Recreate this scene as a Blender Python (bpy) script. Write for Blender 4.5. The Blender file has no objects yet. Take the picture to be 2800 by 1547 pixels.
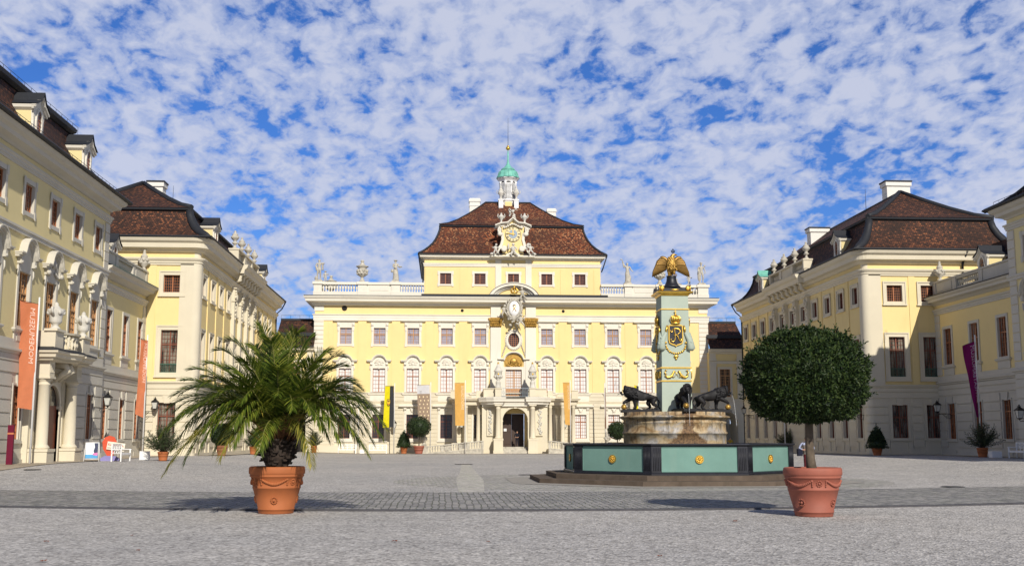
import bpy, math, random
from mathutils import Vector, Matrix, noise
R_ = math.radians
random.seed(7)
scene = bpy.context.scene
COL = scene.collection
# ------------------------------------------------------------------ camera maths (used only to turn measured
# points of the photograph into metres on known planes)
FOC = 3000.; CX = 1400.; CY = 773.5; EYE = 1.65
TH = math.atan(424/3000.); PS = math.atan(190/3000.*math.cos(TH))
cF = Vector((math.sin(PS)*math.cos(TH), math.cos(PS)*math.cos(TH), math.sin(TH)))
cR = Vector((math.cos(PS), -math.sin(PS), 0)); cU = cR.cross(cF)
def ray(px, py): return cF + cR*((px-CX)/FOC) + cU*((CY-py)/FOC)
def atY(px, py, Y):
    d = ray(px, py); t = Y/d.y; return Vector((d.x*t, Y, EYE+d.z*t))
def atX(px, py, X):
    d = ray(px, py); t = X/d.x; return Vector((X, d.y*t, EYE+d.z*t))
def atZ(px, py, Z):
    d = ray(px, py); t = (Z-EYE)/d.z; return Vector((d.x*t, d.y*t, Z))
# ------------------------------------------------------------------ materials
MATS = {}
def nt_new(name):
    m = bpy.data.materials.new(name); m.use_nodes = True
    nt = m.node_tree; b = nt.nodes['Principled BSDF']
    return m, nt, b
def N(nt, t, **k):
    n = nt.nodes.new(t)
    for a, v in k.items():
        if a in n.inputs.keys() if isinstance(a, str) else False: n.inputs[a].default_value = v
        else: setattr(n, a, v)
    return n
def ramp(nt, stops, fac, interp='LINEAR'):
    r = nt.nodes.new('ShaderNodeValToRGB'); e = r.color_ramp.elements
    r.color_ramp.interpolation = interp
    while len(e) < len(stops): e.new(0.5)
    for i, (p, c) in enumerate(stops):
        e[i].position = p; e[i].color = (c[0], c[1], c[2], 1) if len(c) > 2 else (c[0],)*3+(1,)
    nt.links.new(fac, r.inputs[0]); return r.outputs[0]
def mixc(nt, fac, a, b, mode='MIX'):
    m = nt.nodes.new('ShaderNodeMix'); m.data_type = 'RGBA'; m.blend_type = mode
    for s, v in ((m.inputs[0], fac), (m.inputs[6], a), (m.inputs[7], b)):
        if isinstance(v, (int, float)): s.default_value = v
        elif isinstance(v, tuple): s.default_value = (v[0], v[1], v[2], 1)
        else: nt.links.new(v, s)
    return m.outputs[2]
def noisef(nt, vec, scale, detail=4, rough=.55, dist=0.):
    n = nt.nodes.new('ShaderNodeTexNoise'); n.inputs['Scale'].default_value = scale
    n.inputs['Detail'].default_value = detail; n.inputs['Roughness'].default_value = rough
    n.inputs['Distortion'].default_value = dist
    nt.links.new(vec, n.inputs['Vector']); return n.outputs['Fac']
def objvec(nt, scale=(1, 1, 1), kind='Object'):
    tc = nt.nodes.new('ShaderNodeTexCoord'); mp = nt.nodes.new('ShaderNodeMapping')
    mp.inputs['Scale'].default_value = scale
    nt.links.new(tc.outputs[kind], mp.inputs[0]); return mp.outputs[0]
def bump(nt, b, h, strength=.3, dist=.02):
    n = nt.nodes.new('ShaderNodeBump'); n.inputs['Strength'].default_value = strength
    n.inputs['Distance'].default_value = dist
    nt.links.new(h, n.inputs['Height']); nt.links.new(n.outputs[0], b.inputs['Normal'])
def worldvec(nt):
    g = nt.nodes.new('ShaderNodeNewGeometry'); return g.outputs['Position']
def stucco(name, col, rough=.9, var=.10, stain=.12, stain_col=(.30, .27, .20), scale=.35, bstr=.15):
    m, nt, b = nt_new(name); p = worldvec(nt)
    n1 = noisef(nt, p, scale, 5, .6); n2 = noisef(nt, p, 7, 4, .6)
    c = ramp(nt, [(.3, tuple(x*(1-var) for x in col)), (.7, tuple(min(1, x*(1+var*.6)) for x in col))], n1)
    mp = nt.nodes.new('ShaderNodeMapping'); mp.inputs['Scale'].default_value = (1.6, 1.6, .22)
    nt.links.new(p, mp.inputs[0]); n3 = noisef(nt, mp.outputs[0], 1.1, 6, .65)
    f = ramp(nt, [(.56, (0,)), (.80, (stain,))], n3)
    c = mixc(nt, f, c, stain_col)
    nt.links.new(c, b.inputs['Base Color']); b.inputs['Roughness'].default_value = rough
    b.inputs['Specular IOR Level'].default_value = .2
    bump(nt, b, n2, bstr, .01); MATS[name] = m; return m
def plain(name, col, rough=.6, metal=0., var=.12, scale=6., spec=.5, bstr=0.):
    m, nt, b = nt_new(name); v = worldvec(nt); n1 = noisef(nt, v, scale, 4, .6)
    c = ramp(nt, [(.3, tuple(x*(1-var) for x in col)), (.7, tuple(min(1, x*(1+var)) for x in col))], n1)
    nt.links.new(c, b.inputs['Base Color']); b.inputs['Roughness'].default_value = rough
    b.inputs['Metallic'].default_value = metal; b.inputs['Specular IOR Level'].default_value = spec
    if bstr: bump(nt, b, n1, bstr, .02)
    MATS[name] = m; return m
stucco('yellow_plaster', (.80, .638, .305), var=.05, stain=.18, stain_col=(.55, .40, .16))
stucco('beige_plaster', (.74, .63, .33), var=.06, stain=.10, stain_col=(.45, .38, .22))
stucco('pale_stone', (.67, .61, .47), var=.07, stain=.22, stain_col=(.36, .31, .22))
stucco('grey_stone', (.57, .54, .46), var=.07, stain=.20, stain_col=(.30, .27, .22))
stucco('trim_white', (.73, .695, .60), var=.06, stain=.22, stain_col=(.40, .36, .28))
stucco('weathered_stone', (.50, .47, .40), var=.28, stain=.75, stain_col=(.13, .12, .10), scale=3., bstr=.4)
stucco('urn_stone', (.60, .58, .52), var=.2, stain=.6, stain_col=(.20, .19, .17), scale=3., bstr=.4)
plain('sash_wood', (.36, .125, .045), .5)
plain('sash_wood_dark', (.19, .055, .028), .5)
plain('sash_wood_light', (.50, .25, .09), .5)
plain('door_wood', (.05, .026, .017), .5)
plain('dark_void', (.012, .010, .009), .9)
plain('lead', (.024, .026, .031), .6, .0, spec=.3)
plain('black_iron', (.018, .018, .019), .5, .4)
plain('copper', (.16, .46, .37), .55, .0, .25, 1.6)
plain('gold', (.80, .52, .10), .33, .85, .18, 5.)
plain('old_gold', (.42, .25, .055), .45, .6, .35, 4.)
plain('gold_dull', (.27, .155, .04), .45, .6, .30, 3.)
plain('white_paint', (.80, .80, .79), .4, var=.04)
plain('bronze_black', (.013, .0125, .014), .6, .0, .35, 6., .3, .3)
plain('aged_copper', (.10, .15, .13), .7, .0, .3, 2.)
plain('terracotta', (.37, .112, .033), .75, var=.10, scale=2.2)
plain('terracotta_pink', (.31, .095, .060), .7, var=.12, scale=2.2)
plain('soil', (.04, .028, .02), .95)
plain('glass_lamp', (.55, .55, .5), .15)
plain('chimney_plaster', (.74, .72, .66), .9, var=.06)
def glassmat(name, dark, light, amount, scale=.8, rough=.08):
    # window glass: dark room or a drawn curtain behind glossy glass
    m, nt, b = nt_new(name); v = worldvec(nt)
    mp = nt.nodes.new('ShaderNodeMapping'); mp.inputs['Scale'].default_value = (3.2, 3.2, .5)
    nt.links.new(v, mp.inputs[0]); n = noisef(nt, mp.outputs[0], scale, 3, .6, .6)
    c = ramp(nt, [(.5-.35*amount-.02, dark), (.62-.3*amount, light)], n)
    nt.links.new(c, b.inputs['Base Color']); b.inputs['Roughness'].default_value = rough
    b.inputs['Specular IOR Level'].default_value = .8
    n2 = noisef(nt, v, 2.2, 2, .5); bump(nt, b, n2, .06, .02)
    MATS[name] = m; return m
glassmat('glass_dark', (.012, .010, .010), (.035, .032, .035), .3)
glassmat('glass_curtain', (.26, .27, .30), (.74, .74, .73), .75, .9, .2)
glassmat('glass_blue', (.13, .14, .22), (.36, .37, .46), .6, 1.2, .2)
glassmat('glass_mid', (.022, .020, .020), (.24, .22, .18), .18, .9, .12)
def tiles(name, cols, tw=.17, th=.145, lightpatch=.3, dark=(.035, .02, .018)):
    m, nt, b = nt_new(name)
    tc = nt.nodes.new('ShaderNodeTexCoord'); uv = tc.outputs['UV']
    br = nt.nodes.new('ShaderNodeTexBrick'); br.offset = .5
    br.inputs['Scale'].default_value = 1; br.inputs['Brick Width'].default_value = tw
    br.inputs['Row Height'].default_value = th; br.inputs['Mortar Size'].default_value = .018
    br.inputs['Mortar Smooth'].default_value = .4
    br.inputs['Color1'].default_value = (0, 0, 0, 1); br.inputs['Color2'].default_value = (1, 1, 1, 1)
    br.inputs['Mortar'].default_value = (0, 0, 0, 1); br.inputs['Bias'].default_value = 0
    nt.links.new(uv, br.inputs['Vector'])
    c = ramp(nt, [(.05, cols[0]), (.4, cols[1]), (.75, cols[2]), (.97, cols[3])], br.outputs['Color'])
    big = noisef(nt, uv, .22, 5, .65, .8)
    med = noisef(nt, uv, 1.1, 4, .7)
    f = ramp(nt, [(.38, (1,)), (.60, (.0,))], big)
    c = mixc(nt, f, c, mixc(nt, .72, c, dark))
    f2 = ramp(nt, [(.60, (0,)), (.70, (lightpatch,))], med)
    c = mixc(nt, f2, c, cols[3])
    c = mixc(nt, br.outputs['Fac'], c, (.02, .014, .012))
    nt.links.new(c, b.inputs['Base Color']); b.inputs['Roughness'].default_value = .8
    b.inputs['Specular IOR Level'].default_value = .25
    # each course is a little higher at its lower edge, so rows throw real relief
    sx = nt.nodes.new('ShaderNodeSeparateXYZ'); nt.links.new(uv, sx.inputs[0])
    mt = nt.nodes.new('ShaderNodeMath'); mt.operation = 'DIVIDE'; nt.links.new(sx.outputs[1], mt.inputs[0]); mt.inputs[1].default_value = th
    fr = nt.nodes.new('ShaderNodeMath'); fr.operation = 'FRACT'; nt.links.new(mt.outputs[0], fr.inputs[0])
    bump(nt, b, fr.outputs[0], .5, -.04)
    MATS[name] = m; return m
tiles('roof_tiles_red', [(.075, .03, .022), (.17, .055, .028), (.34, .095, .034), (.55, .28, .13)], lightpatch=.45, dark=(.06, .026, .018))
tiles('roof_tiles_brown', [(.035, .020, .016), (.075, .035, .024), (.13, .050, .028), (.26, .10, .045)], lightpatch=.18, dark=(.028, .017, .014))
# ------------------------------------------------------------------ mesh builder
class MB:
    def __init__(s, T=None): s.v = []; s.f = []; s.sm = []; s.T = T; s.mi = []; s.cur = 0; s.uv = None
    def av(s, p):
        p = Vector(p)
        if s.T is not None: p = s.T @ p
        s.v.append(p); return len(s.v)-1
    def af(s, idx, smooth=False): s.f.append(tuple(idx)); s.sm.append(smooth); s.mi.append(s.cur)
    def quad(s, a, b, c, d, smooth=False): s.af([s.av(a), s.av(b), s.av(c), s.av(d)], smooth)
    def tri(s, a, b, c): s.af([s.av(a), s.av(b), s.av(c)])
    def box(s, x0, x1, y0, y1, z0, z1):
        i = [s.av((x, y, z)) for z in (z0, z1) for y in (y0, y1) for x in (x0, x1)]
        for q in ((0, 2, 3, 1), (4, 5, 7, 6), (0, 1, 5, 4), (2, 6, 7, 3), (0, 4, 6, 2), (1, 3, 7, 5)): s.af([i[k] for k in q])
    def frust(s, c0, hx0, hy0, c1, hx1, hy1):
        a = [s.av((c0[0]+sx*hx0, c0[1]+sy*hy0, c0[2])) for sx, sy in ((-1, -1), (1, -1), (1, 1), (-1, 1))]
        b = [s.av((c1[0]+sx*hx1, c1[1]+sy*hy1, c1[2])) for sx, sy in ((-1, -1), (1, -1), (1, 1), (-1, 1))]
        s.af(a[::-1]); s.af(b)
        for k in range(4): s.af([a[k], a[(k+1) % 4], b[(k+1) % 4], b[k]])
    def prism(s, pts, y0, y1):            # polygon in x-z, extruded along y
        a = [s.av((p[0], y0, p[1])) for p in pts]; b = [s.av((p[0], y1, p[1])) for p in pts]
        s.af(a); s.af(b[::-1]); n = len(pts)
        for k in range(n): s.af([a[k], b[k], b[(k+1) % n], a[(k+1) % n]])
    def ring(s, pts): return [s.av(p) for p in pts]
    def bridge(s, a, b, smooth=True, closed=True):
        n = len(a)
        for k in range(n if closed else n-1): s.af([a[k], a[(k+1) % n], b[(k+1) % n], b[k]], smooth)
    def lathe(s, prof, c=(0, 0, 0), n=16, smooth=True, rot=0., sx=1., sy=1., cap=True):
        rs = []
        for r, z in prof:
            rs.append(s.ring([(c[0]+sx*r*math.cos(2*math.pi*k/n+rot), c[1]+sy*r*math.sin(2*math.pi*k/n+rot), c[2]+z) for k in range(n)]))
        for a, b in zip(rs, rs[1:]): s.bridge(a, b, smooth)
        if cap: s.af(rs[0][::-1]); s.af(rs[-1])
    def tube(s, pts, rad, n=8, smooth=True, cap=True):
        pts = [Vector(p) for p in pts]; rs = []
        if not isinstance(rad, (list, tuple)): rad = [rad]*len(pts)
        up = Vector((0, 0, 1)); prev = None
        for i, p in enumerate(pts):
            t = (pts[min(i+1, len(pts)-1)]-pts[max(i-1, 0)]).normalized()
            a = prev if prev is not None else (Vector((1, 0, 0)) if abs(t.z) > .9 else up)
            x = (a - t*a.dot(t)).normalized(); prev = x; y = t.cross(x)
            rs.append(s.ring([p + (x*math.cos(2*math.pi*k/n)+y*math.sin(2*math.pi*k/n))*rad[i] for k in range(n)]))
        for a, b in zip(rs, rs[1:]): s.bridge(a, b, smooth)
        if cap: s.af(rs[0][::-1]); s.af(rs[-1])
    def ball(s, c, r, n=10, m=6, jit=0., smooth=True):
        if not isinstance(r, (tuple, list)): r = (r, r, r)
        rs = []
        for i in range(1, m):
            a = math.pi*i/m
            rs.append(s.ring([(c[0]+r[0]*math.sin(a)*math.cos(2*math.pi*k/n)*(1+random.uniform(-jit, jit)), c[1]+r[1]*math.sin(a)*math.sin(2*math.pi*k/n)*(1+random.uniform(-jit, jit)), c[2]-r[2]*math.cos(a)) for k in range(n)]))
        for a, b in zip(rs, rs[1:]): s.bridge(a, b, smooth)
        lo = s.av((c[0], c[1], c[2]-r[2])); hi = s.av((c[0], c[1], c[2]+r[2]))
        for k in range(n):
            s.af([lo, rs[0][(k+1) % n], rs[0][k]], smooth); s.af([hi, rs[-1][k], rs[-1][(k+1) % n]], smooth)
    def sweep(s, path, prof, closed=False, side=1):
        # path: (x, y) corner points; prof: (out, z); out grows to the right of travel (side=1)
        n = len(path); P = [Vector(p) for p in path]; rings = []
        for i in range(n):
            if closed: a, b, c = P[i-1], P[i], P[(i+1) % n]
            else: a, b, c = P[max(i-1, 0)], P[i], P[min(i+1, n-1)]
            d1 = (b-a).normalized() if (b-a).length > 1e-9 else (c-b).normalized()
            d2 = (c-b).normalized() if (c-b).length > 1e-9 else d1
            n1 = Vector((d1.y, -d1.x))*side; n2 = Vector((d2.y, -d2.x))*side
            mvec = (n1+n2); mvec = mvec/max(mvec.length_squared/2, .2)
            rings.append(s.ring([(b.x+mvec.x*o, b.y+mvec.y*o, z) for o, z in prof]))
        m = len(prof)
        for i in range(n if closed else n-1):
            a, b = rings[i], rings[(i+1) % n]
            for k in range(m-1): s.af([a[k], b[k], b[k+1], a[k+1]])
        if not closed: s.af(rings[0]); s.af(rings[-1][::-1])
    def ribbon(s, pts, t, p, y0=0., closed=False):
        # moulding along a curve in the x-z plane: thickness t to the left of travel, projecting p outwards (-y)
        n = len(pts); rs = []
        for i in range(n):
            if closed: a, c = pts[i-1], pts[(i+1) % n]
            else: a, c = pts[max(i-1, 0)], pts[min(i+1, n-1)]
            d = Vector((c[0]-a[0], c[1]-a[1])).normalized(); nn = Vector((-d.y, d.x))
            x, z = pts[i]
            rs.append(s.ring([(x, y0, z), (x, y0-p, z), (x+nn.x*t, y0-p, z+nn.y*t), (x+nn.x*t, y0, z+nn.y*t)]))
        for i in range(n if closed else n-1): s.bridge(rs[i], rs[(i+1) % n], False)
        if not closed: s.af(rs[0]); s.af(rs[-1][::-1])
    def wall(s, u0, u1, v0, v1, ops, y=0., flip=False):
        us = sorted(set([u0, u1]+[o[k] for o in ops for k in (0, 1) if u0 < o[k] < u1]))
        vs = sorted(set([v0, v1]+[o[k] for o in ops for k in (2, 3) if v0 < o[k] < v1]))
        ids = {}
        def g(i, j):
            if (i, j) not in ids: ids[(i, j)] = s.av((us[i], y, vs[j]))
            return ids[(i, j)]
        for i in range(len(us)-1):
            for j in range(len(vs)-1):
                mu = (us[i]+us[i+1])/2; mv = (vs[j]+vs[j+1])/2
                if any(o[0] < mu < o[1] and o[2] < mv < o[3] for o in ops): continue
                s.af([g(i, j), g(i+1, j), g(i+1, j+1), g(i, j+1)])
    def courses(s, u0, u1, v0, v1, n, gap, proud, ops, y=0., end=0.):
        h = (v1-v0)/n
        for k in range(n):
            a, b = v0+k*h+gap/2, v0+(k+1)*h-gap/2
            cut = sorted([(o[0], o[1]) for o in ops if o[2] < b and o[3] > a])
            x = u0
            for c0, c1 in cut:
                if c0 > x+.05: s.box(x, c0, y-proud, y+.02, a, b)
                x = max(x, c1)
            if u1 > x+.05: s.box(x, u1, y-proud, y+.02, a, b)
    def mesh(s, name, mats, off=None):
        me = bpy.data.meshes.new(name)
        vs = [v-off for v in s.v] if off is not None else s.v
        me.from_pydata([tuple(v) for v in vs], [], s.f)
        me.polygons.foreach_set('use_smooth', s.sm)
        if not isinstance(mats, (list, tuple)): mats = [mats]
        for m in mats: me.materials.append(MATS[m] if isinstance(m, str) else m)
        if len(mats) > 1: me.polygons.foreach_set('material_index', s.mi)
        if s.uv:
            l = me.uv_layers.new(name='UVMap'); k = 0
            for p in me.polygons:
                for li in p.loop_indices: l.data[li].uv = s.uv[p.index][li-p.loop_start]
        me.update(); return me
    def obj(s, name, mats, parent=None, off=None):
        if parent is not None and off is None: off = root_loc(parent)
        me = s.mesh(name, mats, off); return link(name, me, parent)
def root_loc(o):
    l = Vector((0, 0, 0))
    while o is not None: l = l + Vector(o.location); o = o.parent
    return l
def link(name, data, parent=None, M=None):
    o = bpy.data.objects.new(name, data); COL.objects.link(o)
    if parent is not None: o.parent = parent
    if M is not None: o.matrix_basis = M
    return o
def tag(o, label, cat, group=None, kind=None):
    if label: o['label'] = label
    if cat: o['category'] = cat
    if group: o['group'] = group
    if kind: o['kind'] = kind
    return o
def thing(name, loc, label, cat, group=None, rz=0.):
    o = bpy.data.objects.new(name, None); COL.objects.link(o); o.location = loc; o.rotation_euler = (0, 0, rz)
    o.empty_display_size = .3
    return tag(o, label, cat, group)
def struct(o): o['kind'] = 'structure'; return o
def copy_tree(o, parent=None):
    c = o.copy(); COL.objects.link(c)
    if parent is not None: c.parent = parent
    for ch in list(o.children): copy_tree(ch, c)
    return c
def arc(cx, cz, r, a0, a1, n, rz=None):
    rz = rz or r
    return [(cx+r*math.cos(R_(a0+(a1-a0)*k/n)), cz+rz*math.sin(R_(a0+(a1-a0)*k/n))) for k in range(n+1)]
def local(parent, M):  # matrix of a child mesh drawn in facade coordinates, under a parent that is only moved
    return Matrix.Translation(-root_loc(parent)) @ M
# ------------------------------------------------------------------ windows
WC = {}
def win_mesh(key, w, h, style='plain', sash='sash_wood', glass='glass_dark', rev=.22, cols=4, rows=6, b=.20, trans=.62, stone='trim_white'):
    if key in WC: return WC[key]
    s = MB(); hw = w/2
    # lining of the opening
    for x in (-hw, hw):
        s.quad((x, -.02, 0), (x, rev, 0), (x, rev, h), (x, -.02, h))
    s.quad((-hw, -.02, h), (hw, -.02, h), (hw, rev, h), (-hw, rev, h)); s.quad((-hw, -.02, 0), (hw, -.02, 0), (hw, rev, 0), (-hw, rev, 0))
    p = .06
    if style != 'none':
        s.box(-hw-b, -hw, -p, .01, -b*.9, h+b); s.box(hw, hw+b, -p, .01, -b*.9, h+b)
        s.box(-hw, hw, -p, .01, h, h+b); s.box(-hw, hw, -p, .01, -b*.9, 0)
    if style in ('plain', 'ears', 'flat_hood'):
        s.box(-hw-b-.06, -hw-b*.3, -p-.025, -p+.002, h-.18, h+b+.04); s.box(hw+b*.3, hw+b+.06, -p-.025, -p+.002, h-.18, h+b+.04)
        s.box(-hw-b-.06, -hw-b*.3, -p-.025, -p+.002, -b-.05, .12); s.box(hw+b*.3, hw+b+.06, -p-.025, -p+.002, -b-.05, .12)
    if style == 'deep':
        s.box(-hw-b-.05, -hw-b+.04, -p-.05, -p+.002, -b, h+b+.03); s.box(hw+b-.04, hw+b+.05, -p-.05, -p+.002, -b, h+b+.03)
        s.box(-hw-b-.05, hw+b+.05, -p-.055, -p+.002, h+b-.05, h+b+.04); s.box(-hw-b-.10, hw+b+.10, -p-.09, -p+.002, -b-.06, -b+.05)
    if style == 'flat_hood':
        s.box(-hw-b, hw+b, -p, .01, h+b, h+.62)
        for sx in (-1, 1):
            x = sx*(hw+b*.75); s.box(x-.15, x+.15, -.16, 0, h+.22, h+.58); s.ball((x, -.16, h+.36), (.13, .07, .14), 8, 6)
            s.box(x-.09, x+.09, -.11, 0, h-.35, h+.2)
        s.sweep([(-hw-b-.22, .0), (-hw-b-.22, -.05), (hw+b+.22, -.05), (hw+b+.22, .0)][::-1], [(-.05, h+.60), (.05, h+.62), (.10, h+.70), (.28, h+.76), (.30, h+.86), (.24, h+.90), (-.05, h+.95)], side=-1)
    if style in ('arch_hood', 'arch_plain', 'arch_mask'):
        top = h+b
        s.box(-hw-b, hw+b, -p, .01, top, top+.50)
        aw = hw+b*.1; H = .62 if style == 'arch_hood' else .85
        pts = [(-hw-b-.36, top+.42), (-aw-.10, top+.42)] + [(-aw*math.cos(math.pi*k/12), top+.42+H*math.sin(math.pi*k/12)) for k in range(0, 13)] + [(aw+.10, top+.42), (hw+b+.36, top+.42)]
        pts = pts[:2]+pts[3:-3]+pts[-2:]
        s.prism([(q[0], q[1]+.02) for q in pts[1:-1]]+[(aw+.1, top+.2), (-aw-.1, top+.2)], -.05, .01)
        s.ribbon(pts, .10, .20); s.ribbon([(q[0]*1.02, q[1]+.09) for q in pts], .09, .34)
        s.ribbon([(q[0]*1.05, q[1]+.175) for q in pts], .07, .40)
        for sx in (-1, 1):
            x = sx*(hw+b*.7); s.box(x-.13, x+.13, -.22, 0, top+.12, top+.42); s.ball((x, -.2, top+.2), (.12, .08, .1), 8, 5)
            s.tube([(x+sx*.13, -.05, top+.0), (x+sx*.16, -.07, top-.3), (x+sx*.10, -.05, top-.5)], [.06, .05, .02], 6)
        if style == 'arch_hood':
            for k in range(9):
                a = math.pi*(k+.5)/9; s.tube([(0, -.06, top+.30), (-.52*math.cos(a), -.10, top+.30+.50*math.sin(a))], [.03, .075], 6)
            s.ball((0, -.1, top+.22), (.16, .1, .14)); s.ball((-.3, -.08, top+.16), (.16, .06, .08)); s.ball((.3, -.08, top+.16), (.16, .06, .08))
            s.box(-.09, .09, -.13, 0, h-.05, top+.12)
        elif style == 'arch_mask':
            s.ball((0, -.14, top+.75), (.17, .14, .22)); s.ball((0, -.1, top+.95), (.26, .1, .15), jit=.1)
            for k in range(14):
                a = math.pi*(k+.5)/14; s.ball((-.52*math.cos(a), -.09, top+.42+.42*math.sin(a)), (.11, .09, .10), 7, 5, .1)
            for sx in (-1, 1):
                s.ball((sx*(hw+b), -.22, top+.22), (.17, .13, .15), 8, 5, .1)
                for k in range(4): s.ball((sx*(.25+.12*k), -.12, top+.30-.05*k), (.1, .08, .09), 7, 5, .1)
        s.sweep([(-hw-b-.10, 0), (-hw-b-.10, -.04), (hw+b+.10, -.04), (hw+b+.10, 0)][::-1], [(-.02, -b-.12), (.06, -b-.10), (.14, -b), (.14, -b+.06), (-.02, -b+.12)], side=-1)
        if style != 'arch_hood':
            s.box(-hw-b-.02, hw+b+.02, -.058, .01, -.80, -b-.1)
            s.box(-hw+.06, hw-.06, -.08, .01, -.74, -.42)
    if style == 'sill':
        s.sweep([(-hw-b-.06, 0), (-hw-b-.06, -.04), (hw+b+.06, -.04), (hw+b+.06, 0)][::-1], [(-.02, -b-.12), (.06, -b-.10), (.14, -b), (.14, -b+.06), (-.02, -b+.12)], side=-1)
        s.box(-hw-b-.02, hw+b+.02, -.058, .01, -.80, -b-.1)
    if style == 'bracket_hood':
        s.box(-hw-b, hw+b, -p, .01, h+b, h+.72)
        for sx in (-1, 1):
            x = sx*(hw+b*.6); s.box(x-.15, x+.15, -.24, 0, h+.62, h+.74)
            for q in range(3): s.ball((x-.1+.1*q, -.16, h+.55), (.055, .08, .09), 6, 5)
            s.box(x-.10, x+.10, -.10, 0, h+.1, h+.5)
        s.ball((0, -.13, h+.45), (.20, .10, .24), 8, 6, .08); s.ball((-.16, -.14, h+.62), (.12, .08, .1), 7, 5, .1); s.ball((.16, -.14, h+.62), (.12, .08, .1), 7, 5, .1)
        s.prism([(-.12, h), (.12, h), (.17, h+.35), (-.17, h+.35)], -.11, 0)
        s.sweep([(-hw-b-.24, .0), (-hw-b-.24, -.05), (hw+b+.24, -.05), (hw+b+.24, .0)][::-1], [(-.05, h+.72), (.10, h+.74), (.14, h+.82), (.34, h+.86), (.36, h+.98), (.30, h+1.03), (-.05, h+1.12)], side=-1)
        s.box(-hw-b-.12, hw+b+.12, -.13, .01, -b-.14, -b+.01)
    if style == 'keystone':
        s.prism([(-.20, h-.04), (.20, h-.04), (.30, h+.50), (-.30, h+.50)], -.10, .01)
        s.box(-hw-b-.12, hw+b+.12, -.10, .01, -b-.10, -b+.02)
    f = MB(); y = rev-.05; q = .048
    f.box(-hw, -hw+q, y-.04, y+.05, 0, h); f.box(hw-q, hw, y-.04, y+.05, 0, h)
    f.box(-hw+q, hw-q, y-.04, y+.05, 0, q); f.box(-hw+q, hw-q, y-.04, y+.05, h-q, h)
    f.box(-q*.9, q*.9, y-.045, y+.05, q, h-q)
    if trans: f.box(-hw+q, hw-q, y-.05, y+.05, h*trans-q*.8, h*trans+q*.8)
    bw = .009
    for k in range(1, cols):
        if k*2 == cols: continue
        x = -hw+w*k/cols; f.box(x-bw, x+bw, y-.01, y+.03, q, h-q)
    for k in range(1, rows):
        z = h*k/rows
        if trans and abs(z-h*trans) < .1: continue
        f.box(-hw+q, hw-q, y-.012, y+.028, z-bw, z+bw)
    g = MB(); g.quad((-hw, y+.03, 0), (hw, y+.03, 0), (hw, y+.03, h), (-hw, y+.03, h))
    WC[key] = (s.mesh('window', stone), f.mesh('window_frame', sash), g.mesh('pane', glass)); return WC[key]
def put_window(parent, M, u, v, key):
    ms = WC[key]; o = link('window', ms[0], parent, local(parent, M @ Matrix.Translation((u, 0, v))))
    link('window_frame', ms[1], o); link('pane', ms[2], o); return o
def roof_loft(mb, levels, sides=(1, 1, 1, 1)):
    # levels: (x0, x1, y0, y1, z); uv in metres along eaves and up the slope
    mb.uv = []
    for a, b in zip(levels, levels[1:]):
        ca = [(a[0], a[2]), (a[1], a[2]), (a[1], a[3]), (a[0], a[3])]; cb = [(b[0], b[2]), (b[1], b[2]), (b[1], b[3]), (b[0], b[3])]
        for k in range(4):
            p0, p1 = ca[k], ca[(k+1) % 4]; q0, q1 = cb[k], cb[(k+1) % 4]
            ax = 0 if k % 2 == 0 else 1
            ins = abs(q0[1-ax]-p0[1-ax]); sl = math.hypot(ins, b[4]-a[4])
            base = getattr(mb, 'vacc', {}).get(k, 0)
            mb.quad((*p0, a[4]), (*p1, a[4]), (*q1, b[4]), (*q0, b[4]))
            mb.uv.append([(p0[ax]+k*7, base), (p1[ax]+k*7, base), (q1[ax]+k*7, base+sl), (q0[ax]+k*7, base+sl)])
            if not hasattr(mb, 'vacc'): mb.vacc = {}
            mb.vacc[k] = base+sl
def balusters(mb, u0, u1, z0, z1, y, n=None, r=.10):
    L = u1-u0; n = n or max(1, int(L/.29))
    h = z1-z0
    for k in range(n):
        x = u0+L*(k+.5)/n
        mb.lathe([(r*.6, 0), (r*.6, h*.08), (r*.45, h*.14), (r*.5, h*.3), (r*1.0, h*.5), (r*.95, h*.68), (r*.45, h*.86), (r*.6, h*.92), (r*.6, h)], (x, y, z0), 8)
CORNICE = lambda z, H, O: [(0, z), (O*.22, z+H*.04), (O*.28, z+H*.22), (O*.34, z+H*.30), (O*.80, z+H*.42), (O*.82, z+H*.66), (O*.90, z+H*.74), (O, z+H*.96), (O, z+H), (O*.9, z+H*1.03), (0, z+H*1.10)]
BAND = lambda z, H, O: [(0, z), (O*.5, z), (O*.5, z+H*.4), (O*.75, z+H*.42), (O*.75, z+H*.75), (O, z+H*.85), (O, z+H), (0, z+H*1.05)]
def ground_z(x, y):
    def ss(a, b, t): t = max(0, min(1, (t-a)/(b-a))); return t*t*(3-2*t)
    c = 7.2; e = ss(15, 23, abs(x-c)); return .42*e*ss(36, 56, y)*(1-.62*ss(86, 116, y))
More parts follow.
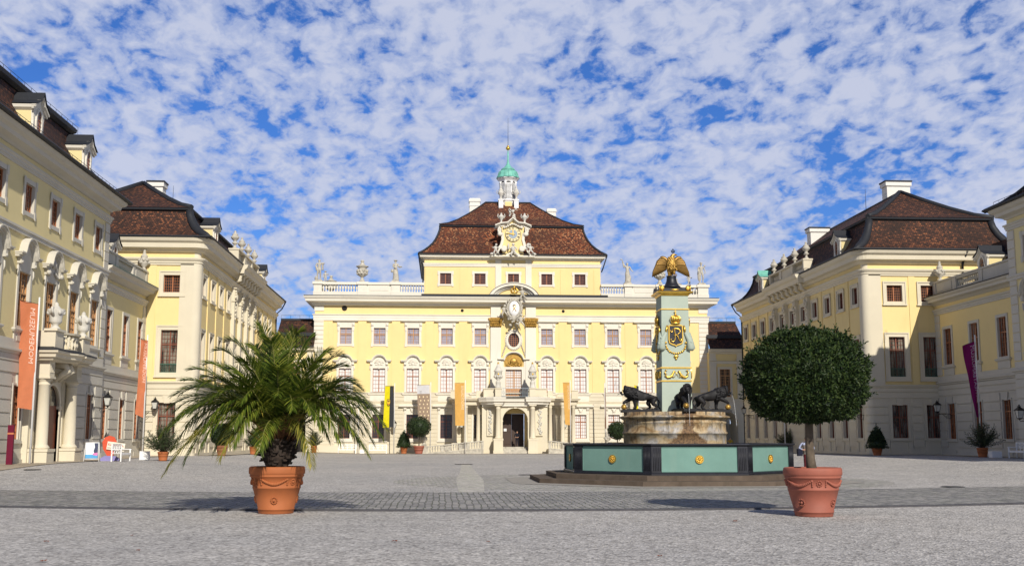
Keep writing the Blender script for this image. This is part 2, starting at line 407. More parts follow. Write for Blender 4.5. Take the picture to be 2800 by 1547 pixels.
# ================================================================== central palace
FY = 123.; CU = 7.9
def FV(py, px=1300): return atY(px, py, FY).z
def FU(px, py=1000): return atY(px, py, FY).x
PU0, PU1 = -14.35, 30.05
win_mesh('c_ground', 1.30, 2.62, 'bracket_hood', 'sash_wood_dark', 'glass_dark', cols=6, rows=7, b=.26, trans=.70)
win_mesh('c_ground_b', 1.30, 2.62, 'bracket_hood', 'sash_wood', 'glass_curtain', cols=6, rows=7, b=.26, trans=.70)
win_mesh('c_main', 1.36, 2.62, 'arch_hood', 'sash_wood', 'glass_curtain', cols=4, rows=6, b=.26, trans=.67)
win_mesh('c_top', 1.30, 1.82, 'flat_hood', 'sash_wood_light', 'glass_blue', cols=6, rows=6, b=.24, trans=.60)
win_mesh('c_attic', 1.26, 1.24, 'ears', 'sash_wood', 'glass_dark', cols=8, rows=6, b=.22, trans=0)
def quoins(mb, u0, u1, z0, z1, n, proud=.07, y=0., gap=.05, depth=None):
    h = (z1-z0)/n
    for k in range(n): mb.box(u0, u1, y-proud, (y+.05 if depth is None else y+depth), z0+k*h+gap/2, z0+(k+1)*h-gap/2)
def palace():
    M = Matrix.Translation((0, FY, 0))
    P = thing('palace_building', (CU, FY, 0), 'wide yellow palace with clock gable and green bell turret at the far end', 'palace')
    z_st = FV(1075); z_cor0 = FV(868); z_cor1 = FV(838); z_top = FV(815)
    bays = [k for k in range(-5, 6) if k]; sp = 3.755
    zw = {'c_ground': FV(1198), 'c_main': FV(1072), 'c_top': FV(942)}
    hh = {'c_ground': (1.30, 2.62), 'c_main': (1.36, 2.62), 'c_top': (1.30, 1.82)}
    ops = []
    for k in bays:
        for t in zw: w, h = hh[t]; u = CU+k*sp; ops.append((u-w/2-.01, u+w/2+.01, zw[t]-.01, zw[t]+h+.01))
    bd = (CU-.9, CU+.9, FV(1082), FV(1082)+2.95); ops.append(bd)
    ov = (CU-.62, CU+.62, FV(949), FV(909)); ops.append(ov)
    arch = (CU-1.6, CU+1.6, -.5, 4.9)
    w = MB(M); w.wall(PU0, PU1, z_st, z_cor1+.1, ops)
    # thin raised fields between the bays
    for k in range(-5, 6):
        if k in (0, -1, 1): continue
        pass
    for x0, x1 in ((PU0, PU0), (PU1, PU1)):
        w.quad((x0, 0, z_st), (x0, 20, z_st), (x0, 20, z_cor1+.1), (x0, 0, z_cor1+.1))
    w.quad((PU0, 20, z_st), (PU1, 20, z_st), (PU1, 20, z_cor1+.1), (PU0, 20, z_cor1+.1))
    for k in range(-5, 6):            # plaster lesenes between bays
        for sgn in (-1, 1):
            if k*sgn >= 1 and abs(k) < 5:
                u = CU+k*sp+sgn*sp/2; w.box(u-.50, u+.50, -.05, .01, z_st, FV(885))
    for sgn in (-1, 1): w.box(CU+sgn*5*sp+(-.0 if sgn < 0 else 0)+sgn*1.25, CU+sgn*5*sp+sgn*1.9, -.05, .01, z_st, FV(885))
    w.obj('wall', 'yellow_plaster', P)
    b = MB(M); b.wall(PU0, PU1, -.6, z_st, ops+[arch]); gops = [(o[0]-.34, o[1]+.34, o[2]-.3, o[3]+1.15) for o in ops if o[3] < z_st+.3]
    b.quad((PU0, 0, -.6), (PU0, 20, -.6), (PU0, 20, z_st), (PU0, 0, z_st)); b.quad((PU1, 0, -.6), (PU1, 20, -.6), (PU1, 20, z_st), (PU1, 0, z_st))
    b.courses(PU0-.05, PU1+.05, .95, FV(1101), 11, .045, .05, gops+[(CU-3.4, CU+3.4, -1, 9)])
    b.box(PU0-.05, CU-3.4, -.10, .01, -.6, .90); b.box(CU+3.4, PU1+.05, -.10, .01, -.6, .90)
    mops = [(CU+k*sp-.95, CU+k*sp+.95, 0, 9) for k in bays]+[(CU-3.4, CU+3.4, -1, 9)]
    b.courses(PU0-.05, PU1+.05, FV(1101)+.22, z_st-.02, 2, .045, .05, mops)
    b.sweep([(PU0, 12), (PU0, 0), (PU1, 0), (PU1, 12)], BAND(FV(1101), .18, .10))
    b.box(PU0-.03, PU1+.03, -.06, .01, z_st-.02, z_st+.10)
    b.obj('stone_ground_storey', 'pale_stone', P)
    q = MB(M); quoins(q, PU0-.06, PU0+1.0, z_st+.12, FV(870), 17); quoins(q, PU1-1.0, PU1+.06, z_st+.12, FV(870), 17)
    quoins(q, PU0-.06, PU0+1.0, FV(853), FV(838), 1); quoins(q, PU1-1.0, PU1+.06, FV(853), FV(838), 1)
    q.obj('quoin_strip', 'trim_white', P)
    c = MB(M)
    c.sweep([(PU0-.06, 20), (PU0-.06, -.06), (PU1+.06, -.06), (PU1+.06, 20)], CORNICE(z_cor1, z_top-z_cor1, 1.15))
    c.obj('cornice', 'trim_white', P)
    c = MB(M)
    for a, d in ((PU0-.06, CU-1.15), (CU+1.15, PU1+.06)):
        c.sweep([(a, 6 if a < 0 else 0), (a, -.0), (d, -.0), (d, 6 if d > 20 else 0)], [(0, z_cor0-.45), (.09, z_cor0-.42), (.09, z_cor0-.12), (.12, z_cor0-.1), (.12, z_cor0+.12), (.20, z_cor0+.2), (.22, z_cor0+.28), (0, z_cor0+.32)])
    c.obj('string_course', 'trim_white', P)
    r = MB(M); r.box(PU0-1.15, PU1+1.15, -1.15, 20, z_top+.02, z_top+.10)
    r.box(-2.5, 18.5, -1.05, .25, z_top+.10, z_top+.32)
    r.obj('roof_ledge', 'lead', P)
    for k in bays:
        for t in zw: put_window(P, M, CU+k*sp, zw[t], 'c_ground_b' if t == 'c_ground' and k in (2, 3) else t)
    for k in bays:   # stone panels under the first-floor windows
        pass
    sb = MB(M)
    for k in bays:
        u = CU+k*sp; sb.sweep([(u-1.12, 0), (u-1.12, -.04), (u+1.12, -.04), (u+1.12, 0)][::-1], [(-.02, z_st-.1), (.1, z_st-.06), (.16, z_st), (-.02, z_st+.08)], side=-1)
        sb.box(u-.95, u+.95, -.06, .01, FV(1098), z_st-.1); sb.box(u-.68, u+.68, -.085, -.055, FV(1093), z_st-.30)
    sb.obj('window_apron', 'trim_white', P)
    # vent holes in the frieze
    for px, rr in ((942, .30), (1264, .17), (1540, .17)):
        v = MB(M); u = FU(px, 845); z = FV(845 if px < 1000 else 849); v.lathe([(rr, 0), (rr, .02)], (0, 0, 0), 18); 
        v.v = [Matrix.Translation((u, FY-.012, z)) @ Matrix.Rotation(R_(90), 4, 'X') @ (Matrix.Translation((0, -FY, 0)) @ q_) for q_ in v.v]
        v.obj('vent_hole', 'dark_void', P)
    # giant pilasters and gilded capitals of the centre bay
    for px0, px1 in ((1341, 1369.5), (1437, 1465.7)):
        u0, u1 = FU(px0), FU(px1); s = MB(M); s.box(u0, u1, -.22, .01, FV(1066), FV(893)); s.box(u0-.06, u1+.06, -.26, .01, FV(1068), FV(1060))
        s.box(u0+.02, u1-.02, -.24, .01, FV(868), FV(838)); s.box(u0-.04, u0+.3 if px0 < 1400 else u0-.02, -.12, .01, FV(1066), FV(893))
        s.obj('pilaster', 'trim_white', P)
        g = MB(M); um = (u0+u1)/2; g.frust((um, -.12, FV(893)), .56, .18, (um, -.16, FV(872)), .74, .28); g.box(um-.84, um+.84, -.46, 0, FV(872), FV(869.5)); g.box(um-.6, um+.6, -.27, 0, FV(894.5), FV(892.5))
        for row in range(3):
            for q_ in range(6-row % 2):
                g.ball((um-.55+1.1*(q_+.5*(row % 2))/5*1.0, -.34-.03*row, FV(890)+.27*row), (.11, .09, .14), 7, 5, .12)
        for sx in (-1, 1): g.ball((um+sx*.70, -.38, FV(874)-.05), (.14, .12, .14), 8, 6)
        g.obj('pilaster_capital', 'old_gold', P)
    # segmental pediment over the cartouche
    s = MB(M); ztop = FV(776); zb = FV(820); ru = FU(1474, 820)-FU(1335, 820); rad = ru/2; hgt = ztop-zb
    pts = [(CU-rad*math.cos(math.pi*k/24), zb+hgt*math.sin(math.pi*k/24)) for k in range(25)]
    def scl(f, dz=0): return [(CU+(p[0]-CU)*f, zb+(p[1]-zb)*f+dz) for p in pts]
    s.ribbon(scl(.70), .24, .25); s.ribbon(scl(.78), .28, .45); s.ribbon(scl(.87), .38, .72)
    s.obj('segmental_pediment', 'trim_white', P)
    s = MB(M); s.ribbon(scl(1.0), .05, .76); s.obj('pediment_flashing', 'lead', P)
    s = MB(M); s.prism(scl(.80), -.06, .45); s.obj('pediment_field', 'yellow_plaster', P)
    # cartouche with crown and figures
    Mc = Matrix.Translation((0, FY-.8, 0))
    s = MB(Mc); cz = FV(848, 1404); cu = CU-.02
    s.lathe([(.0, -.1), (1.0, -.05), (1.0, .05), (.8, .12)], (0, 0, 0), 24, sx=.78); k0 = len(s.v)
    T = Matrix.Translation((cu, FY-.8-.35, cz)) @ Matrix.Rotation(R_(90), 4, 'X') @ Matrix.Translation((0, -FY+.8, 0))
    s.v = [T @ q_ for q_ in s.v]
    random.seed(11)
    for k in range(30):
        a = 2*math.pi*k/30; s.ball((cu+.80*math.cos(a), -.40, cz+1.0*math.sin(a)), (.13, .12, .14), 7, 5, .25)
    for k in range(22):
        a = 2*math.pi*k/22; s.ball((cu+.94*math.cos(a)+random.uniform(-.1, .1), -.30, cz+1.18*math.sin(a)), (.10, .12, .17), 6, 5, .3)
    def putto(m, x, z, sc, lean=0):
        m.ball((x, -.55, z), (.24*sc, .2*sc, .38*sc), 8, 6, .1); m.ball((x+.08*sc*lean, -.6, z+.52*sc), .17*sc, 8, 6)
        m.tube([(x-.1*sc, -.6, z+.25*sc), (x-.35*sc, -.65, z+.05*sc), (x-.5*sc, -.6, z+.2*sc)], [.08*sc, .07*sc, .05*sc], 6)
        m.tube([(x+.1*sc, -.6, z+.25*sc), (x+.38*sc, -.62, z+.1*sc), (x+.4*sc, -.6, z-.15*sc)], [.08*sc, .07*sc, .05*sc], 6)
        m.tube([(x-.1*sc, -.6, z-.3*sc), (x-.25*sc, -.7, z-.6*sc), (x-.15*sc, -.6, z-.95*sc)], [.13*sc, .10*sc, .06*sc], 6)
        m.tube([(x+.1*sc, -.6, z-.3*sc), (x+.3*sc, -.7, z-.55*sc), (x+.5*sc, -.6, z-.85*sc)], [.13*sc, .10*sc, .06*sc], 6)
    putto(s, cu+.92, FV(804), .95, -1); putto(s, cu-1.15, FV(850), .85, 1); putto(s, cu+.72, FV(876), .95, 1)
    s.ball((cu-.05, -.4, FV(868)), (.36, .2, .5), 9, 6, .08)
    for k in range(12): s.ball((cu-.05+.42*math.cos(k), -.45, FV(872)-.3+.5*math.sin(k*1.7)), .13, 6, 5, .2)
    s.box(cu-.7, cu+.7, -.3, .85, cz-1.2, cz+1.0)
    s.obj('cartouche_sculpture', 'weathered_stone', P)
    s = MB(Mc); s.lathe([(0, 0), (.74, .0), (.70, .06), (0, .09)], (0, 0, 0), 28, sx=.80)
    s.v = [Matrix.Translation((cu, FY-.8-.52, cz+.05)) @ Matrix.Rotation(R_(90), 4, 'X') @ Matrix.Scale(1.15, 4, (0, 1, 0)) @ Matrix.Translation((0, -FY+.8, 0)) @ q_ for q_ in s.v]
    sh = s.obj('cartouche_shield', 'white_paint', P)
    s = MB(Mc)
    s.tube([(cu-.18, -.66, cz+.35), (cu-.05, -.66, cz+.48), (cu-.06, -.66, cz-.05), (cu-.16, -.66, cz-.25)], .035, 5); s.tube([(cu-.05, -.66, cz+.48), (cu+.2, -.66, cz+.38), (cu+.12, -.66, cz+.15), (cu-.04, -.66, cz+.12), (cu+.1, -.66, cz-.1), (cu+.22, -.66, cz-.25)], .035, 5)
    s.obj('gilded_cipher', 'gold', sh)
    s = MB(Mc)
    zc = FV(806); s.lathe([(.34, 0), (.36, .1), (.30, .12)], (cu, -.55, zc), 14)
    for k in range(8):
        a = math.pi*2*k/8; s.tube([(cu+.32*math.cos(a), -.55+.32*math.sin(a), zc+.1), (cu+.46*math.cos(a), -.55+.46*math.sin(a), zc+.35), (cu+.25*math.cos(a), -.55+.25*math.sin(a), zc+.6), (cu, -.55, zc+.55)], .045, 5)
    s.ball((cu, -.55, zc+.68), .1); s.box(cu-.03, cu+.03, -.58, -.52, zc+.72, zc+1.0); s.box(cu-.1, cu+.1, -.58, -.52, zc+.85, zc+.90)
    s.obj('gilded_crown', 'gold', P)
    # oval window
    s = MB(M); oz = FV(929.5, 1404)
    pts = [(CU+.63*math.cos(2*math.pi*k/28), oz+.80*math.sin(2*math.pi*k/28)) for k in range(28)]
    s.ribbon(pts[::-1], .20, .16, closed=True); s.ribbon([(CU+(p[0]-CU)*1.3, oz+(p[1]-oz)*1.24) for p in pts][::-1], .16, .10, closed=True)
    hole = [(CU+.63*math.cos(2*math.pi*k/28), oz+.80*math.sin(2*math.pi*k/28)) for k in range(28)]
    for k in range(28):   # collar closing the square opening round the oval
        a = 2*math.pi*(k)/28; b_ = 2*math.pi*(k+1)/28
        s.quad((CU+.62*math.cos(a), -.01, oz+.79*math.sin(a)), (CU+.62*math.cos(b_), -.01, oz+.79*math.sin(b_)), (CU+1.0*math.cos(b_), -.01, oz+1.2*math.sin(b_)), (CU+1.0*math.cos(a), -.01, oz+1.2*math.sin(a)))
        s.quad((CU+.63*math.cos(a), -.01, oz+.80*math.sin(a)), (CU+.63*math.cos(b_), -.01, oz+.80*math.sin(b_)), (CU+.63*math.cos(b_), .3, oz+.80*math.sin(b_)), (CU+.63*math.cos(a), .3, oz+.80*math.sin(a)))
        s.ball((CU+.86*math.cos(a), -.13, oz+1.05*math.sin(a)), (.09, .08, .09), 6, 4, .15)
    ow = s.obj('oval_window', 'trim_white', P)
    g = MB(M); g.prism([(CU+.64*math.cos(a*math.pi/14), oz+.81*math.sin(a*math.pi/14)) for a in range(28)], .20, .22); g.obj('pane', 'glass_dark', ow)
    g = MB(M)
    for k in range(-2, 3):
        x = k*.22; h = .80*math.sqrt(max(0, 1-(x/.63)**2)); g.box(CU+x-.02, CU+x+.02, .14, .18, oz-h, oz+h)
    for k in range(-3, 4):
        z = k*.23; h = .63*math.sqrt(max(0, 1-(z/.80)**2)); g.box(CU-h, CU+h, .135, .175, oz+z-.02, oz+z+.02)
    g.obj('window_frame', 'sash_wood', ow)
    # garlands
    s = MB(M)
    for sx in (-1, 1):
        for (x0, z0), (x1, z1) in (((.15, FV(884)), (.52, FV(912))), ((.85, FV(940)), (1.3, FV(972)))):
            for k in range(9):
                t = k/8; s.ball((CU+sx*(x0+(x1-x0)*t), -.12, z0+(z1-z0)*t), (.09, .08, .07), 6, 4, .1)
    s.obj('stone_garland', 'urn_stone', P)
    # balcony door
    s = MB(M); z0 = FV(1082); h = 2.95
    for x in (-.9, .9):
        s.box(CU+x-(.34 if x < 0 else 0), CU+x+(.34 if x > 0 else 0), -.10, .01, z0, z0+h+.3); s.quad((CU+x, 0, z0), (CU+x, .3, z0), (CU+x, .3, z0+h), (CU+x, 0, z0+h))
    s.box(CU-.9, CU+.9, -.10, .01, z0+h, z0+h+.3)
    s.quad((CU-.9, 0, z0+h), (CU+.9, 0, z0+h), (CU+.9, .3, z0+h), (CU-.9, .3, z0+h))
    zt = FV(985); ap = FV(966)
    pts = [(CU-1.75, zt), (CU-1.05, zt)]+[(CU-1.0*math.cos(math.pi*k/14), zt+(ap-zt)*math.sin(math.pi*k/14)) for k in range(1, 14)]+[(CU+1.05, zt), (CU+1.75, zt)]
    s.ribbon(pts, .12, .25); s.ribbon([(CU+(p[0]-CU)*1.03, p[1]+.11) for p in pts], .12, .45)
    for sx in (-1, 1): s.box(CU+sx*1.4-.25, CU+sx*1.4+.25, -.14, .01, z0, zt)
    dr = s.obj('balcony_door', 'trim_white', P)
    s = MB(M); s.prism(pts[1:-1]+[(CU+.98, z0+h+.3), (CU-.98, z0+h+.3)], -.08, 0)
    s.ball((CU, -.12, (zt+z0+h+.3)/2+.25), (.42, .12, .36), 14, 8)
    random.seed(3)
    for k in range(30): a = k/30*math.pi; s.ball((CU-(.55+.3*random.random())*math.cos(a), -.12, z0+h+.42+.75*math.sin(a)*random.random()), (.10, .07, .10), 6, 4, .2)
    s.obj('gilded_tympanum', 'old_gold', dr)
    f = MB(M); y = .18
    for x in (-.9, -.07, .07-.0, .83): f.box(CU+x, CU+x+.07, y-.04, y+.04, z0, z0+h)
    for z in (0, .75, 2.05, h-.08): f.box(CU-.9, CU+.9, y-.045, y+.035, z0+z, z0+z+.08)
    for x in (-.62, -.35, .35, .62): f.box(CU+x-.015, CU+x+.015, y-.02, y+.02, z0+.75, z0+h)
    for z in (1.1, 1.42, 1.74, 2.35, 2.62): f.box(CU-.85, CU+.85, y-.022, y+.018, z0+z-.015, z0+z+.015)
    f.box(CU-.9, CU+.9, y-.03, y+.03, z0, z0+.78); f.obj('door_leaf', 'sash_wood_light', dr)
    g = MB(M); g.quad((CU-.9, y+.03, z0+.7), (CU+.9, y+.03, z0+.7), (CU+.9, y+.03, z0+h), (CU-.9, y+.03, z0+h)); g.obj('pane', 'glass_curtain', dr)
    # ------------------------------------------------ porch
    s = MB(M); PD = -3.2; HU = 3.0; zt = FV(1097); sprz = FV(1150); ar = 1.38
    # front wall with arch
    def archwall(m, y0, y1, hw, z1):
        pts = [(CU-hw, -.5), (CU-ar, -.5), (CU-ar, sprz)]+[(CU-ar*math.cos(math.pi*k/20), sprz+ar*.98*math.sin(math.pi*k/20)) for k in range(1, 20)]+[(CU+ar, sprz), (CU+ar, -.5), (CU+hw, -.5), (CU+hw, z1), (CU-hw, z1)]
        # split into strips for clean faces
        xs = sorted(set([-hw, -ar, ar, hw]+[-ar*math.cos(math.pi*k/20) for k in range(1, 20)]))
        def zb(x): return -.5 if abs(x) >= ar-1e-6 else sprz+ar*.98*math.sqrt(max(0, 1-(x/ar)**2))
        for a_, b_ in zip(xs, xs[1:]):
            za = zb(a_) if abs((a_+b_)/2) < ar else -.5; zc_ = zb(b_) if abs((a_+b_)/2) < ar else -.5
            if abs((a_+b_)/2) < ar:
                za = sprz if abs(a_) >= ar-1e-6 else za; zc_ = sprz if abs(b_) >= ar-1e-6 else zc_
            for y in (y0, y1): m.quad((CU+a_, y, za), (CU+b_, y, zc_), (CU+b_, y, z1), (CU+a_, y, z1))
            if abs((a_+b_)/2) < ar: m.quad((CU+a_, y0, za), (CU+b_, y0, zc_), (CU+b_, y1, zc_), (CU+a_, y1, za))
        for x in (-ar, ar): m.quad((CU+x, y0, -.5), (CU+x, y1, -.5), (CU+x, y1, sprz), (CU+x, y0, sprz))
        for x in (-hw, hw): m.quad((CU+x, y0, -.5), (CU+x, y1, -.5), (CU+x, y1, z1), (CU+x, y0, z1))
    archwall(s, PD+.5, PD+1.2, 2.05, zt)
    for sx in (-1, 1):
        s.box(CU+sx*2.85-.75, CU+sx*2.85+.75, PD+1.2, 0, -.5, zt)
        s.box(CU+sx*2.62-.45, CU+sx*2.62+.45, PD+1.02, PD+1.2, 1.9, zt-.9)
    s.ribbon([(CU+ar*1.0, -.4), (CU+ar, sprz)]+[(CU+ar*math.cos(math.pi*k/20), sprz+ar*.98*math.sin(math.pi*k/20)) for k in range(1, 20)]+[(CU-ar, sprz), (CU-ar, -.4)], -.22, .07, PD+.5)
    s.prism([(CU-.15, sprz+ar-.08), (CU+.15, sprz+ar-.08), (CU+.22, sprz+ar+.5), (CU-.22, sprz+ar+.5)], PD+.36, PD+.5)
    for sx in (-1, 1): s.box(CU+sx*1.52-.18, CU+sx*1.52+.18, PD+.42, PD+1.3, sprz-.14, sprz+.02)
    po = s.obj('porch', 'pale_stone', P)
    s = MB(M)
    s.sweep([(CU-3.65, 0), (CU-3.65, PD+1.1), (CU-2.95, PD+.35), (CU-2.3, PD-.1), (CU-1.45, PD-.1), (CU-1.45, PD+.25), (CU+1.45, PD+.25), (CU+1.45, PD-.1), (CU+2.3, PD-.1), (CU+2.95, PD+.35), (CU+3.65, PD+1.1), (CU+3.65, 0)], CORNICE(FV(1109)+.06, FV(1090)-FV(1109), .40))
    s.box(CU-3.6, CU+3.6, PD+1.0, 0, FV(1112), FV(1090)); s.box(CU-2.3, CU+2.3, PD+.2, PD+1.0, FV(1112), FV(1090)); 
    for sx in (-1, 1): s.box(CU+sx*1.88-.40, CU+sx*1.88+.40, PD-.1, PD+.5, FV(1110), FV(1096))
    s.obj('porch_entablature', 'trim_white', po)
    s = MB(M); s.box(CU-3.8, CU+3.8, PD+.7, 0, FV(1090)+.05, FV(1090)+.11); s.box(CU-2.5, CU+2.5, PD-.35, PD+.7, FV(1090)+.05, FV(1090)+.11); s.obj('lead_flashing', 'lead', po)
    for sx in (-1, 1):
        s = MB(M); x = CU+sx*1.88; y = PD+.12
        s.box(x-.50, x+.50, y-.45, y+.6, -.5, 1.45); s.box(x-.55, x+.55, y-.5, y+.6, -.5, .35); s.box(x-.54, x+.54, y-.48, y+.6, 1.42, 1.62)
        s.obj('column_pedestal', 'pale_stone', po)
        s = MB(M); zc = FV(1110)
        s.lathe([(.38, 1.62), (.38, 1.72), (.34, 1.76), (.29, 1.85), (.29, 2.6), (.25, zc-.35), (.29, zc-.30), (.25, zc-.26), (.25, zc-.16), (.33, zc-.08), (.36, zc)], (x, y, 0), 18); s.box(x-.38, x+.38, y-.38, y+.38, zc-.04, zc+.02)
        s.obj('column', 'pale_stone', po)
        s = MB(M); random.seed(5+sx)
        for k in range(26):
            z = 2.15+k*.105; s.ball((CU+sx*2.72+random.uniform(-.16, .16), PD+.99, z), (random.uniform(.06, .15), .09, random.uniform(.08, .16)), 6, 4, .25)
        s.obj('trophy_relief', 'urn_stone', po)
        # balcony parapet
        s = MB(M); zb_ = FV(1090)+.11
        s.box(CU+sx*2.75-.72, CU+sx*2.75+.72, PD+.55, PD+.8, zb_, FV(1066)); s.box(CU+sx*3.36-.12, CU+sx*3.36+.12, PD+.8, 0, zb_, FV(1066)); s.box(CU+sx*2.75-.80, CU+sx*2.75+.80, PD+.46, PD+.88, FV(1066), FV(1063.5))
        s.box(CU+sx*1.88-.34, CU+sx*1.88+.34, PD-.02, PD+.62, zb_, FV(1066)); s.box(CU+sx*1.88-.4, CU+sx*1.88+.4, PD-.08, PD+.7, FV(1066), FV(1063.5))
        s.obj('balcony_parapet', 'pale_stone', po)
    s = MB(M); zb_ = FV(1090)+.12; z1 = FV(1064)
    for k in range(17): x = CU-1.5+3.0*k/16; s.tube([(x, PD+.1, zb_), (x, PD+.1, z1)], .012, 4, cap=False)
    for k in range(8): x = CU-1.3+2.6*k/7; s.tube([(x+.12*math.cos(q_*math.pi/4), PD+.1, (zb_+z1)/2+.16*math.sin(q_*math.pi/4)) for q_ in range(9)], .012, 4, cap=False)
    s.box(CU-1.5, CU+1.5, PD+.08, PD+.12, z1-.02, z1+.02); s.box(CU-1.5, CU+1.5, PD+.08, PD+.12, zb_+.05, zb_+.08)
    plain('iron_blue', (.32, .38, .42), .5); s.obj('balcony_railing', 'iron_blue', po)
    # inside of the gateway: passage, doors, steps
    s = MB(M); s.quad((CU-2.05, PD+1.2, -.5), (CU-2.05, 4, -.5), (CU-2.05, 4, zt), (CU-2.05, PD+1.2, zt)); s.quad((CU+2.05, PD+1.2, -.5), (CU+2.05, 4, -.5), (CU+2.05, 4, zt), (CU+2.05, PD+1.2, zt))
    s.quad((CU-2.05, PD+1.2, zt-.02), (CU+2.05, PD+1.2, zt-.02), (CU+2.05, 4, zt-.02), (CU-2.05, 4, zt-.02))
    s.box(CU+1.18, CU+1.6, -.6, -.0, .7, 4.4); s.box(CU-1.6, CU+1.6, -.35, -.0, 4.35, 4.9)
    s.obj('passage_wall', 'yellow_plaster', po)
    s = MB(M); s.box(CU-1.6, CU-.25, -.12, -.02, .7, 4.35); s.box(CU-.2, CU+1.15, .5, .6, .7, 4.35); s.box(CU-1.45, CU-.4, -.16, -.12, 1.0, 2.2); s.box(CU-1.45, CU-.4, -.16, -.12, 2.35, 4.1)
    dl = s.obj('gate_leaf', 'door_wood', po)
    s = MB(M); s.box(CU-1.12, CU-.80, -.175, -.165, 2.42, 2.72); s.obj('notice_sheet', 'white_paint', dl)
    s = MB(M)
    for k in range(4): s.box(CU-1.45, CU+1.45, PD+.05+k*.32, PD+3.6, -.3 if k == 0 else .08+.16*k, .08+.16*(k+1))
    s.obj('entrance_steps', 'weathered_stone', po)
    # side colonnades with terrace on both sides of the porch
    for sx in (-1, 1):
        s = MB(M); x0, x1 = sorted((CU+sx*3.65, CU+sx*6.9)); ze = FV(1098)
        s.box(x0, x1, -1.55, 0, FV(1108), ze); s.sweep([(x0, 0), (x0, -1.55), (x1, -1.55), (x1, 0)], CORNICE(ze-.02, .32, .40))
        s.box(x0, x1, -1.65, -.2, ze+.33, ze+.38)
        xe = CU+sx*6.7
        s.box(xe-.36, xe+.36, -1.6, -1.2, ze+.38, FV(1069)); s.box(xe-.42, xe+.42, -1.66, -1.14, FV(1069), FV(1067)); s.box(CU+sx*3.95-.28, CU+sx*3.95+.28, -1.6, -1.2, ze+.38, FV(1069))
        for xc in (CU+sx*6.55, CU+sx*5.35, CU+sx*3.98):
            s.lathe([(.27, 1.15), (.27, 1.25), (.22, 1.32), (.22, 2.4), (.19, FV(1108)-.3), (.24, FV(1108)-.25), (.20, FV(1108)-.2), (.26, FV(1108)-.05), (.28, FV(1108))], (xc, -1.25, 0), 14)
        s.box(x0, x1, -1.6, 0, -.5, 1.15)
        s.obj('portico', 'pale_stone', P)
        # ramp with balustrade
        s = MB(M); xa, xb = CU+sx*3.5, CU+sx*9.65; yy = -4.0
        n = 22
        def zt_(t): return 1.42-.62*t
        def zf(t): return .62-.50*t
        for k in range(n):
            t = (k+.5)/n; x = xa+(xb-xa)*t
            if k in (6, 7, 8, 13, 14, 15): 
                s.box(x-.15, x+.15, yy-.05, yy+.05, zf(t)+.06, zt_(t)-.10)
                continue
            h = zt_(t)-zf(t)-.14; r = .085
            s.lathe([(r*.6, 0), (r*.45, h*.15), (r, h*.5), (r*.95, h*.66), (r*.45, h*.85), (r*.6, h)], (x, yy, zf(t)+.05), 8)
        for t in (.02, .27, .41, .59, .72, .98):
            x = xa+(xb-xa)*t; s.box(x-.13, x+.13, yy-.1, yy+.1, zf(t), zt_(t)-.08)
        a0, a1 = (xa, xb)
        for (zz, th_, wd) in ((zt_, .12, .17), (zf, .14, .15)):
            p0 = (a0, zz(0)); p1 = (a1, zz(1)); s.prism([(p0[0], p0[1]-th_), (p1[0], p1[1]-th_), (p1[0], p1[1]), (p0[0], p0[1])], yy-wd, yy+wd)
        s.prism([(a0, -.4), (a1, -.4), (a1, zf(1)-.12), (a0, zf(0)-.12)], yy-.12, yy+3.8)
        x = xb+sx*.22; s.box(x-.26, x+.26, yy-.26, yy+.26, -.4, .92); s.box(x-.32, x+.32, yy-.32, yy+.32, .92, 1.02)
        s.obj('ramp_balustrade', 'weathered_stone', P)
    # ------------------------------------------------ attic storey and mansard roof
    A0, A1 = FU(1160, 760), FU(1643, 760); za0 = z_top+.08; zc0 = FV(709); zc1 = FV(699)
    s = MB(M); au = [CU-2*sp-.2, CU-sp-.05, CU, CU+sp+.05, CU+2*sp+.1]; zwn = FV(776)
    aops = [(u-.64, u+.64, zwn-.01, zwn+1.25) for u in au]
    s.wall(A0, A1, za0, zc1, aops, y=.35); s.quad((A0, .35, za0), (A0, 19, za0), (A0, 19, zc1), (A0, .35, zc1)); s.quad((A1, .35, za0), (A1, 19, za0), (A1, 19, zc1), (A1, .35, zc1)); s.quad((A0, 19, za0), (A1, 19, za0), (A1, 19, zc1), (A0, 19, zc1))
    for k in range(6):
        u = [au[0]-1.95, (au[0]+au[1])/2, None, None, (au[3]+au[4])/2, au[4]+1.95][k]
        if u: s.box(u-.35, u+.35, .30, .36, za0+.3, FV(733))
    s.obj('attic_wall', 'yellow_plaster', P)
    s = MB(M); s.sweep([(A0, 19), (A0, .35), (A1, .35), (A1, 19)], CORNICE(zc0, FV(695)-zc0-.05, .62)); s.sweep([(A0, 19), (A0, .35), (A1, .35), (A1, 19)], BAND(FV(728), FV(719)-FV(728), .16))
    for x in (CU-1.72, CU+1.72): s.box(x-.34, x+.34, .24, .36, za0, zc0)
    s.obj('attic_cornice', 'trim_white', P)
    Ma = Matrix.Translation((0, FY+.35, 0))
    for u in au: put_window(P, Ma, u, zwn, 'c_attic')
    eL, eR, eF, eB = A0-.62, A1+.62, -.27, 19.6; ze = FV(695)
    dep = eB-eF; lv = [(0, 0, ze)]
    for ix, py in ((.55, 687), (1.05, 678), (1.5, 668), (1.85, 656), (2.12, 643), (2.3, 631), (2.38, 621)):
        lv.append((ix, ix*1.0, atY(1300, py, FY+eF+ix).z))
    zbk = lv[-1][2]
    L1 = [(eL+a, eR-a, eF+b_, eB-b_, z) for a, b_, z in lv]
    s = MB(M); roof_loft(s, L1); rf = s.obj('roof', 'roof_tiles_red', P)
    zr = atY(1388, 558.5, FY+10.5).z; x0, x1 = atY(1326.6, 558.5, FY+9.8).x, atY(1450.6, 558.5, FY+9.8).x
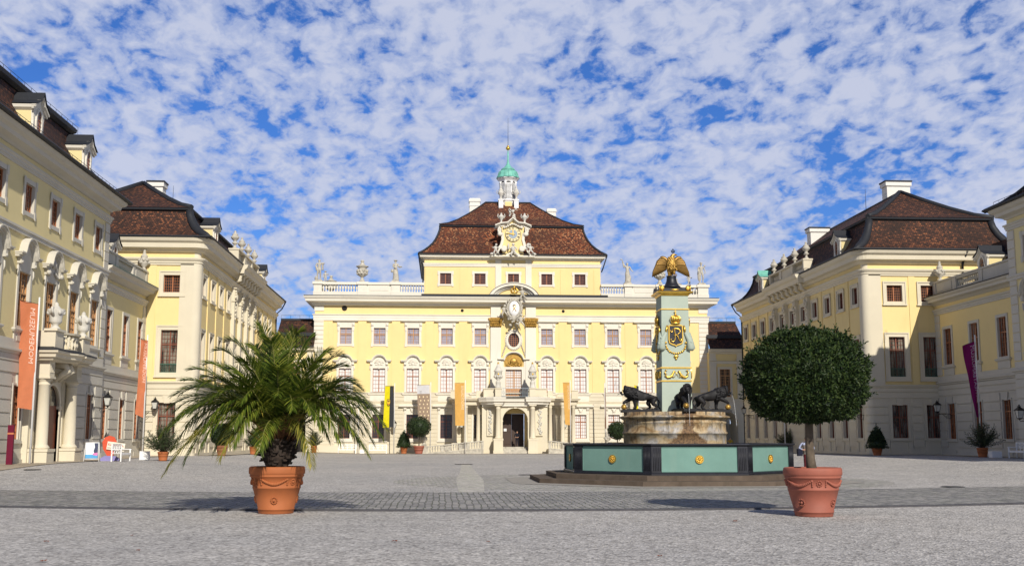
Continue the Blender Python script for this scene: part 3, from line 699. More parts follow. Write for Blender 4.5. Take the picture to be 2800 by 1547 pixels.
    H = zr-zbk-.25; L2 = []
    for f, g_ in ((0, 0), (.18, .10), (.38, .27), (.62, .53), (.82, .77), (1, 1)):
        e = 2.28; L2.append((eL+e+(x0-eL-e)*f, eR-e-(eR-e-x1)*f, eF+e+(9.9-eF-e)*f, eB-e-(eB-e-9.93)*f, zbk+.25+H*g_))
    s = MB(M); roof_loft(s, L2); s.obj('upper_roof', 'roof_tiles_red', P)
    s = MB(M)
    bx0, bx1, by0, by1, bz = L1[-1]; s.sweep([(bx0, by1), (bx0, by0), (bx1, by0), (bx1, by1)], [(-.3, bz-.04), (.0, bz-.04), (.14, bz+.02), (.17, bz+.10), (.12, bz+.16), (-.3, bz+.30)])
    for cx_, cy_ in ((0, 2), (1, 2)):
        s.tube([(l[cx_]+(.0), l[2], l[4]+.03) for l in L1], .13, 6); s.tube([(l[cx_], l[2], l[4]+.03) for l in L2], .09, 6)
    s.tube([(L2[-1][0], 9.9, zr+.03), (L2[-1][1], 9.9, zr+.03)], .14, 6)
    s.sweep([(eL, eB), (eL, eF), (eR, eF), (eR, eB)], [(-.1, ze-.10), (.10, ze-.08), (.14, ze+.04), (.0, ze+.08), (-.1, ze+.08)])
    s.obj('roof_lead', 'lead', rf)
    s = MB(M); s.tube([(eR+.1, eF+.1, ze-.05), (A1+.25, eF+.3, ze-1.5), (A1+.10, .2, ze-1.9)], .07, 6); s.tube([(eL-.1, eF+.1, ze-.05), (A0-.18, .2, ze-1.2), (A0-.12, .2, za0)], .08, 6); s.obj('downpipe', 'lead', P)
    for px0, px1, py0, py1, Y in ((1282, 1314, 542, 600, FY+13), (1495, 1521.5, 570, 615, FY+13)):
        a, b_ = atY(px0, py1, Y), atY(px1, py0, Y); s = MB(); s.box(a.x+.08, b_.x-.08, Y, Y+1.2, a.z-2, b_.z-.45); s.box(a.x, b_.x, Y-.08, Y+1.28, b_.z-.45, b_.z-.12); s.box(a.x+.1, b_.x-.1, Y+.02, Y+1.18, b_.z-.12, b_.z); s.box(a.x+.02, b_.x-.02, Y-.05, Y+1.25, b_.z-1.0, b_.z-.9)
        s.obj('chimney', 'chimney_plaster', rf)
    # ------------------------------------------------ bell turret
    ty = FY+10.2; tc = atY(1389, 520, ty); tx = tc.x
    def TV(py): return atY(1389, py, ty).z
    s = MB()
    z0 = TV(585); s.lathe([(1.02, z0-1.2), (1.02, TV(553)), (1.16, TV(552)), (1.16, TV(549)), (.98, TV(547)), (.98, TV(505)), (1.02, TV(500)), (1.2, TV(495)), (1.42, TV(491)), (1.42, TV(489)), (.9, TV(488))], (tx, ty, 0), 8, False, R_(22.5))
    for a in range(8):
        t = R_(45*a); x, y = tx+math.cos(t+R_(22.5))*1.0, ty+math.sin(t+R_(22.5))*1.0; s.lathe([(.16, TV(547)), (.13, TV(540)), (.13, TV(505)), (.2, TV(500))], (x, y, 0), 6)
    tu = s.obj('bell_turret', 'white_paint', P)
    s = MB(); s.quad((tx-.42, ty-1.04, z0-.9), (tx+.42, ty-1.04, z0-.9), (tx+.42, ty-1.04, TV(556)), (tx-.42, ty-1.04, TV(556))); s.obj('turret_panel', 'yellow_plaster', tu)
    for ang in (0, -45, 45):
        T = Matrix.Translation((tx, ty, 0)) @ Matrix.Rotation(R_(ang), 4, 'Z')
        s = MB(T); za, zb_ = TV(550), TV(513); pts = [(-.44, za), (.44, za), (.44, zb_)]+[(.44*math.cos(math.pi*k/10), zb_+.5*math.sin(math.pi*k/10)) for k in range(1, 10)]+[(-.44, zb_)]
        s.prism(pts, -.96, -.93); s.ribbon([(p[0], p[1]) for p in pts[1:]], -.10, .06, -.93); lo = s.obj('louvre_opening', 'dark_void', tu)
        s = MB(T)
        for k in range(14):
            z = za+.06+k*(zb_+.4-za)/14; hw = .42 if z < zb_ else .42*math.sqrt(max(.05, 1-((z-zb_)/.5)**2)); s.quad((-hw, -1.06, z), (hw, -1.06, z), (hw, -.965, z+.13), (-hw, -.965, z+.13))
        s.obj('louvre_slats', 'white_paint', lo)
    s = MB(); s.lathe([(1.46, TV(489)), (1.40, TV(487)), (1.26, TV(481)), (1.22, TV(476)), (1.10, TV(470.5)), (.80, TV(467.5)), (.86, TV(467)), (.86, TV(464)), (.80, TV(462.5)), (.52, TV(459)), (.33, TV(454)), (.19, TV(449)), (.12, TV(440)), (.07, TV(413)), (.0, TV(412))], (tx, ty, 0), 16)
    for a in range(16):
        t = math.pi*2*a/16; s.tube([(tx+r*math.cos(t), ty+r*math.sin(t), TV(p)) for r, p in ((1.42, 487), (1.27, 481), (1.23, 476), (1.11, 470.5), (.82, 467.3))], .025, 4)
    s.obj('copper_dome', 'copper', tu)
    s = MB(); s.ball((tx, ty, TV(406)), .26, 14, 10); s.ball((tx, ty, TV(400)), .12, 10, 8); s.lathe([(.29, TV(406)-.03), (.29, TV(406)+.03)], (tx, ty, 0), 14); s.obj('gilded_ball', 'gold', tu)
    s = MB(); s.tube([(tx, ty, TV(398)), (tx, ty, TV(323))], [.03, .015], 5); s.obj('lightning_rod', 'black_iron', tu)
    for sx in (-1, 1):
        x, y = tx+sx*.95, ty-1.25; s = MB()
        s.box(x-.27, x+.27, y-.27, y+.5, z0-1.2, TV(555)); s.box(x-.33, x+.33, y-.33, y+.5, TV(555), TV(552)); s.obj('turret_pier', 'white_paint', tu)
        s = MB(); zb_ = TV(552); s.lathe([(.2, 0), (.2, .12), (.09, .25), (.14, .4), (.33, .75), (.36, 1.0), (.22, 1.1), (.30, 1.2), (.15, 1.35), (.08, 1.5), (.1, 1.62), (0, 1.8)], (x, y, zb_), 12)
        for t in (-1, 1): s.tube([(x+t*.3, y, zb_+.7), (x+t*.52, y, zb_+.85), (x+t*.5, y, zb_+1.1), (x+t*.33, y, zb_+1.12)], .04, 5)
        s.obj('turret_urn', 'urn_stone', tu)
    # ------------------------------------------------ clock gable
    gy = FY-.35; gc = CU
    def GV(py): return atY(1402, py, gy).z
    def GU(px): return atY(px, 650, gy).x
    gx = GU(1402.5)
    def gm(lst): return [(gx+(px-1402.5)*.0415, GV(py)) for px, py in lst]
    s = MB(Matrix.Translation((0, gy, 0)))
    body = gm([(1374, 701), (1374, 640), (1371, 622), (1388, 617), (1402, 601), (1417, 617), (1434, 622), (1431, 640), (1431, 701)])
    s.prism(body, 0, 2.6); G = s.obj('clock_gable', 'yellow_plaster', P)
    s = MB(Matrix.Translation((0, gy, 0)))
    crown = gm([(1354, 619), (1370, 613), (1388, 611), (1396, 604), (1402, 598.5), (1408, 604), (1417, 611), (1435, 613), (1452, 620)])
    s.ribbon(crown, .13, .42, 2.0); s.ribbon([(p[0], p[1]-.14) for p in crown], .16, .28, 0)
    s.ribbon(crown, .13, .50, 0)
    for sx in (-1, 1):
        def q(px, py): return (gx+sx*(px-1402.5)*.0415, GV(py))
        s.ribbon([q(1436, 638), q(1434, 655), q(1438, 670), q(1443, 676)][::sx], .30*-1, .18, 0)
        s.ribbon([q(1432, 676), q(1440, 678), q(1446, 688), q(1453, 696), q(1463, 701)][::sx], -.20, .34, 0)
        for k in range(10):
            a = k*.7; s.ball((gx+sx*(.0+1.55)+.12*math.cos(a)*sx, -.28, GV(631)+.25*math.sin(a)), (.14, .12, .14), 7, 5, .15)
        c = q(1427, 681); s.lathe([(.34, 0), (.34, .3), (.2, .34)], (0, 0, 0), 16); 
        n_ = 3*16; T = Matrix.Translation((c[0], gy-.02, c[1])) @ Matrix.Rotation(R_(90), 4, 'X') @ Matrix.Translation((0, -gy, 0))
        for i in range(len(s.v)-n_, len(s.v)): s.v[i] = T @ s.v[i]
        c = q(1438, 641); s.ball((c[0], -.25, c[1]), (.30, .2, .26), 10, 6)
    s.box(gx-2.45, gx+2.45, -.42, 0, GV(703.5), GV(700)); s.ribbon(gm([(1385, 701), (1395, 696), (1409, 696), (1420, 701)]), .2, .25, 0)
    for px, py in [(1378+k*5.4, 622-11*math.exp(-((k-4.5)/3.)**2)) for k in range(10)]:
        u, z = gm([(px, py)])[0]; s.ball((u, -.16, z-.1), (.14, .12, .12), 7, 5, .2)
    s.obj('gable_moulding', 'trim_white', G)
    s = MB(Matrix.Translation((0, gy, 0)))
    putto(s, gx, GV(683), 1.0); s.ball((gx-.52, -.3, GV(676)), (.12, .08, .42), 7, 5, .1); putto(s, gx-2.0, GV(682), .8, 1); putto(s, gx+1.95, GV(681), .8, -1); s.ball((gx+1.75, -.45, GV(673)), (.28, .12, .3), 8, 6, .1); s.ball((gx-2.35, -.4, GV(696)), (.3, .2, .16), 8, 5, .1); s.ball((gx+2.35, -.4, GV(696)), (.3, .2, .16), 8, 5, .1)
    s.obj('putto_sculpture', 'urn_stone', G)
    s = MB(Matrix.Translation((0, gy, 0)))
    u, z = gm([(1402, 595)])[0]
    for k in range(16): s.ball((u+random.uniform(-.38, .38), random.uniform(-.3, .1), z+random.uniform(-.1, .8)), random.uniform(.08, .17), 6, 5, .25)
    for t in (-1, 1): s.tube([(u+t*.1, -.1, z+.7), (u+t*.4, -.1, z+1.05), (u+t*.5, -.1, z+.8)], .06, 5)
    s.obj('gable_finial', 'urn_stone', G)
    for sx in (-1, 1):
        s = MB(Matrix.Translation((0, gy, 0))); u, z = gm([(1402.5+sx*32, 612)])[0]
        s.lathe([(.24, 0), (.22, .1), (.08, .25), (.14, .45), (.32, .7), (.34, .85), (.2, .95), (.1, 1.05), (.1, 1.2), (0, 1.25)], (u, -.05, z), 12)
        for t in (-1, 1): s.tube([(u+t*.28, -.05, z+.6), (u+t*.42, -.05, z+.85), (u+t*.36, -.05, z+1.12)], .05, 5)
        s.obj('gable_urn', 'urn_stone', G)
    # clock
    cu, cz = gm([(1402.7, 640.3)])[0]
    def disc(name, r0, r1, y, mat, par, n=40):
        s = MB(Matrix.Translation((cu, gy, cz)))
        for k in range(n):
            a, b_ = 2*math.pi*k/n, 2*math.pi*(k+1)/n
            if r0 > 0: s.quad((r0*math.cos(a), y, r0*math.sin(a)), (r0*math.cos(b_), y, r0*math.sin(b_)), (r1*math.cos(b_), y, r1*math.sin(b_)), (r1*math.cos(a), y, r1*math.sin(a)))
            else: s.tri((0, y, 0), (r1*math.cos(a), y, r1*math.sin(a)), (r1*math.cos(b_), y, r1*math.sin(b_)))
            s.quad((r1*math.cos(a), y, r1*math.sin(a)), (r1*math.cos(b_), y, r1*math.sin(b_)), (r1*math.cos(b_), 0, r1*math.sin(b_)), (r1*math.cos(a), 0, r1*math.sin(a)))
        return s.obj(name, mat, par)
    plain('clock_yellow', (.74, .63, .36), .6, var=.03); plain('clock_blue', (.26, .33, .40), .5, var=.1)
    cf = disc('clock_face', 0, .86, -.07, 'clock_yellow', G); s = MB(Matrix.Translation((cu, gy, cz))); s.ribbon([(.84*math.cos(-math.pi*2*k/40), .84*math.sin(-math.pi*2*k/40)) for k in range(40)], .03, .11, closed=True); s.obj('clock_rim', 'black_iron', cf)
    disc('clock_centre', 0, .50, -.09, 'clock_blue', cf)
    s = MB(Matrix.Translation((cu, gy, cz)))
    ROM = ['XII', 'I', 'II', 'III', 'IIII', 'V', 'VI', 'VII', 'VIII', 'IX', 'X', 'XI']
    for k, t in enumerate(ROM):
        a = math.pi/2-2*math.pi*k/12; T0 = s.T; s.T = T0 @ Matrix.Rotation(-(a-math.pi/2), 4, 'Y') ; wd = .052
        segs = []; x = 0
        for ch in t:
            if ch == 'I': segs.append(((x+.01, .58), (x+.01, .80))); x += .045
            if ch == 'V': segs += [((x+.0, .80), (x+.035, .58)), ((x+.07, .80), (x+.035, .58))]; x += .10
            if ch == 'X': segs += [((x+.0, .80), (x+.08, .58)), ((x+.08, .80), (x+.0, .58))]; x += .11
        for (xa, za_), (xb, zb_) in segs:
            dx, dz = xb-xa, zb_-za_; L = math.hypot(dx, dz); nx, nz = -dz/L*.013, dx/L*.013
            s.prism([(xa-x/2-nx, za_-nz), (xb-x/2-nx, zb_-nz), (xb-x/2+nx, zb_+nz), (xa-x/2+nx, za_+nz)], -.085, -.072)
        s.T = T0
    s.obj('roman_numerals', 'black_iron', cf)
    for nm, ang, L, w_ in (('hour_hand', 90+1, .62, .06), ('minute_hand', 172, .82, .055)):
        s = MB(Matrix.Translation((cu, gy, cz)) @ Matrix.Rotation(-R_(ang), 4, 'Y'))
        s.prism([(-.22, -.025), (.0, -w_), (L*.72, -w_*.8), (L, 0), (L*.72, w_*.8), (0, w_), (-.22, .025)], -.14 if nm[0] == 'h' else -.17, -.12 if nm[0] == 'h' else -.15); s.obj(nm, 'gold', cf)
    # ------------------------------------------------ parapet balustrades
    zb0, zb1 = z_top+.10, FV(773.5)
    for side in (-1, 1):
        s = MB(M)
        if side < 0: U = [FU(858, 790), FU(880, 790), FU(979, 790), FU(1003, 790), FU(1070, 790), FU(1094, 790), A0]
        else: U = [FU(1936, 790), FU(1908, 790), FU(1828, 790), FU(1796, 790), FU(1728, 790), FU(1708, 790), A1]
        X = [(min(a, b_), max(a, b_)) for a, b_ in zip(U, U[1:])]
        zr0 = FV(800); zr1 = FV(781)
        y0, y1 = -.05, .35
        s.box(min(U), max(U), y0-.06, y1+.06, zb0, zr0)
        for k in (0, 2, 4):
            s.box(X[k][0], X[k][1], y0-.10, y1+.1, zb0+.0, zr1+.02); s.box(X[k][0]-.14, X[k][1]+.14, y0-.24, y1+.24, zr1+.02, zb1); s.box(X[k][0]-.05, X[k][1]+.05, y0-.16, y1+.16, zb0-.01, zr0+.03)
        s.box(X[3][0], X[3][1], y0+.02, y1, zr0, zr1); s.box(X[3][0]+.3, X[3][1]-.3, y0-.02, y0+.03, zr0+.12, zr1-.18)
        for k in (1, 3, 5): s.box(X[k][0], X[k][1], y0-.1, y1+.1, zr1+.001, zb1-.03)
        # the side run goes back to the attic
        e = U[0]; s.box(min(e, e-side*-.0)-.02 if side < 0 else e-.38, (e+.38) if side < 0 else e+.02, y1, 16, zb0, zr0); s.box((e-.06) if side < 0 else e-.44, (e+.44) if side < 0 else e+.06, y1, 16, zr1, zb1-.03)
        o = s.obj('parapet', 'trim_white', P)
        for q_ in (1, 5): s = MB(M); balusters(s, X[q_][0], X[q_][1], zr0, zr1, .15, r=.12); s.obj('baluster_row', 'trim_white', o)
        s = MB(M)
        for k in range(44):
            y = y1+.2+k*.34; x = e+.19 if side < 0 else e-.19; h = zr1-zr0
            s.lathe([(.07, 0), (.05, h*.15), (.12, h*.5), (.11, h*.68), (.05, h*.86), (.07, h)], (x, y, zr0), 6)
        s.obj('baluster_row', 'trim_white', o)
    return P, z_top, zb1
PALACE, P_ZT, P_ZB = palace()
# ================================================================== side wings
win_mesh('s4_ground', 1.15, 2.62, 'keystone', 'sash_wood', 'glass_mid', rev=.20, cols=4, rows=7, b=.10, trans=.70, stone='grey_stone')
win_mesh('s4_main', 1.45, 2.70, 'arch_plain', 'sash_wood_light', 'glass_mid', rev=.20, cols=4, rows=8, b=.22, trans=.62, stone='grey_stone')
win_mesh('s4_mask', 1.45, 2.70, 'arch_mask', 'sash_wood_light', 'glass_mid', rev=.20, cols=4, rows=8, b=.22, trans=.62, stone='grey_stone')
win_mesh('s4_top', 1.20, 1.42, 'ears', 'sash_wood', 'glass_mid', rev=.20, cols=4, rows=5, b=.24, trans=0, stone='grey_stone')
win_mesh('sl_main', 1.20, 2.68, 'sill', 'sash_wood', 'glass_mid', rev=.20, cols=4, rows=8, b=.20, trans=.62, stone='grey_stone')
win_mesh('w_top', 1.22, 1.26, 'deep', 'sash_wood', 'glass_dark', rev=.25, cols=8, rows=6, b=.26, trans=0, stone='pale_stone')
win_mesh('w_top_side', 1.10, 1.30, 'deep', 'sash_wood_dark', 'glass_dark', rev=.24, cols=6, rows=5, b=.24, trans=0, stone='pale_stone')
win_mesh('w_main', 1.24, 3.05, 'deep', 'sash_wood_dark', 'glass_mid', rev=.25, cols=6, rows=10, b=.30, trans=.66, stone='pale_stone')
win_mesh('w_main_side', 1.10, 3.0, 'deep', 'sash_wood_dark', 'glass_mid', rev=.24, cols=6, rows=10, b=.24, trans=.66, stone='pale_stone')
win_mesh('w_ground', 1.24, 2.50, 'keystone', 'sash_wood_dark', 'glass_mid', rev=.25, cols=6, rows=6, b=.12, trans=.62, stone='pale_stone')
win_mesh('w_ground_side', 1.05, 2.50, 'keystone', 'sash_wood_dark', 'glass_mid', rev=.28, cols=6, rows=7, b=.12, trans=.62, stone='pale_stone')
plain('grille_green', (.05, .13, .09), .5, var=.2)
WH = {'s4_ground': (1.15, 2.62), 's4_main': (1.45, 2.70), 's4_mask': (1.45, 2.70), 's4_top': (1.2, 1.42), 'sl_main': (1.2, 2.68), 'w_top': (1.22, 1.26), 'w_top_side': (1.1, 1.3),
      'w_main': (1.24, 3.05), 'w_main_side': (1.1, 3.0), 'w_ground': (1.24, 2.5), 'w_ground_side': (1.05, 2.5)}
def op(t, u, v): w, h = WH[t]; return (u-w/2-.01, u+w/2+.01, v-.01, v+h+.01)
def frameL(X): return Matrix.Translation((X, 0, 0)) @ Matrix.Rotation(R_(90), 4, 'Z')
def frameR(X): return Matrix.Translation((X, 0, 0)) @ Matrix.Rotation(R_(-90), 4, 'Z')
def dormer(M, u, v, par, w=1.5, h=2.5, dep=3.2, y0=.15, copper=False):
    s = MB(M); hw = w/2
    s.box(u-hw, u+hw, y0+.12, y0+dep, v, v+h*.66); s.box(u-hw-.02, u+hw+.02, y0+.12, y0+dep, v+h*.36, v+h*.36+.05)
    D = s.obj('dormer', 'beige_plaster' , par)
    s = MB(M); s.prism([(u-hw-.05, v), (u+hw+.05, v), (u+hw-.05, v+h*.40), (u+hw+.02, v+h*.66), (u, v+h*.95), (u-hw-.02, v+h*.66), (u-hw+.05, v+h*.40)], y0, y0+.12)
    for sx in (-1, 1): s.sweep([(u+sx*(hw+.0), y0+dep), (u+sx*hw, y0)], [(-.02, v+h*.60), (.16, v+h*.66), (.2, v+h*.72), (-.02, v+h*.74)], side=-sx)
    g = [(u-hw-.24, v+h*.66), (u-hw*.45, v+h*.80), (u, v+h), (u+hw*.45, v+h*.80), (u+hw+.24, v+h*.66)]
    s.ribbon(g, .12, .20, y0+.02); s.ribbon([(p[0], p[1]-.10) for p in g], .09, .10, y0+.02)
    oz = v+h*.42; pts = [(u+.34*math.cos(-2*math.pi*k/20), oz+.62*math.sin(-2*math.pi*k/20)) for k in range(20)]
    s.ribbon(pts, .13, .07, y0, closed=True); s.obj('dormer_front', 'trim_white', D)
    s = MB(M); g2 = [(p[0]*1., p[1]+.19) for p in g]
    for a, b in zip(g2, g2[1:]): s.quad((a[0], y0-.26, a[1]), (b[0], y0-.26, b[1]), (b[0], y0+dep, b[1]), (a[0], y0+dep, a[1])); s.quad((a[0], y0-.26, a[1]-.05), (b[0], y0-.26, b[1]-.05), (b[0], y0-.26, b[1]), (a[0], y0-.26, a[1]))
    s.obj('dormer_roof', 'copper' if copper else 'lead', D)
    s = MB(M); s.prism([(u+.33*math.cos(2*math.pi*k/20), oz+.61*math.sin(2*math.pi*k/20)) for k in range(20)], y0-.012, y0-.008); wn = s.obj('oval_window', 'glass_mid', D)
    s = MB(M)
    for x in (-.12, .12): s.box(u+x-.02, u+x+.02, y0-.035, y0-.014, oz-.55, oz+.55)
    for z in (-.36, -.12, .12, .36): s.box(u-.30, u+.30, y0-.035, y0-.014, oz+z-.02, oz+z+.02)
    s.obj('window_frame', 'sash_wood', wn)
    return D
def snow_rail(mb, path, h=.35, n=40):
    pts = [Vector(a).lerp(Vector(b), t/n) for a, b in zip(path, path[1:]) for t in range(n+1)]
    mb.tube([p+Vector((0, 0, h)) for p in pts], .015, 4, cap=False)
    for p in pts[::2]: mb.tube([p, p+Vector((0, 0, h))], .012, 4, cap=False)

def four_storey(side):
    L = side < 0; X = -20.9 if L else 36.4; yel = 'beige_plaster'
    M = frameL(X) if L else frameR(X); sg = 1 if L else -1
    Ye = 68.9 if L else 67.8; Yn = 36.
    P = thing('palace_wing', (X-sg*6, 52, 0), 'four-storey pale wing with arched window hoods and roof dormers at the left edge' if L else 'four-storey wing sliced off by the right edge with overhanging cornice', 'building')
    def U(y): return sg*y
    u0, u1 = sorted((U(Yn), U(Ye))); bys = [66.75-3.73*k for k in range(8)] if L else [65.3-3.73*k for k in range(8)]
    rows = [('s4_ground', 1.60), ('s4_main', 7.12), ('s4_top', 12.88)]
    ops = []; pl = []
    for i, y in enumerate(bys):
        for t, v in rows:
            tt = t
            if t == 's4_main' and i == 2: tt = 's4_mask'
            if t == 's4_ground' and i == 2: continue
            ops.append(op(tt, U(y), v)); pl.append((tt, U(y), v))
    door = (U(bys[2])-1.2, U(bys[2])+1.2, .2, 4.6); ops.append(door)
    s = MB(M); s.wall(u0, u1, 5.98, 16.0, ops); s.quad((U(Ye), 0, 5.98), (U(Ye), 13, 5.98), (U(Ye), 13, 16), (U(Ye), 0, 16)); s.obj('wall', yel, P)
    s = MB(M); s.wall(u0, u1, -.8, 5.98, ops); s.quad((U(Ye), 0, -.8), (U(Ye), 13, -.8), (U(Ye), 13, 5.98), (U(Ye), 0, 5.98))
    gops = [(o[0]-.28, o[1]+.28, o[2]-.25, o[3]+.02) for o in ops if o[3] < 5.5]+[(U(bys[2])-2.9, U(bys[2])+2.9, -1, 7)]
    s.courses(u0+(-.0), u1, .95, 4.75, 6, .075, .065, gops); s.box(u0, u1, -.065, .01, 4.83, 5.30); s.box(u0, u1, -.065, .01, 5.38, 5.70); s.box(u0, u1, -.10, .01, -.8, .62); s.box(u0, u1, -.03, .01, .62, .92)
    s.sweep([(u0, 5), (u0, 0), (u1, 0), (u1, 5)], [(.0, 5.70), (.10, 5.72), (.12, 5.80), (.22, 5.86), (.22, 5.96), (.05, 6.0), (0, 6.0)])
    s.box(u0, u1, -.05, .01, 6.0, 6.45)
    s.obj('stone_ground_storey', 'grey_stone', P)
    s = MB(M)
    s.sweep([(u0, 13), (u0, 0), (u1, 0), (u1, 13)], [(0, 11.62), (.10, 11.64), (.10, 11.80), (.16, 11.84), (.16, 11.96), (0, 12.0)])
    s.sweep([(u0, 13), (u0, 0), (u1, 0), (u1, 13)], [(0, 14.88), (.07, 14.90), (.07, 15.02), (.12, 15.04), (.12, 15.16), (.20, 15.22), (.20, 15.30), (0, 15.33)])
    s.sweep([(u0, 13), (u0, 0), (u1, 0), (u1, 13)], [(0, 15.62), (.08, 15.64), (.14, 15.72), (.20, 15.76), (.50, 15.86), (.54, 16.06), (.74, 16.16), (.86, 16.34), (0, 16.36)])
    ce = U(Ye); quoins(s, min(ce, ce-sg*.85), max(ce, ce-sg*.85), 6.5, 14.85, 14, .05, gap=.04)
    s.obj('cornice', 'grey_stone' if not L else 'grey_stone', P)
    for t, u, v in pl: put_window(P, M, u, v, t)
    # roof
    s = MB(M); e = .95; lv = []
    for a, z in ((0, 16.36), (.55, 16.62), (1.1, 17.05), (1.6, 17.6), (2.0, 18.25), (2.3, 18.95), (2.45, 19.7)): lv.append((u0-e+a*.9, u1+e-a*1.9, -e+a, 14-a, z) if L else (u0-e+a*1.9, u1+e-a*.9, -e+a, 14-a, z))
    roof_loft(s, lv); rf = s.obj('roof', 'roof_tiles_brown', P)
    s = MB(M); lv2 = []
    for a, z in ((2.2, 19.9), (4.0, 20.6), (5.6, 21.6), (6.6, 22.4)): lv2.append((u0-e+a, u1+e-a-2.2, -e+a, 14-a, z) if L else (u0-e+a+2.2, u1+e-a, -e+a, 14-a, z))
    roof_loft(s, lv2); s.obj('upper_roof', 'roof_tiles_brown', P)
    s = MB(M); b = lv[-1]; s.sweep([(b[0], b[3]), (b[0], b[2]), (b[1], b[2]), (b[1], b[3])], [(-.2, 19.6), (.10, 19.6), (.30, 19.75), (.34, 19.95), (.25, 20.05), (-.2, 20.1)])
    s.sweep([(u0-e, 14), (u0-e, -e), (u1+e, -e), (u1+e, 14)], [(-.15, 16.34), (.06, 16.34), (.14, 16.42), (.10, 16.50), (-.1, 16.48)])
    for ui in (0, 1): s.tube([(l[ui], l[2], l[4]+.04) for l in lv], .16, 6)
    T = MB(M); 
    s.obj('roof_lead', 'lead', rf)
    s = MB(M); snow_rail(s, [(u0, -e+.15, 16.5), (u1+(.7 if L else .7), -e+.15, 16.5)], .30, 90); snow_rail(s, [(u0+2, b[2]+.1, 20.1), (u1-2, b[2]+.1, 20.1)], .4, 60); s.obj('roof_guard_rail', 'black_iron', rf)
    for y in ([64.6, 56.6, 48.6] if L else [63.4, 55.4]): dormer(M, U(y), 16.75, rf)
    # portal
    if L:
        yc = bys[2]; s = MB(M); u = U(yc)
        s.box(u-2.75, u+2.75, -.28, .0, -.6, 5.0)
        # arch surround in front of the door
        pts = [(u+1.1, .0), (u+1.1, 3.3)]+[(u+1.1*math.cos(math.pi*k/16), 3.3+1.1*math.sin(math.pi*k/16)) for k in range(1, 16)]+[(u-1.1, 3.3), (u-1.1, .0)]
        s.ribbon(pts, -.34, .14, -.28); s.ribbon(pts, -.14, .20, -.28)
        for sx in (-1, 1): s.box(u+sx*1.28-.22, u+sx*1.28+.22, -.44, -.28, 3.18, 3.34); s.box(u+sx*2.1-.38, u+sx*2.1+.38, -.42, -.28, 1.2, 4.8)
        po = s.obj('portal', 'pale_stone', P)
        s = MB(M); s.prism([(p[0], p[1]) for p in pts], -.30, -.285); do = s.obj('portal_door', 'sash_wood_dark', po)
        s = MB(M); fan = [(u+1.0*math.cos(math.pi*k/16), 3.35+1.0*math.sin(math.pi*k/16)) for k in range(17)]; s.prism(fan, -.315, -.302); s.obj('fanlight', 'glass_dark', do)
        for du in (-2.1, 2.1):
            s = MB(M); x = u+du; y = -.72
            s.box(x-.52, x+.52, y-.5, .0, -.6, 1.05); s.box(x-.56, x+.56, y-.54, .0, .98, 1.12); s.obj('column_pedestal', 'pale_stone', po)
            s = MB(M); s.lathe([(.42, 1.12), (.42, 1.22), (.36, 1.27), (.31, 1.36), (.315, 2.2), (.27, 4.30), (.30, 4.33), (.30, 4.38), (.27, 4.41), (.27, 4.5), (.36, 4.58), (.38, 4.66)], (x, y, 0), 22); s.box(x-.42, x+.42, y-.42, y+.42, 4.64, 4.74); s.box(x-.36, x+.36, y-.36, 0, 4.74, 4.84)
            s.obj('column', 'pale_stone', po)
            s = MB(M); s.box(x-.36, x+.36, y-.36, .0, 4.84, 5.55)
            for k in range(4): s.box(x-.27+k*.16, x-.20+k*.16, y-.385, y-.355, 4.95, 5.35)
            s.obj('triglyph_block', 'pale_stone', po)
        # balcony slab with serpentine front
        def bp(f):  # path
            o = []
            o.append((u-2.75, 0)); o.append((u-2.75, -1.30-f)); o.append((u-1.55, -1.30-f))
            for k in range(7):
                a = k/6; o.append((u-1.40+2.8*a, -1.02-f-.55*math.sin(math.pi*a)))
            o += [(u+1.55, -1.30-f), (u+2.75, -1.30-f), (u+2.75, 0)]; return o
        s = MB(M); s.sweep(bp(0), [(-.25, 5.52), (0, 5.55), (.06, 5.66), (.18, 5.70), (.22, 5.86), (.34, 5.92), (.36, 6.02), (-.1, 6.08)])
        pp = bp(.1); a = [s.av((p[0], p[1], 5.60)) for p in pp]; b_ = [s.av((p[0], p[1], 6.05)) for p in pp]; s.af(a); s.af(b_)
        s.ball((u, -.75, 5.2), (.26, .5, .34), 10, 8)
        for sx in (-1, 1):
            s.tube([(u+sx*.30, -.5, 5.45), (u+sx*.30, -1.15, 5.40), (u+sx*.30, -1.25, 5.15), (u+sx*.30, -1.0, 5.0), (u+sx*.30, -.6, 4.6)], [.16, .2, .2, .16, .1], 8)
        s.obj('balcony_slab', 'pale_stone', po)
        s = MB(M); s.sweep(bp(0), [(-.1, 6.08), (.38, 6.03), (.36, 6.10), (-.05, 6.24)]); s.obj('lead_flashing', 'lead', po)
        s = MB(M)
        for sx in (-1, 1):
            s.box(u+sx*2.15-.58, u+sx*2.15+.58, -1.36, -.90, 6.1, 7.02); s.box(u+sx*2.15-.68, u+sx*2.15+.68, -1.46, -.80, 7.02, 7.14)
            s.box(u+sx*2.6-.12, u+sx*2.6+.12, -.9, 0, 6.1, 7.04)
        s.sweep([(u-1.5, -1.30)]+bp(.0)[3:-3]+[(u+1.5, -1.30)], [(-.32, 6.98), (.06, 6.98), (.1, 7.08), (-.36, 7.10)]); s.sweep([(u-1.5, -1.30)]+bp(.0)[3:-3]+[(u+1.5, -1.30)], [(-.26, 6.12), (.02, 6.12), (.0, 6.24), (-.26, 6.24)])
        for k in range(9):
            a = (k+.5)/9; s.lathe([(.07, 0), (.05, .1), (.12, .3), (.05, .45), (.12, .58), (.06, .74)], (u-1.45+2.9*a, -.92-.5*math.sin(math.pi*a), 6.24), 8)
        s.obj('balcony_parapet', 'pale_stone', po)
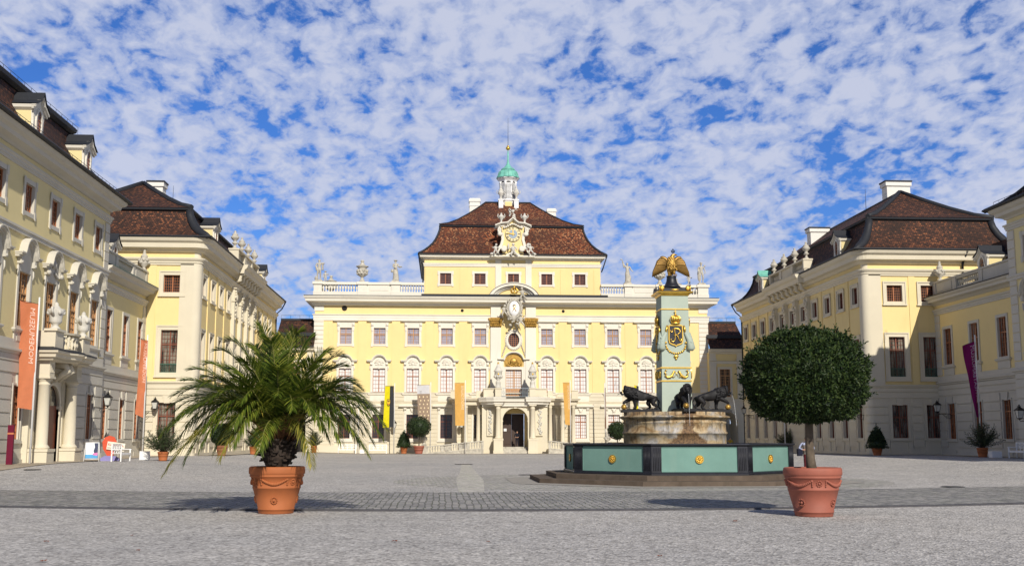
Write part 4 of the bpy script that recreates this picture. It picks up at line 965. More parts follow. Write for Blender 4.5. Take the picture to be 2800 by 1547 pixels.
        s = MB(M); s.box(u-.9, u+.9, -1.0, -.28, -.4, .38); s.box(u-1.3, u+1.3, -1.35, -.28, -.4, .22); s.obj('doorstep', 'weathered_stone', po)
    return P
W4L = four_storey(-1); W4R = four_storey(1)

def low_wing(side):
    L = side < 0; X = -21.4 if L else 37.85; M = frameL(X) if L else frameR(X); sg = 1 if L else -1
    Ya, Yb = (68.9, 80.02) if L else (67.8, 82.02)
    P = thing('palace_wing', (X-sg*5, (Ya+Yb)/2, 0), 'two-storey wing with parapet between the four-storey wing and the mansard block on the left' if L else 'two-storey shaded wing with slate-edged parapet on the right side', 'building')
    def U(y): return sg*y
    u0, u1 = sorted((U(Ya), U(Yb)))
    if L: bys = [78.7, 75.1, 71.4]
    else: bys = [atX(2603, 900, X+.35).y, atX(2676, 900, X+.35).y, atX(2755, 900, X+.35).y]
    ops = []; pl = []
    for y in bys:
        for t, v in (('s4_ground', 1.60), ('sl_main', 7.12)): ops.append(op(t, U(y), v)); pl.append((t, U(y), v))
    mat = 'beige_plaster' if L else 'yellow_plaster'
    s = MB(M); s.wall(u0, u1, 5.95, 12.2, ops); s.obj('wall', mat, P)
    s = MB(M); s.wall(u0, u1, -.8, 5.95, ops)
    gops = [(o[0]-.28, o[1]+.28, o[2]-.25, o[3]+.02) for o in ops if o[3] < 5.5]
    s.courses(u0, u1, .95, 4.75, 6, .075, .065, gops); s.box(u0, u1, -.065, .01, 4.83, 5.22); s.box(u0, u1, -.065, .01, 5.30, 5.60); s.box(u0, u1, -.10, .01, -.8, .62); s.box(u0, u1, -.03, .01, .62, .92)
    s.sweep([(u0, 0), (u1, 0)], [(.0, 5.62), (.10, 5.64), (.12, 5.72), (.22, 5.78), (.22, 5.88), (.05, 5.92), (0, 5.92)]); s.box(u0, u1, -.05, .01, 5.92, 6.30)
    for y in bys:
        s.box(U(y)-.62, U(y)+.62, -.13, -.095, .05, .75)
    s.obj('stone_ground_storey', 'grey_stone', P)
    s = MB(M); s.sweep([(u0, 0), (u1, 0)], [(0, 10.98), (.07, 11.0), (.07, 11.12), (.12, 11.14), (.12, 11.24), (.22, 11.32), (.22, 11.40), (0, 11.43)])
    s.sweep([(u0, 0), (u1, 0)], [(0, 11.70), (.10, 11.74), (.20, 11.82), (.26, 11.86), (.58, 11.94), (.60, 12.10), (.78, 12.20), (.84, 12.32), (0, 12.36)])
    ce = U(Yb); quoins(s, min(ce, ce-sg*.8), max(ce, ce-sg*.8), 6.35, 10.95, 8, .05, gap=.04); ce = U(Ya); quoins(s, min(ce, ce+sg*.3), max(ce, ce+sg*.3), 6.35, 10.95, 8, .03, gap=.04)
    s.obj('cornice', 'grey_stone', P)
    s = MB(M); s.quad((u0, -.86, 12.34), (u1, -.86, 12.34), (u1, -.02, 12.62), (u0, -.02, 12.62)); s.quad((u0, -.86, 12.30), (u1, -.86, 12.30), (u1, -.86, 12.38), (u0, -.86, 12.38)); s.obj('ledge_covering', 'aged_copper' if L else 'lead', P)
    s = MB(M); uu = [U(Yb), U(Yb)-sg*3.6, U(Yb)-sg*7.6, U(Ya)]
    def bx(a, b, *r): s.box(min(a, b), max(a, b), *r)
    bx(uu[0], uu[1], .0, .34, 12.55, 13.45); bx(uu[2], uu[3], .0, .34, 12.55, 13.45); bx(uu[1], uu[2], -.02, .36, 12.55, 12.72); bx(uu[1], uu[2], -.02, .36, 13.32, 13.45)
    for q_ in uu[:3]: bx(q_-.0 if q_ == uu[0] else q_-.25, q_+(-sg*.5 if q_ == uu[0] else .25), -.06, .40, 12.56, 13.46)
    bx(uu[0]-sg*.7, uu[1]+sg*.5, -.04, .01, 12.72, 13.30); bx(uu[0], uu[3], -.10, .44, 13.45, 13.56)
    o = s.obj('parapet', 'grey_stone', P)
    s = MB(M); balusters(s, min(uu[1], uu[2])+.25, max(uu[1], uu[2])-.25, 12.72, 13.32, .17); s.obj('baluster_row', 'pale_stone', o)
    s = MB(M); lv = []
    for a, z in ((0, 12.5), (.6, 13.0), (1.2, 13.9), (1.6, 15.0), (1.75, 15.9)): lv.append((u0-.01, u1+.01, 1.0+a, 12, z))
    for l0, l1 in zip(lv, lv[1:]):
        e0, e1 = 2.0+(l0[2]-1)*1.2, 2.0+(l1[2]-1)*1.2
        q0, q1 = (l0[0], l0[1]-e0) if L else (l0[0]+e0, l0[1]); r0, r1 = (l1[0], l1[1]-e1) if L else (l1[0]+e1, l1[1])
        s.quad((q0, l0[2], l0[4]), (q1, l0[2], l0[4]), (r1, l1[2], l1[4]), (r0, l1[2], l1[4]))
        a_, b_ = (q1, r1) if L else (q0, r0); s.quad((a_, l0[2], l0[4]), (a_, 12, l0[4]), (b_, 12, l1[4]), (b_, l1[2], l1[4])); s.uv = (s.uv or [])
        s.uv += [((l0[0], l0[4]), (l0[1], l0[4]), (l1[1], l1[4]), (l1[0], l1[4])), ((0, l0[4]), (9, l0[4]), (9, l1[4]), (0, l1[4]))]
    uc0, uc1 = (u0, u1-4.) if L else (u0+4., u1); s.quad((uc0, 2.7, 15.92), (uc1, 2.7, 15.92), (uc1-(2 if L else 0), 6, 17.0), (uc0+(0 if L else 2), 6, 17.0)); s.uv.append(((u0, 0), (u1, 0), (u1, 4), (u0, 4)))
    rf = s.obj('roof', 'roof_tiles_brown', P)
    dy = (atX(308, 640, X-1.2).y if L else atX(2692, 700, X+1.2).y); dormer(M, U(dy), 13.0, rf, 1.5, 2.3, 2.6, 1.0)
    for t, u, v in pl: put_window(P, M, u, v, t)
    return P
LWL = low_wing(-1); LWR = low_wing(1)

def mansard_block(side):
    L = side < 0; sg = 1 if L else -1
    X = -17.7 if L else 32.3; Yf = 80. if L else 82.; Yb = 116.6; Wd = 12.2
    Xo = X-sg*Wd                                   # outer side
    P = thing('palace_pavilion', ((X+Xo)/2, (Yf+Yb)/2, 0), 'yellow mansard-roofed block left of the court behind the big palm' if L else 'yellow mansard-roofed block right of the court behind the ball-shaped bay tree', 'building')
    Ms = frameL(X) if L else frameR(X); Mf = Matrix.Translation((0, Yf, 0))
    def U(y): return sg*y
    zs = 5.66; zt = 15.3; rc = .40
    if L: fw = [-19.62, -22.3]
    else: fw = [34.72, 37.42, 40.1]
    fops = []; fpl = []
    for x in fw:
        for t, v in (('w_top', 12.08), ('w_main', 6.30), ('w_ground', 1.66)): fops.append(op(t, x, v)); fpl.append((t, x, v))
    fx0, fx1 = sorted((X-sg*rc, Xo)); 
    sb = [(81.6 if L else 83.75)+(3.1 if L else 3.13)*k for k in range(11)]
    sops = []; spl = []
    for i, y in enumerate(sb):
        for t, v in (('w_top_side', 12.05), ('w_main_side', 6.30), ('w_ground_side', 1.66)):
            if t == 'w_ground_side' and i == 5: continue
            sops.append(op(t, U(y), v)); spl.append((t, U(y), v))
    su0, su1 = sorted((U(Yf+rc), U(Yb)))
    s = MB(Mf); s.wall(fx0, fx1, zs, zt, fops)
    for a, b in ([(-21.3, -20.75)] if L else [(35.85, 36.35), (38.5, 39.0)]): s.box(a, b, -.05, .01, zs, 14.1)
    T = s.T; s.T = Ms; s.wall(su0, su1, zs, zt, sops)
    for i in range(10):
        if 3 <= i <= 6: continue
        y = (sb[i]+sb[i+1])/2; s.box(U(y)-.22, U(y)+.22, -.07, .01, zs, 14.1)
    s.T = T; s.obj('wall', 'yellow_plaster', P)
    s = MB(Mf); s.wall(fx0, fx1, -.8, zs, fops); s.T = Ms; s.wall(su0, su1, -.8, zs, sops)
    for T, u0, u1, ops in ((Mf, fx0, fx1, fops), (Ms, su0, su1, sops)):
        s.T = T; gops = [(o[0]-.30, o[1]+.30, o[2]-.3, o[3]+.02) for o in ops if o[3] < 5.]
        s.courses(u0, u1, .95, 4.60, 6, .075, .065, gops); s.box(u0, u1, -.065, .01, 4.68, 5.08); s.box(u0, u1, -.065, .01, 5.16, 5.44); s.box(u0, u1, -.10, .01, -.8, .6)
        for o in ops:
            if o[3] < 5.: s.box(o[0]-.25, o[0]+.1, -.08, .01, .6, 1.35); s.box(o[1]-.1, o[1]+.25, -.08, .01, .6, 1.35)
    # rounded corner
    s.T = None; ccx, ccy = X-sg*rc, Yf+rc
    def corner(m, r, z0, z1):
        n = 8; a = []; b = []
        for k in range(n+1):
            t = math.pi/2*k/n; x = ccx+sg*r*math.cos(t); y = ccy-r*math.sin(t)
            a.append(m.av((x, y, z0))); b.append(m.av((x, y, z1)))
        m.bridge(a, b, True, False)
    corner(s, rc, -.8, zs); corner(s, rc+.1, -.8, .6)
    for k in range(6): h = 3.65/6; corner(s, rc+.065, .95+k*h+.038, .95+(k+1)*h-.038)
    corner(s, rc+.065, 4.68, 5.08); corner(s, rc+.065, 5.16, 5.44)
    path = [(X-sg*8 if False else Xo, Yf)] 
    cpts = [(ccx+sg*rc*math.cos(t*math.pi/12), ccy-rc*math.sin(t*math.pi/12)) for t in range(0, 7)]
    ring = [(X, Yb)]+cpts+[(Xo, Yf)]; sd = -1 if not L else 1
    # travel: from the back along the court side to the front
    sd = 1 if not L else -1
    prof = [(0, 5.44), (.10, 5.46), (.12, 5.54), (.20, 5.58), (.20, 5.66), (0, 5.70)]
    s.sweep(ring, prof, side=sd)
    s.obj('stone_ground_storey', 'pale_stone', P)
    s = MB(); corner(s, rc, zs, zt+.1)
    s.T = Mf; a, b = sorted((X-sg*rc, X-sg*(rc+.95))); s.box(a, b, -.10, .02, zs, 14.15); s.box(min(X-sg*2.0, X-sg*1.0), max(X-sg*2.0, X-sg*1.0)-.0, -.045, .01, zs, zs+.0001)
    s.T = Ms; a, b = sorted((U(Yf+rc), U(Yf+rc+.35))); s.box(a, b, -.10, .02, zs, 14.15); s.T = None; corner(s, rc+.10, zs, 14.15)
    s.obj('corner_pilaster', 'pale_stone', P)
    s = MB()
    s.sweep(ring, [(0, 14.05), (.10, 14.07), (.10, 14.2), (.16, 14.22), (.16, 14.34), (.22, 14.38), (.30, 14.50), (.30, 14.60), (0, 14.63)], side=sd)
    s.sweep(ring, [(0, 15.0), (.12, 15.04), (.22, 15.14), (.26, 15.2), (.60, 15.28), (.62, 15.60), (.80, 15.74), (.90, 15.98), (0, 16.0)], side=sd)
    s.obj('cornice', 'pale_stone', P)
    for t, u, v in fpl: put_window(P, Mf, u, v, t)
    for t, u, v in spl:
        put_window(P, Ms, u, v, t)
    for x in fw:   # green balcony grilles at the foot of the tall windows
        s = MB(Mf); 
        for k in range(10):
            for j in range(3): 
                c = (x-.56+.125*k, 6.42+.2*j); s.ribbon([(c[0]+.07*math.cos(q_*math.pi/3), c[1]+.095*math.sin(q_*math.pi/3)) for q_ in range(6)], .02, .02, .08, closed=True)
        s.box(x-.62, x+.62, .05, .09, 6.90, 6.95); s.box(x-.62, x+.62, .05, .09, 6.30, 6.34); s.obj('window_grille', 'grille_green', P)
    # avant-corps with pilasters, brackets, parapet
    ya, yb = (sb[3]+sb[4])/2-.45, (sb[6]+sb[7])/2+.45
    s = MB(Ms)
    for i in range(3, 7):
        y = (sb[i]+sb[i+1])/2; u = U(y); s.box(u-.34, u+.34, -.30, .0, zs, 14.1)
        s.box(u-.42, u+.42, -.40, .0, 13.0-.06, 13.02); s.box(u-.46, u+.46, -.46, .0, 14.0, 14.08)
        random.seed(i)
        for k in range(12): s.ball((u+random.uniform(-.34, .34), -.36, random.uniform(13.1, 13.95)), (.13, .11, .13), 6, 4, .2)
        for k in range(5): s.ball((u+random.uniform(-.12, .12), -.33, 12.8-.32*k), (.10-.01*k, .07, .13), 6, 4, .25)
    for k in range(8):
        u = U(ya+.4+(yb-ya-.8)*k/7); s.tube([(u, -.15, 14.6), (u, -.62, 14.75), (u, -.70, 15.2), (u, -.95, 15.3)], [.10, .16, .16, .12], 8); s.ball((u, -.62, 14.78), (.15, .17, .15), 8, 5, .1)
    s.obj('pilaster_order', 'pale_stone', P)
    s = MB(Ms); a, b = sorted((U(ya), U(yb)))
    s.sweep([(a, -.5), (b, -.5)], [(0, 15.3), (.5, 15.3), (.56, 15.62), (.74, 15.76), (.84, 16.02), (0, 16.05)])
    s.box(a, b, -.45, .25, 15.9, 16.55); s.box(a-.06, b+.06, -.55, .35, 17.28, 17.42)
    for k in range(4): u = a+(b-a)*k/3; s.box(u-.32 if k else u, u+.32 if k < 3 else u, -.50, .30, 16.5, 17.3)
    s.box(a+(b-a)/3, a+(b-a)*2/3, -.40, .2, 16.55, 17.3)
    pr = s.obj('parapet', 'pale_stone', P)
    for a_, b_ in ((a+.4, a+(b-a)/3-.3), (a+(b-a)*2/3+.3, b-.4)): s = MB(Ms); balusters(s, a_, b_, 16.55, 17.28, -.1); s.obj('baluster_row', 'pale_stone', pr)
    # roof
    x0, x1 = sorted((X+sg*.85, Xo-sg*.85)); y0 = Yf-.85; y1 = Yb+.85
    zp = 22.2 if not L else 21.6; zbk = 18.75 if not L else 18.35
    H = zbk-16.0; lv = []
    for a, f in ((0, 0), (.50, .09), (.95, .20), (1.35, .36), (1.68, .56), (1.92, .78), (2.02, .97)): lv.append((x0+a, x1-a, y0+a, y1-a, 16.0+H*f))
    s = MB(); roof_loft(s, lv); rf = s.obj('roof', 'roof_tiles_brown', P)
    cxr = (x0+x1)/2; hip = (x1-x0)/2+.5; lv2 = []
    for f, g in ((0, 0), (.2, .13), (.45, .37), (.72, .67), (1, 1)):
        a = 1.85+(hip-1.85-.02)*f; ax = 1.85+((x1-x0)/2-1.87)*f; lv2.append((x0+ax, x1-ax, y0+a, y1-a, zbk+.2+(zp-zbk-.2)*g))
    s = MB(); roof_loft(s, lv2); s.obj('upper_roof', 'roof_tiles_brown', P)
    s = MB(); b = lv[-1]; s.sweep([(b[0], b[3]), (b[0], b[2]), (b[1], b[2]), (b[1], b[3])], [(-.2, zbk-.06), (.02, zbk-.06), (.20, zbk+.02), (.22, zbk+.12), (.15, zbk+.17), (-.2, zbk+.3)])
    for i in (0, 1):
        s.tube([(l[i], l[2], l[4]+.02) for l in lv], [.10, .30, .34, .34, .32, .3, .28], 8); s.tube([(l[i], l[2], l[4]+.02) for l in lv2], [.20]*5, 6)
        s.tube([(l[i], l[3], l[4]+.02) for l in lv], .16, 6)
    s.tube([(cxr, lv2[-1][2], zp), (cxr, lv2[-1][3], zp)], .13, 6)
    s.sweep([(x0, y1), (x0, y0), (x1, y0), (x1, y1)], [(-.15, 15.96), (.05, 15.96), (.12, 16.04), (.08, 16.12), (-.1, 16.12)])
    s.obj('roof_lead', 'lead', rf)
    s = MB(); px_ = X+sg*.85; s.tube([(px_, y1, 15.95), (px_-sg*.3, Yb+.45, 15.2), (X+sg*.08, Yb-.1, 14.6), (X+sg*.08, Yb-.1, 0)], .07, 6)
    if not L: s.obj('downpipe', 'black_iron', P); s = MB(); s.tube([(40.3, y0-.02, 15.95), (40.2, Yf-.2, 15.1), (40.1, Yf-.12, 13.2)], .09, 6)
    s.obj('downpipe', 'black_iron', P)
    for y in ((85.2, 108.5) if L else (87.3, 109.3)):
        dormer(Ms, U(y), 16.15, rf, 1.5, 2.3, 3.0, .0, copper=(not L and y > 100))
    for px0, px1, py0, Y in (((401, 450, 494, 90.5),) if L else ((2421, 2491, 494, 92.), (2213, 2268, 621, 105.))):
        a, b = atY(px0, py0+30, Y), atY(px1, py0, Y); s = MB(); s.box(a.x+.15, b.x-.12, Y, Y+1.1, b.z-4, b.z-.5); s.box(a.x+.02, b.x-.02, Y-.12, Y+1.2, b.z-.5, b.z-.14); s.obj('chimney', 'chimney_plaster', rf)
        s = MB(); s.box(a.x-.04, b.x+.04, Y-.18, Y+1.26, b.z-.14, b.z-.02); s.obj('chimney_cap', 'lead', rf)
    c = atY(488, 555, 96) if L else atY(2338, 590, 96); s = MB(); s.tube([(cxr, c.y, zp-.5), (cxr, c.y, zp+2.0)], [.03, .012], 5); s.obj('lightning_rod', 'black_iron', rf)
    return P, sb, (ya, yb)
MBL, SBL, AVL = mansard_block(-1); MBR, SBR, AVR = mansard_block(1)

def link_building(side):
    L = side < 0; Y = 122.2; M = Matrix.Translation((0, Y, 0))
    x0, x1 = (-18.4, -14.2) if L else (29.9, 33.9); uc = (x0+x1)/2 if L else 31.68
    P = thing('link_building', ((x0+x1)/2, Y, 0), 'narrow tiled link with arched gateway between palace and %s block' % ('left' if L else 'right'), 'building')
    s = MB(M); s.box(x0, x1, 0.0, 8, 6.0, 11.2); s.obj('wall', 'yellow_plaster', P)
    s = MB(M); r = 1.35
    def za(x): return 3.3+r*math.sqrt(max(0, 1-((x-uc)/r)**2))
    xs = sorted([x0, x1]+[uc-r*math.cos(math.pi*k/16) for k in range(17)])
    for a, b in zip(xs, xs[1:]):
        m_ = (a+b)/2
        if abs(m_-uc) < r:
            s.quad((a, 0, za(a)), (b, 0, za(b)), (b, 0, 6), (a, 0, 6)); s.quad((a, 0, za(a)), (b, 0, za(b)), (b, 3, za(b)), (a, 3, za(a)))
        else: s.quad((a, 0, -.6), (b, 0, -.6), (b, 0, 6), (a, 0, 6))
    for x in (-r, r): s.quad((uc+x, 0, -.6), (uc+x, 6, -.6), (uc+x, 6, 3.3), (uc+x, 0, 3.3))
    pts = [(uc+r, -.5), (uc+r, 3.3)]+[(uc+r*math.cos(math.pi*k/16), 3.3+r*math.sin(math.pi*k/16)) for k in range(1, 16)]+[(uc-r, 3.3), (uc-r, -.5)]
    s.ribbon(pts, -.36, .08); s.ribbon(pts, -.12, .14)
    for x in (-1, 1): s.box(uc+x*1.5-.22, uc+x*1.5+.22, -.2, 0, 3.12, 3.32)
    s.sweep([(x0, 0), (x1, 0)], BAND(5.75, .25, .14)); s.box(x0, x1, -.05, .01, 5.0, 5.1)
    for x in (x0+.45, x1-.45): s.box(x-.36, x+.36, -.14, .02, 6.0, 9.9); s.box(x-.42, x+.42, -.2, .02, 9.7, 9.95); s.box(x-.42, x+.42, -.2, .02, 10.3, 10.5); s.box(x-.34, x+.34, -.12, .02, 9.9, 11.2)
    s.sweep([(x0, 0), (x1, 0)], [(0, 9.95), (.1, 9.97), (.1, 10.15), (.18, 10.25), (0, 10.3)])
    s.sweep([(x0, 0), (x1, 0)], CORNICE(11.05, .55, .6))
    s.obj('gateway_front', 'pale_stone', P)
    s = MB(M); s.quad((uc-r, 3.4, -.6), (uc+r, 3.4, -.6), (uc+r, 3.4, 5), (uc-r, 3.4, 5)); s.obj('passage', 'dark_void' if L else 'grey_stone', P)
    s = MB(M); s.prism([(uc-.95, 6.4), (uc+.95, 6.4), (uc+.95, 9.3)]+[(uc+.95*math.cos(math.pi*k/12), 9.3+.22*math.sin(math.pi*k/12)) for k in range(1, 12)]+[(uc-.95, 9.3)], -.06, 0); s.obj('wall_field', 'yellow_plaster', P)
    win_mesh('link', 1.15, 3.1, 'deep', 'sash_wood_light', 'glass_dark', rev=-.02, cols=6, rows=9, b=.2, trans=.76, stone='pale_stone')
    put_window(P, M @ Matrix.Translation((0, -.10, 0)), uc, 6.25, 'link')
    s = MB(M); lv = [(-.7, 11.65), (.6, 12.9), (.62, 13.25), (3.2, 15.0)]
    s.uv = []
    for k in (0, 2):
        a, b = lv[k], lv[k+1]; s.quad((x0, a[0], a[1]), (x1, a[0], a[1]), (x1, b[0], b[1]), (x0, b[0], b[1])); s.uv.append(((x0, a[1]*1.4), (x1, a[1]*1.4), (x1, b[1]*1.4), (x0, b[1]*1.4)))
    rf = s.obj('roof', 'roof_tiles_brown', P)
    for bb in ((.35, .8, 12.88, 13.26), (2.9, 3.3, 14.85, 15.08), (-.78, -.62, 11.6, 11.7)): s = MB(M); s.box(x0, x1, *bb); s.obj('roof_lead', 'lead', rf)
    s = MB(M); snow_rail(s, [(x0, 3.1, 15.05), (x1, 3.1, 15.05)], .42, 8); s.obj('roof_guard_rail', 'black_iron', rf)
    return P
link_building(-1); link_building(1)
# ================================================================== figures and ornaments that stand on the buildings
def skin_mesh(joints, edges, rad, name, mats, sub=1, root=0, smooth=True):
    # joints: points; edges: index pairs; rad: radius or (rx, ry) per joint -> one continuous surface
    me = bpy.data.meshes.new('tmp'); me.from_pydata([tuple(j) for j in joints], edges, [])
    o = bpy.data.objects.new('tmp', me); COL.objects.link(o)
    sk = o.modifiers.new('s', 'SKIN'); sk.use_smooth_shade = smooth; sk.branch_smoothing = .3
    dat = me.skin_vertices[0].data
    for i, r in enumerate(rad):
        dat[i].radius = r if isinstance(r, tuple) else (r, r)
    dat[root].use_root = True
    if sub: ss = o.modifiers.new('u', 'SUBSURF'); ss.levels = sub; ss.render_levels = sub
    dg = bpy.context.evaluated_depsgraph_get(); dg.update()
    ev = o.evaluated_get(dg); m2 = bpy.data.meshes.new_from_object(ev); m2.name = name
    m2.materials.clear()
    for m in (mats if isinstance(mats, (list, tuple)) else [mats]): m2.materials.append(MATS[m])
    for p in m2.polygons: p.use_smooth = True
    bpy.data.objects.remove(o); bpy.data.meshes.remove(me); return m2
def add_mesh(mb, me, T=None):   # append mesh data to a builder
    b = len(mb.v); T = T or Matrix()
    for v in me.vertices: mb.v.append(T @ v.co)
    for p in me.polygons: mb.f.append(tuple(b+i for i in p.vertices)); mb.sm.append(True); mb.mi.append(mb.cur)
def human(pose, h=1.75, bulk=1.0):
    # pose: dict of offsets; returns joints, edges, radii; x right, -y front, z up; unit = body height
    P = dict(pel=(0, 0, .53), bel=(0, 0, .60), che=(0, -.005, .72), nec=(0, 0, .835), hea=(0, -.008, .90), top=(0, -.002, .965),
             hl=(-.055, 0, .50), kl=(-.06, -.01, .285), al=(-.065, .0, .05), tl=(-.075, -.085, .02), hr=(.055, 0, .50), kr=(.06, -.01, .285), ar=(.065, .0, .05), tr=(.075, -.085, .02),
             sl=(-.115, 0, .80), el=(-.15, .01, .64), wl=(-.155, -.03, .50), fl=(-.155, -.045, .445), sr=(.115, 0, .80), er=(.15, .01, .64), wr=(.155, -.03, .50), fr=(.155, -.045, .445))
    P.update(pose); R = dict(pel=(.085, .062), bel=(.075, .055), che=(.092, .062), nec=.033, hea=(.046, .056), top=.034, hl=.056, kl=.036, al=.024, tl=.02, hr=.056, kr=.036, ar=.024, tr=.02,
             sl=.038, el=.027, wl=.019, fl=.02, sr=.038, er=.027, wr=.019, fr=.02)
    K = list(P); ix = {k: i for i, k in enumerate(K)}
    E = [('pel', 'bel'), ('bel', 'che'), ('che', 'nec'), ('nec', 'hea'), ('hea', 'top'), ('pel', 'hl'), ('hl', 'kl'), ('kl', 'al'), ('al', 'tl'), ('pel', 'hr'), ('hr', 'kr'), ('kr', 'ar'), ('ar', 'tr'),
         ('che', 'sl'), ('sl', 'el'), ('el', 'wl'), ('wl', 'fl'), ('che', 'sr'), ('sr', 'er'), ('er', 'wr'), ('wr', 'fr')]
    rr = [R[k] if isinstance(R[k], tuple) else (R[k], R[k]) for k in K]
    return [Vector(P[k])*h for k in K], [(ix[a], ix[b]) for a, b in E], [(a*h*bulk, b*h*bulk) for a, b in rr]
def statue(loc, label, pose, h=2.3, dress=None, extra=None, rz=0., group=None):
    t = thing('statue', loc, label, 'statue', group, rz)
    s = MB(); s.box(-.42, .42, -.36, .36, 0, .16); s.box(-.34, .34, -.3, .3, .16, .24); s.obj('plinth', 'weathered_stone', t, Vector())
    j, e, r = human(pose, h, 1.12); me = skin_mesh(j, e, r, 'figure', 'weathered_stone'); s = MB(); add_mesh(s, me, Matrix.Translation((0, 0, .22)))
    if dress:
        n = 14; rs = []; random.seed(int(loc[0]*10))
        for k, (z, rr) in enumerate(((.02, .135), (.12, .125), (.28, .115), (.42, .105), (.53, .095), (.60, .075), (.70, .088), (.78, .09))):
            rs.append(s.ring([((rr*(1+.16*math.sin(4*a_*2*math.pi/n+1)*(1 if z < .5 else .3)))*h*math.cos(a_*2*math.pi/n)+(.02*h if z < .3 else 0), rr*.8*h*math.sin(a_*2*math.pi/n), z*h+.22) for a_ in range(n)]))
        for a, b in zip(rs, rs[1:]): s.bridge(a, b)
        s.af(rs[-1])
    s.ball((0, .01*h, .93*h+.22), (.062*h, .07*h, .07*h), 10, 6, .12)
    if extra: extra(s, h)
    s.obj('figure', 'weathered_stone', t, Vector()); return t
def urnmesh(kind):
    s = MB()
    if kind == 'bowl':    # big lidded bowl urn
        s.lathe([(.30, 0), (.34, .05), (.30, .12), (.16, .42), (.14, .52), (.20, .58), (.52, .80), (.60, 1.05), (.52, 1.25), (.46, 1.42), (.50, 1.62), (.70, 1.74), (.72, 1.80), (.5, 1.86), (.28, 1.98), (.26, 2.10), (.16, 2.14), (.16, 2.28), (.20, 2.32), (.18, 2.5)], (0, 0, 0), 18)
        for k in range(10): a = k*math.pi/5; s.ball((.54*math.cos(a), .54*math.sin(a), 1.25), (.15, .15, .22), 7, 5, .12); s.ball((.56*math.cos(a+.3), .56*math.sin(a+.3), .95), .12, 6, 4, .1)
    if kind == 'flame':   # garlanded vase with finial
        s.lathe([(.22, 0), (.22, .10), (.10, .22), (.12, .30), (.30, .48), (.36, .70), (.26, .92), (.20, 1.0), (.26, 1.06), (.20, 1.16), (.10, 1.26), (.13, 1.34), (.07, 1.42), (.10, 1.5), (0, 1.6)], (0, 0, 0), 16)
        for k in range(9): a = k*math.pi*2/9; s.ball((.33*math.cos(a), .33*math.sin(a), .72-.12*math.cos(a*3)), (.13, .13, .12), 6, 5, .2)
    if kind == 'tower':   # slender tiered urn
        s.lathe([(.20, 0), (.22, .08), (.10, .22), (.09, .34), (.20, .42), (.26, .50), (.14, .60), (.12, .68), (.24, .80), (.34, .92), (.36, 1.02), (.30, 1.08), (.22, 1.18), (.26, 1.24), (.12, 1.34), (.08, 1.44), (.12, 1.50), (0, 1.62)], (0, 0, 0), 14)
        for k in range(8): a = k*math.pi/4; s.ball((.26*math.cos(a), .26*math.sin(a), .98), (.09, .09, .11), 6, 4, .15)
    if kind == 'crater':  # wide-lipped vase with masks and handles
        s.lathe([(.26, 0), (.27, .06), (.17, .14), (.13, .22), (.24, .30), (.32, .40), (.30, .52), (.34, .78), (.45, 1.0), (.40, 1.04), (.30, 1.02), (.20, 1.12), (.10, 1.24), (.11, 1.32), (0, 1.42)], (0, 0, 0), 18)
        for t in (-1, 1): s.tube([(0, t*.36, .70), (0, t*.55, .88), (0, t*.62, 1.06), (0, t*.44, 1.08)], [.06, .07, .07, .05], 7)
        for k in range(6): a = k*math.pi/3+.3; s.ball((.36*math.cos(a), .36*math.sin(a), .86), (.10, .10, .13), 7, 5, .15)
    if kind == 'lidded':  # porch urn with conical lid and crown
        s.lathe([(.34, 0), (.34, .12), (.28, .18), (.26, .55), (.30, .62), (.18, .75), (.16, .86), (.34, 1.05), (.42, 1.35), (.40, 1.75), (.50, 1.82), (.48, 1.88), (.36, 2.05), (.24, 2.30), (.12, 2.55), (.10, 2.62)], (0, 0, 0), 16)
        for k in range(10): a = k*math.pi/5; s.ball((.40*math.cos(a), .40*math.sin(a), 1.25), (.12, .12, .16), 7, 5, .15)
    return s
UM = {k: urnmesh(k).mesh('vessel', 'weathered_stone' if k in ('bowl', 'flame', 'tower') else 'urn_stone') for k in ('bowl', 'flame', 'tower', 'crater', 'lidded')}
def urn(kind, loc, label, group=None, sc=1., gilt=False):
    o = link('stone_urn', UM[kind]); o.location = loc; o.scale = (sc, sc, sc); tag(o, label, 'urn', group)
    if gilt:
        s = MB(); s.ball((0, -.44, 1.5), (.10, .06, .10), 10, 6); s.lathe([(.10, 2.62), (.12, 2.7), (.08, 2.72), (.10, 2.82), (0, 2.84)], (0, 0, 0), 8); g = s.obj('gilded_ornament', 'gold', o, Vector())
    return o
zt = P_ZB; FYs = FY+.15
def pX(px): return atY(px, 770, FYs).x
statue((pX(872), FYs, zt), 'stone statue of a curly-haired draped figure on the left corner of the palace parapet', dict(wl=(-.13, -.10, .55), el=(-.17, 0, .66), er=(.17, .0, .68), wr=(.20, -.06, .78), fr=(.21, -.08, .80), kl=(-.07, -.03, .29)), 2.35,
       extra=lambda s, h: (s.ball((.16*h, -.03, .80*h+.2), (.10*h, .04*h, .05*h), 8, 5), [s.ball((.16*h, -.02, (.76-.05*k)*h+.2), (.05*h, .03*h, .05*h), 7, 5, .2) for k in range(6)], [s.ball((-.13*h+.02*k*h, .0, (.62-.06*k)*h+.2), (.06*h, .05*h, .06*h), 7, 5, .2) for k in range(5)], s.ball((-.12*h, 0, .08*h+.2), (.09*h, .08*h, .12*h), 8, 6, .1)))
def putto_statue(loc, label, k=1.):
    t = statue(loc, label, dict(wr=(.22, -.04, .74), er=(.19, 0, .68), fr=(.25, -.05, .77)), 1.5*k, extra=lambda s, h: (s.ball((0, 0, .98*h+.2), (.12*h, .12*h, .04*h), 10, 5), s.ball((-.1*h, 0, .2*h), (.12*h, .1*h, .2*h), 8, 6, .15)))
    return t
putto_statue((pX(883.5), FY+2.4, zt-.15), 'small stone statue with raised arm just right of the curly-haired corner statue')
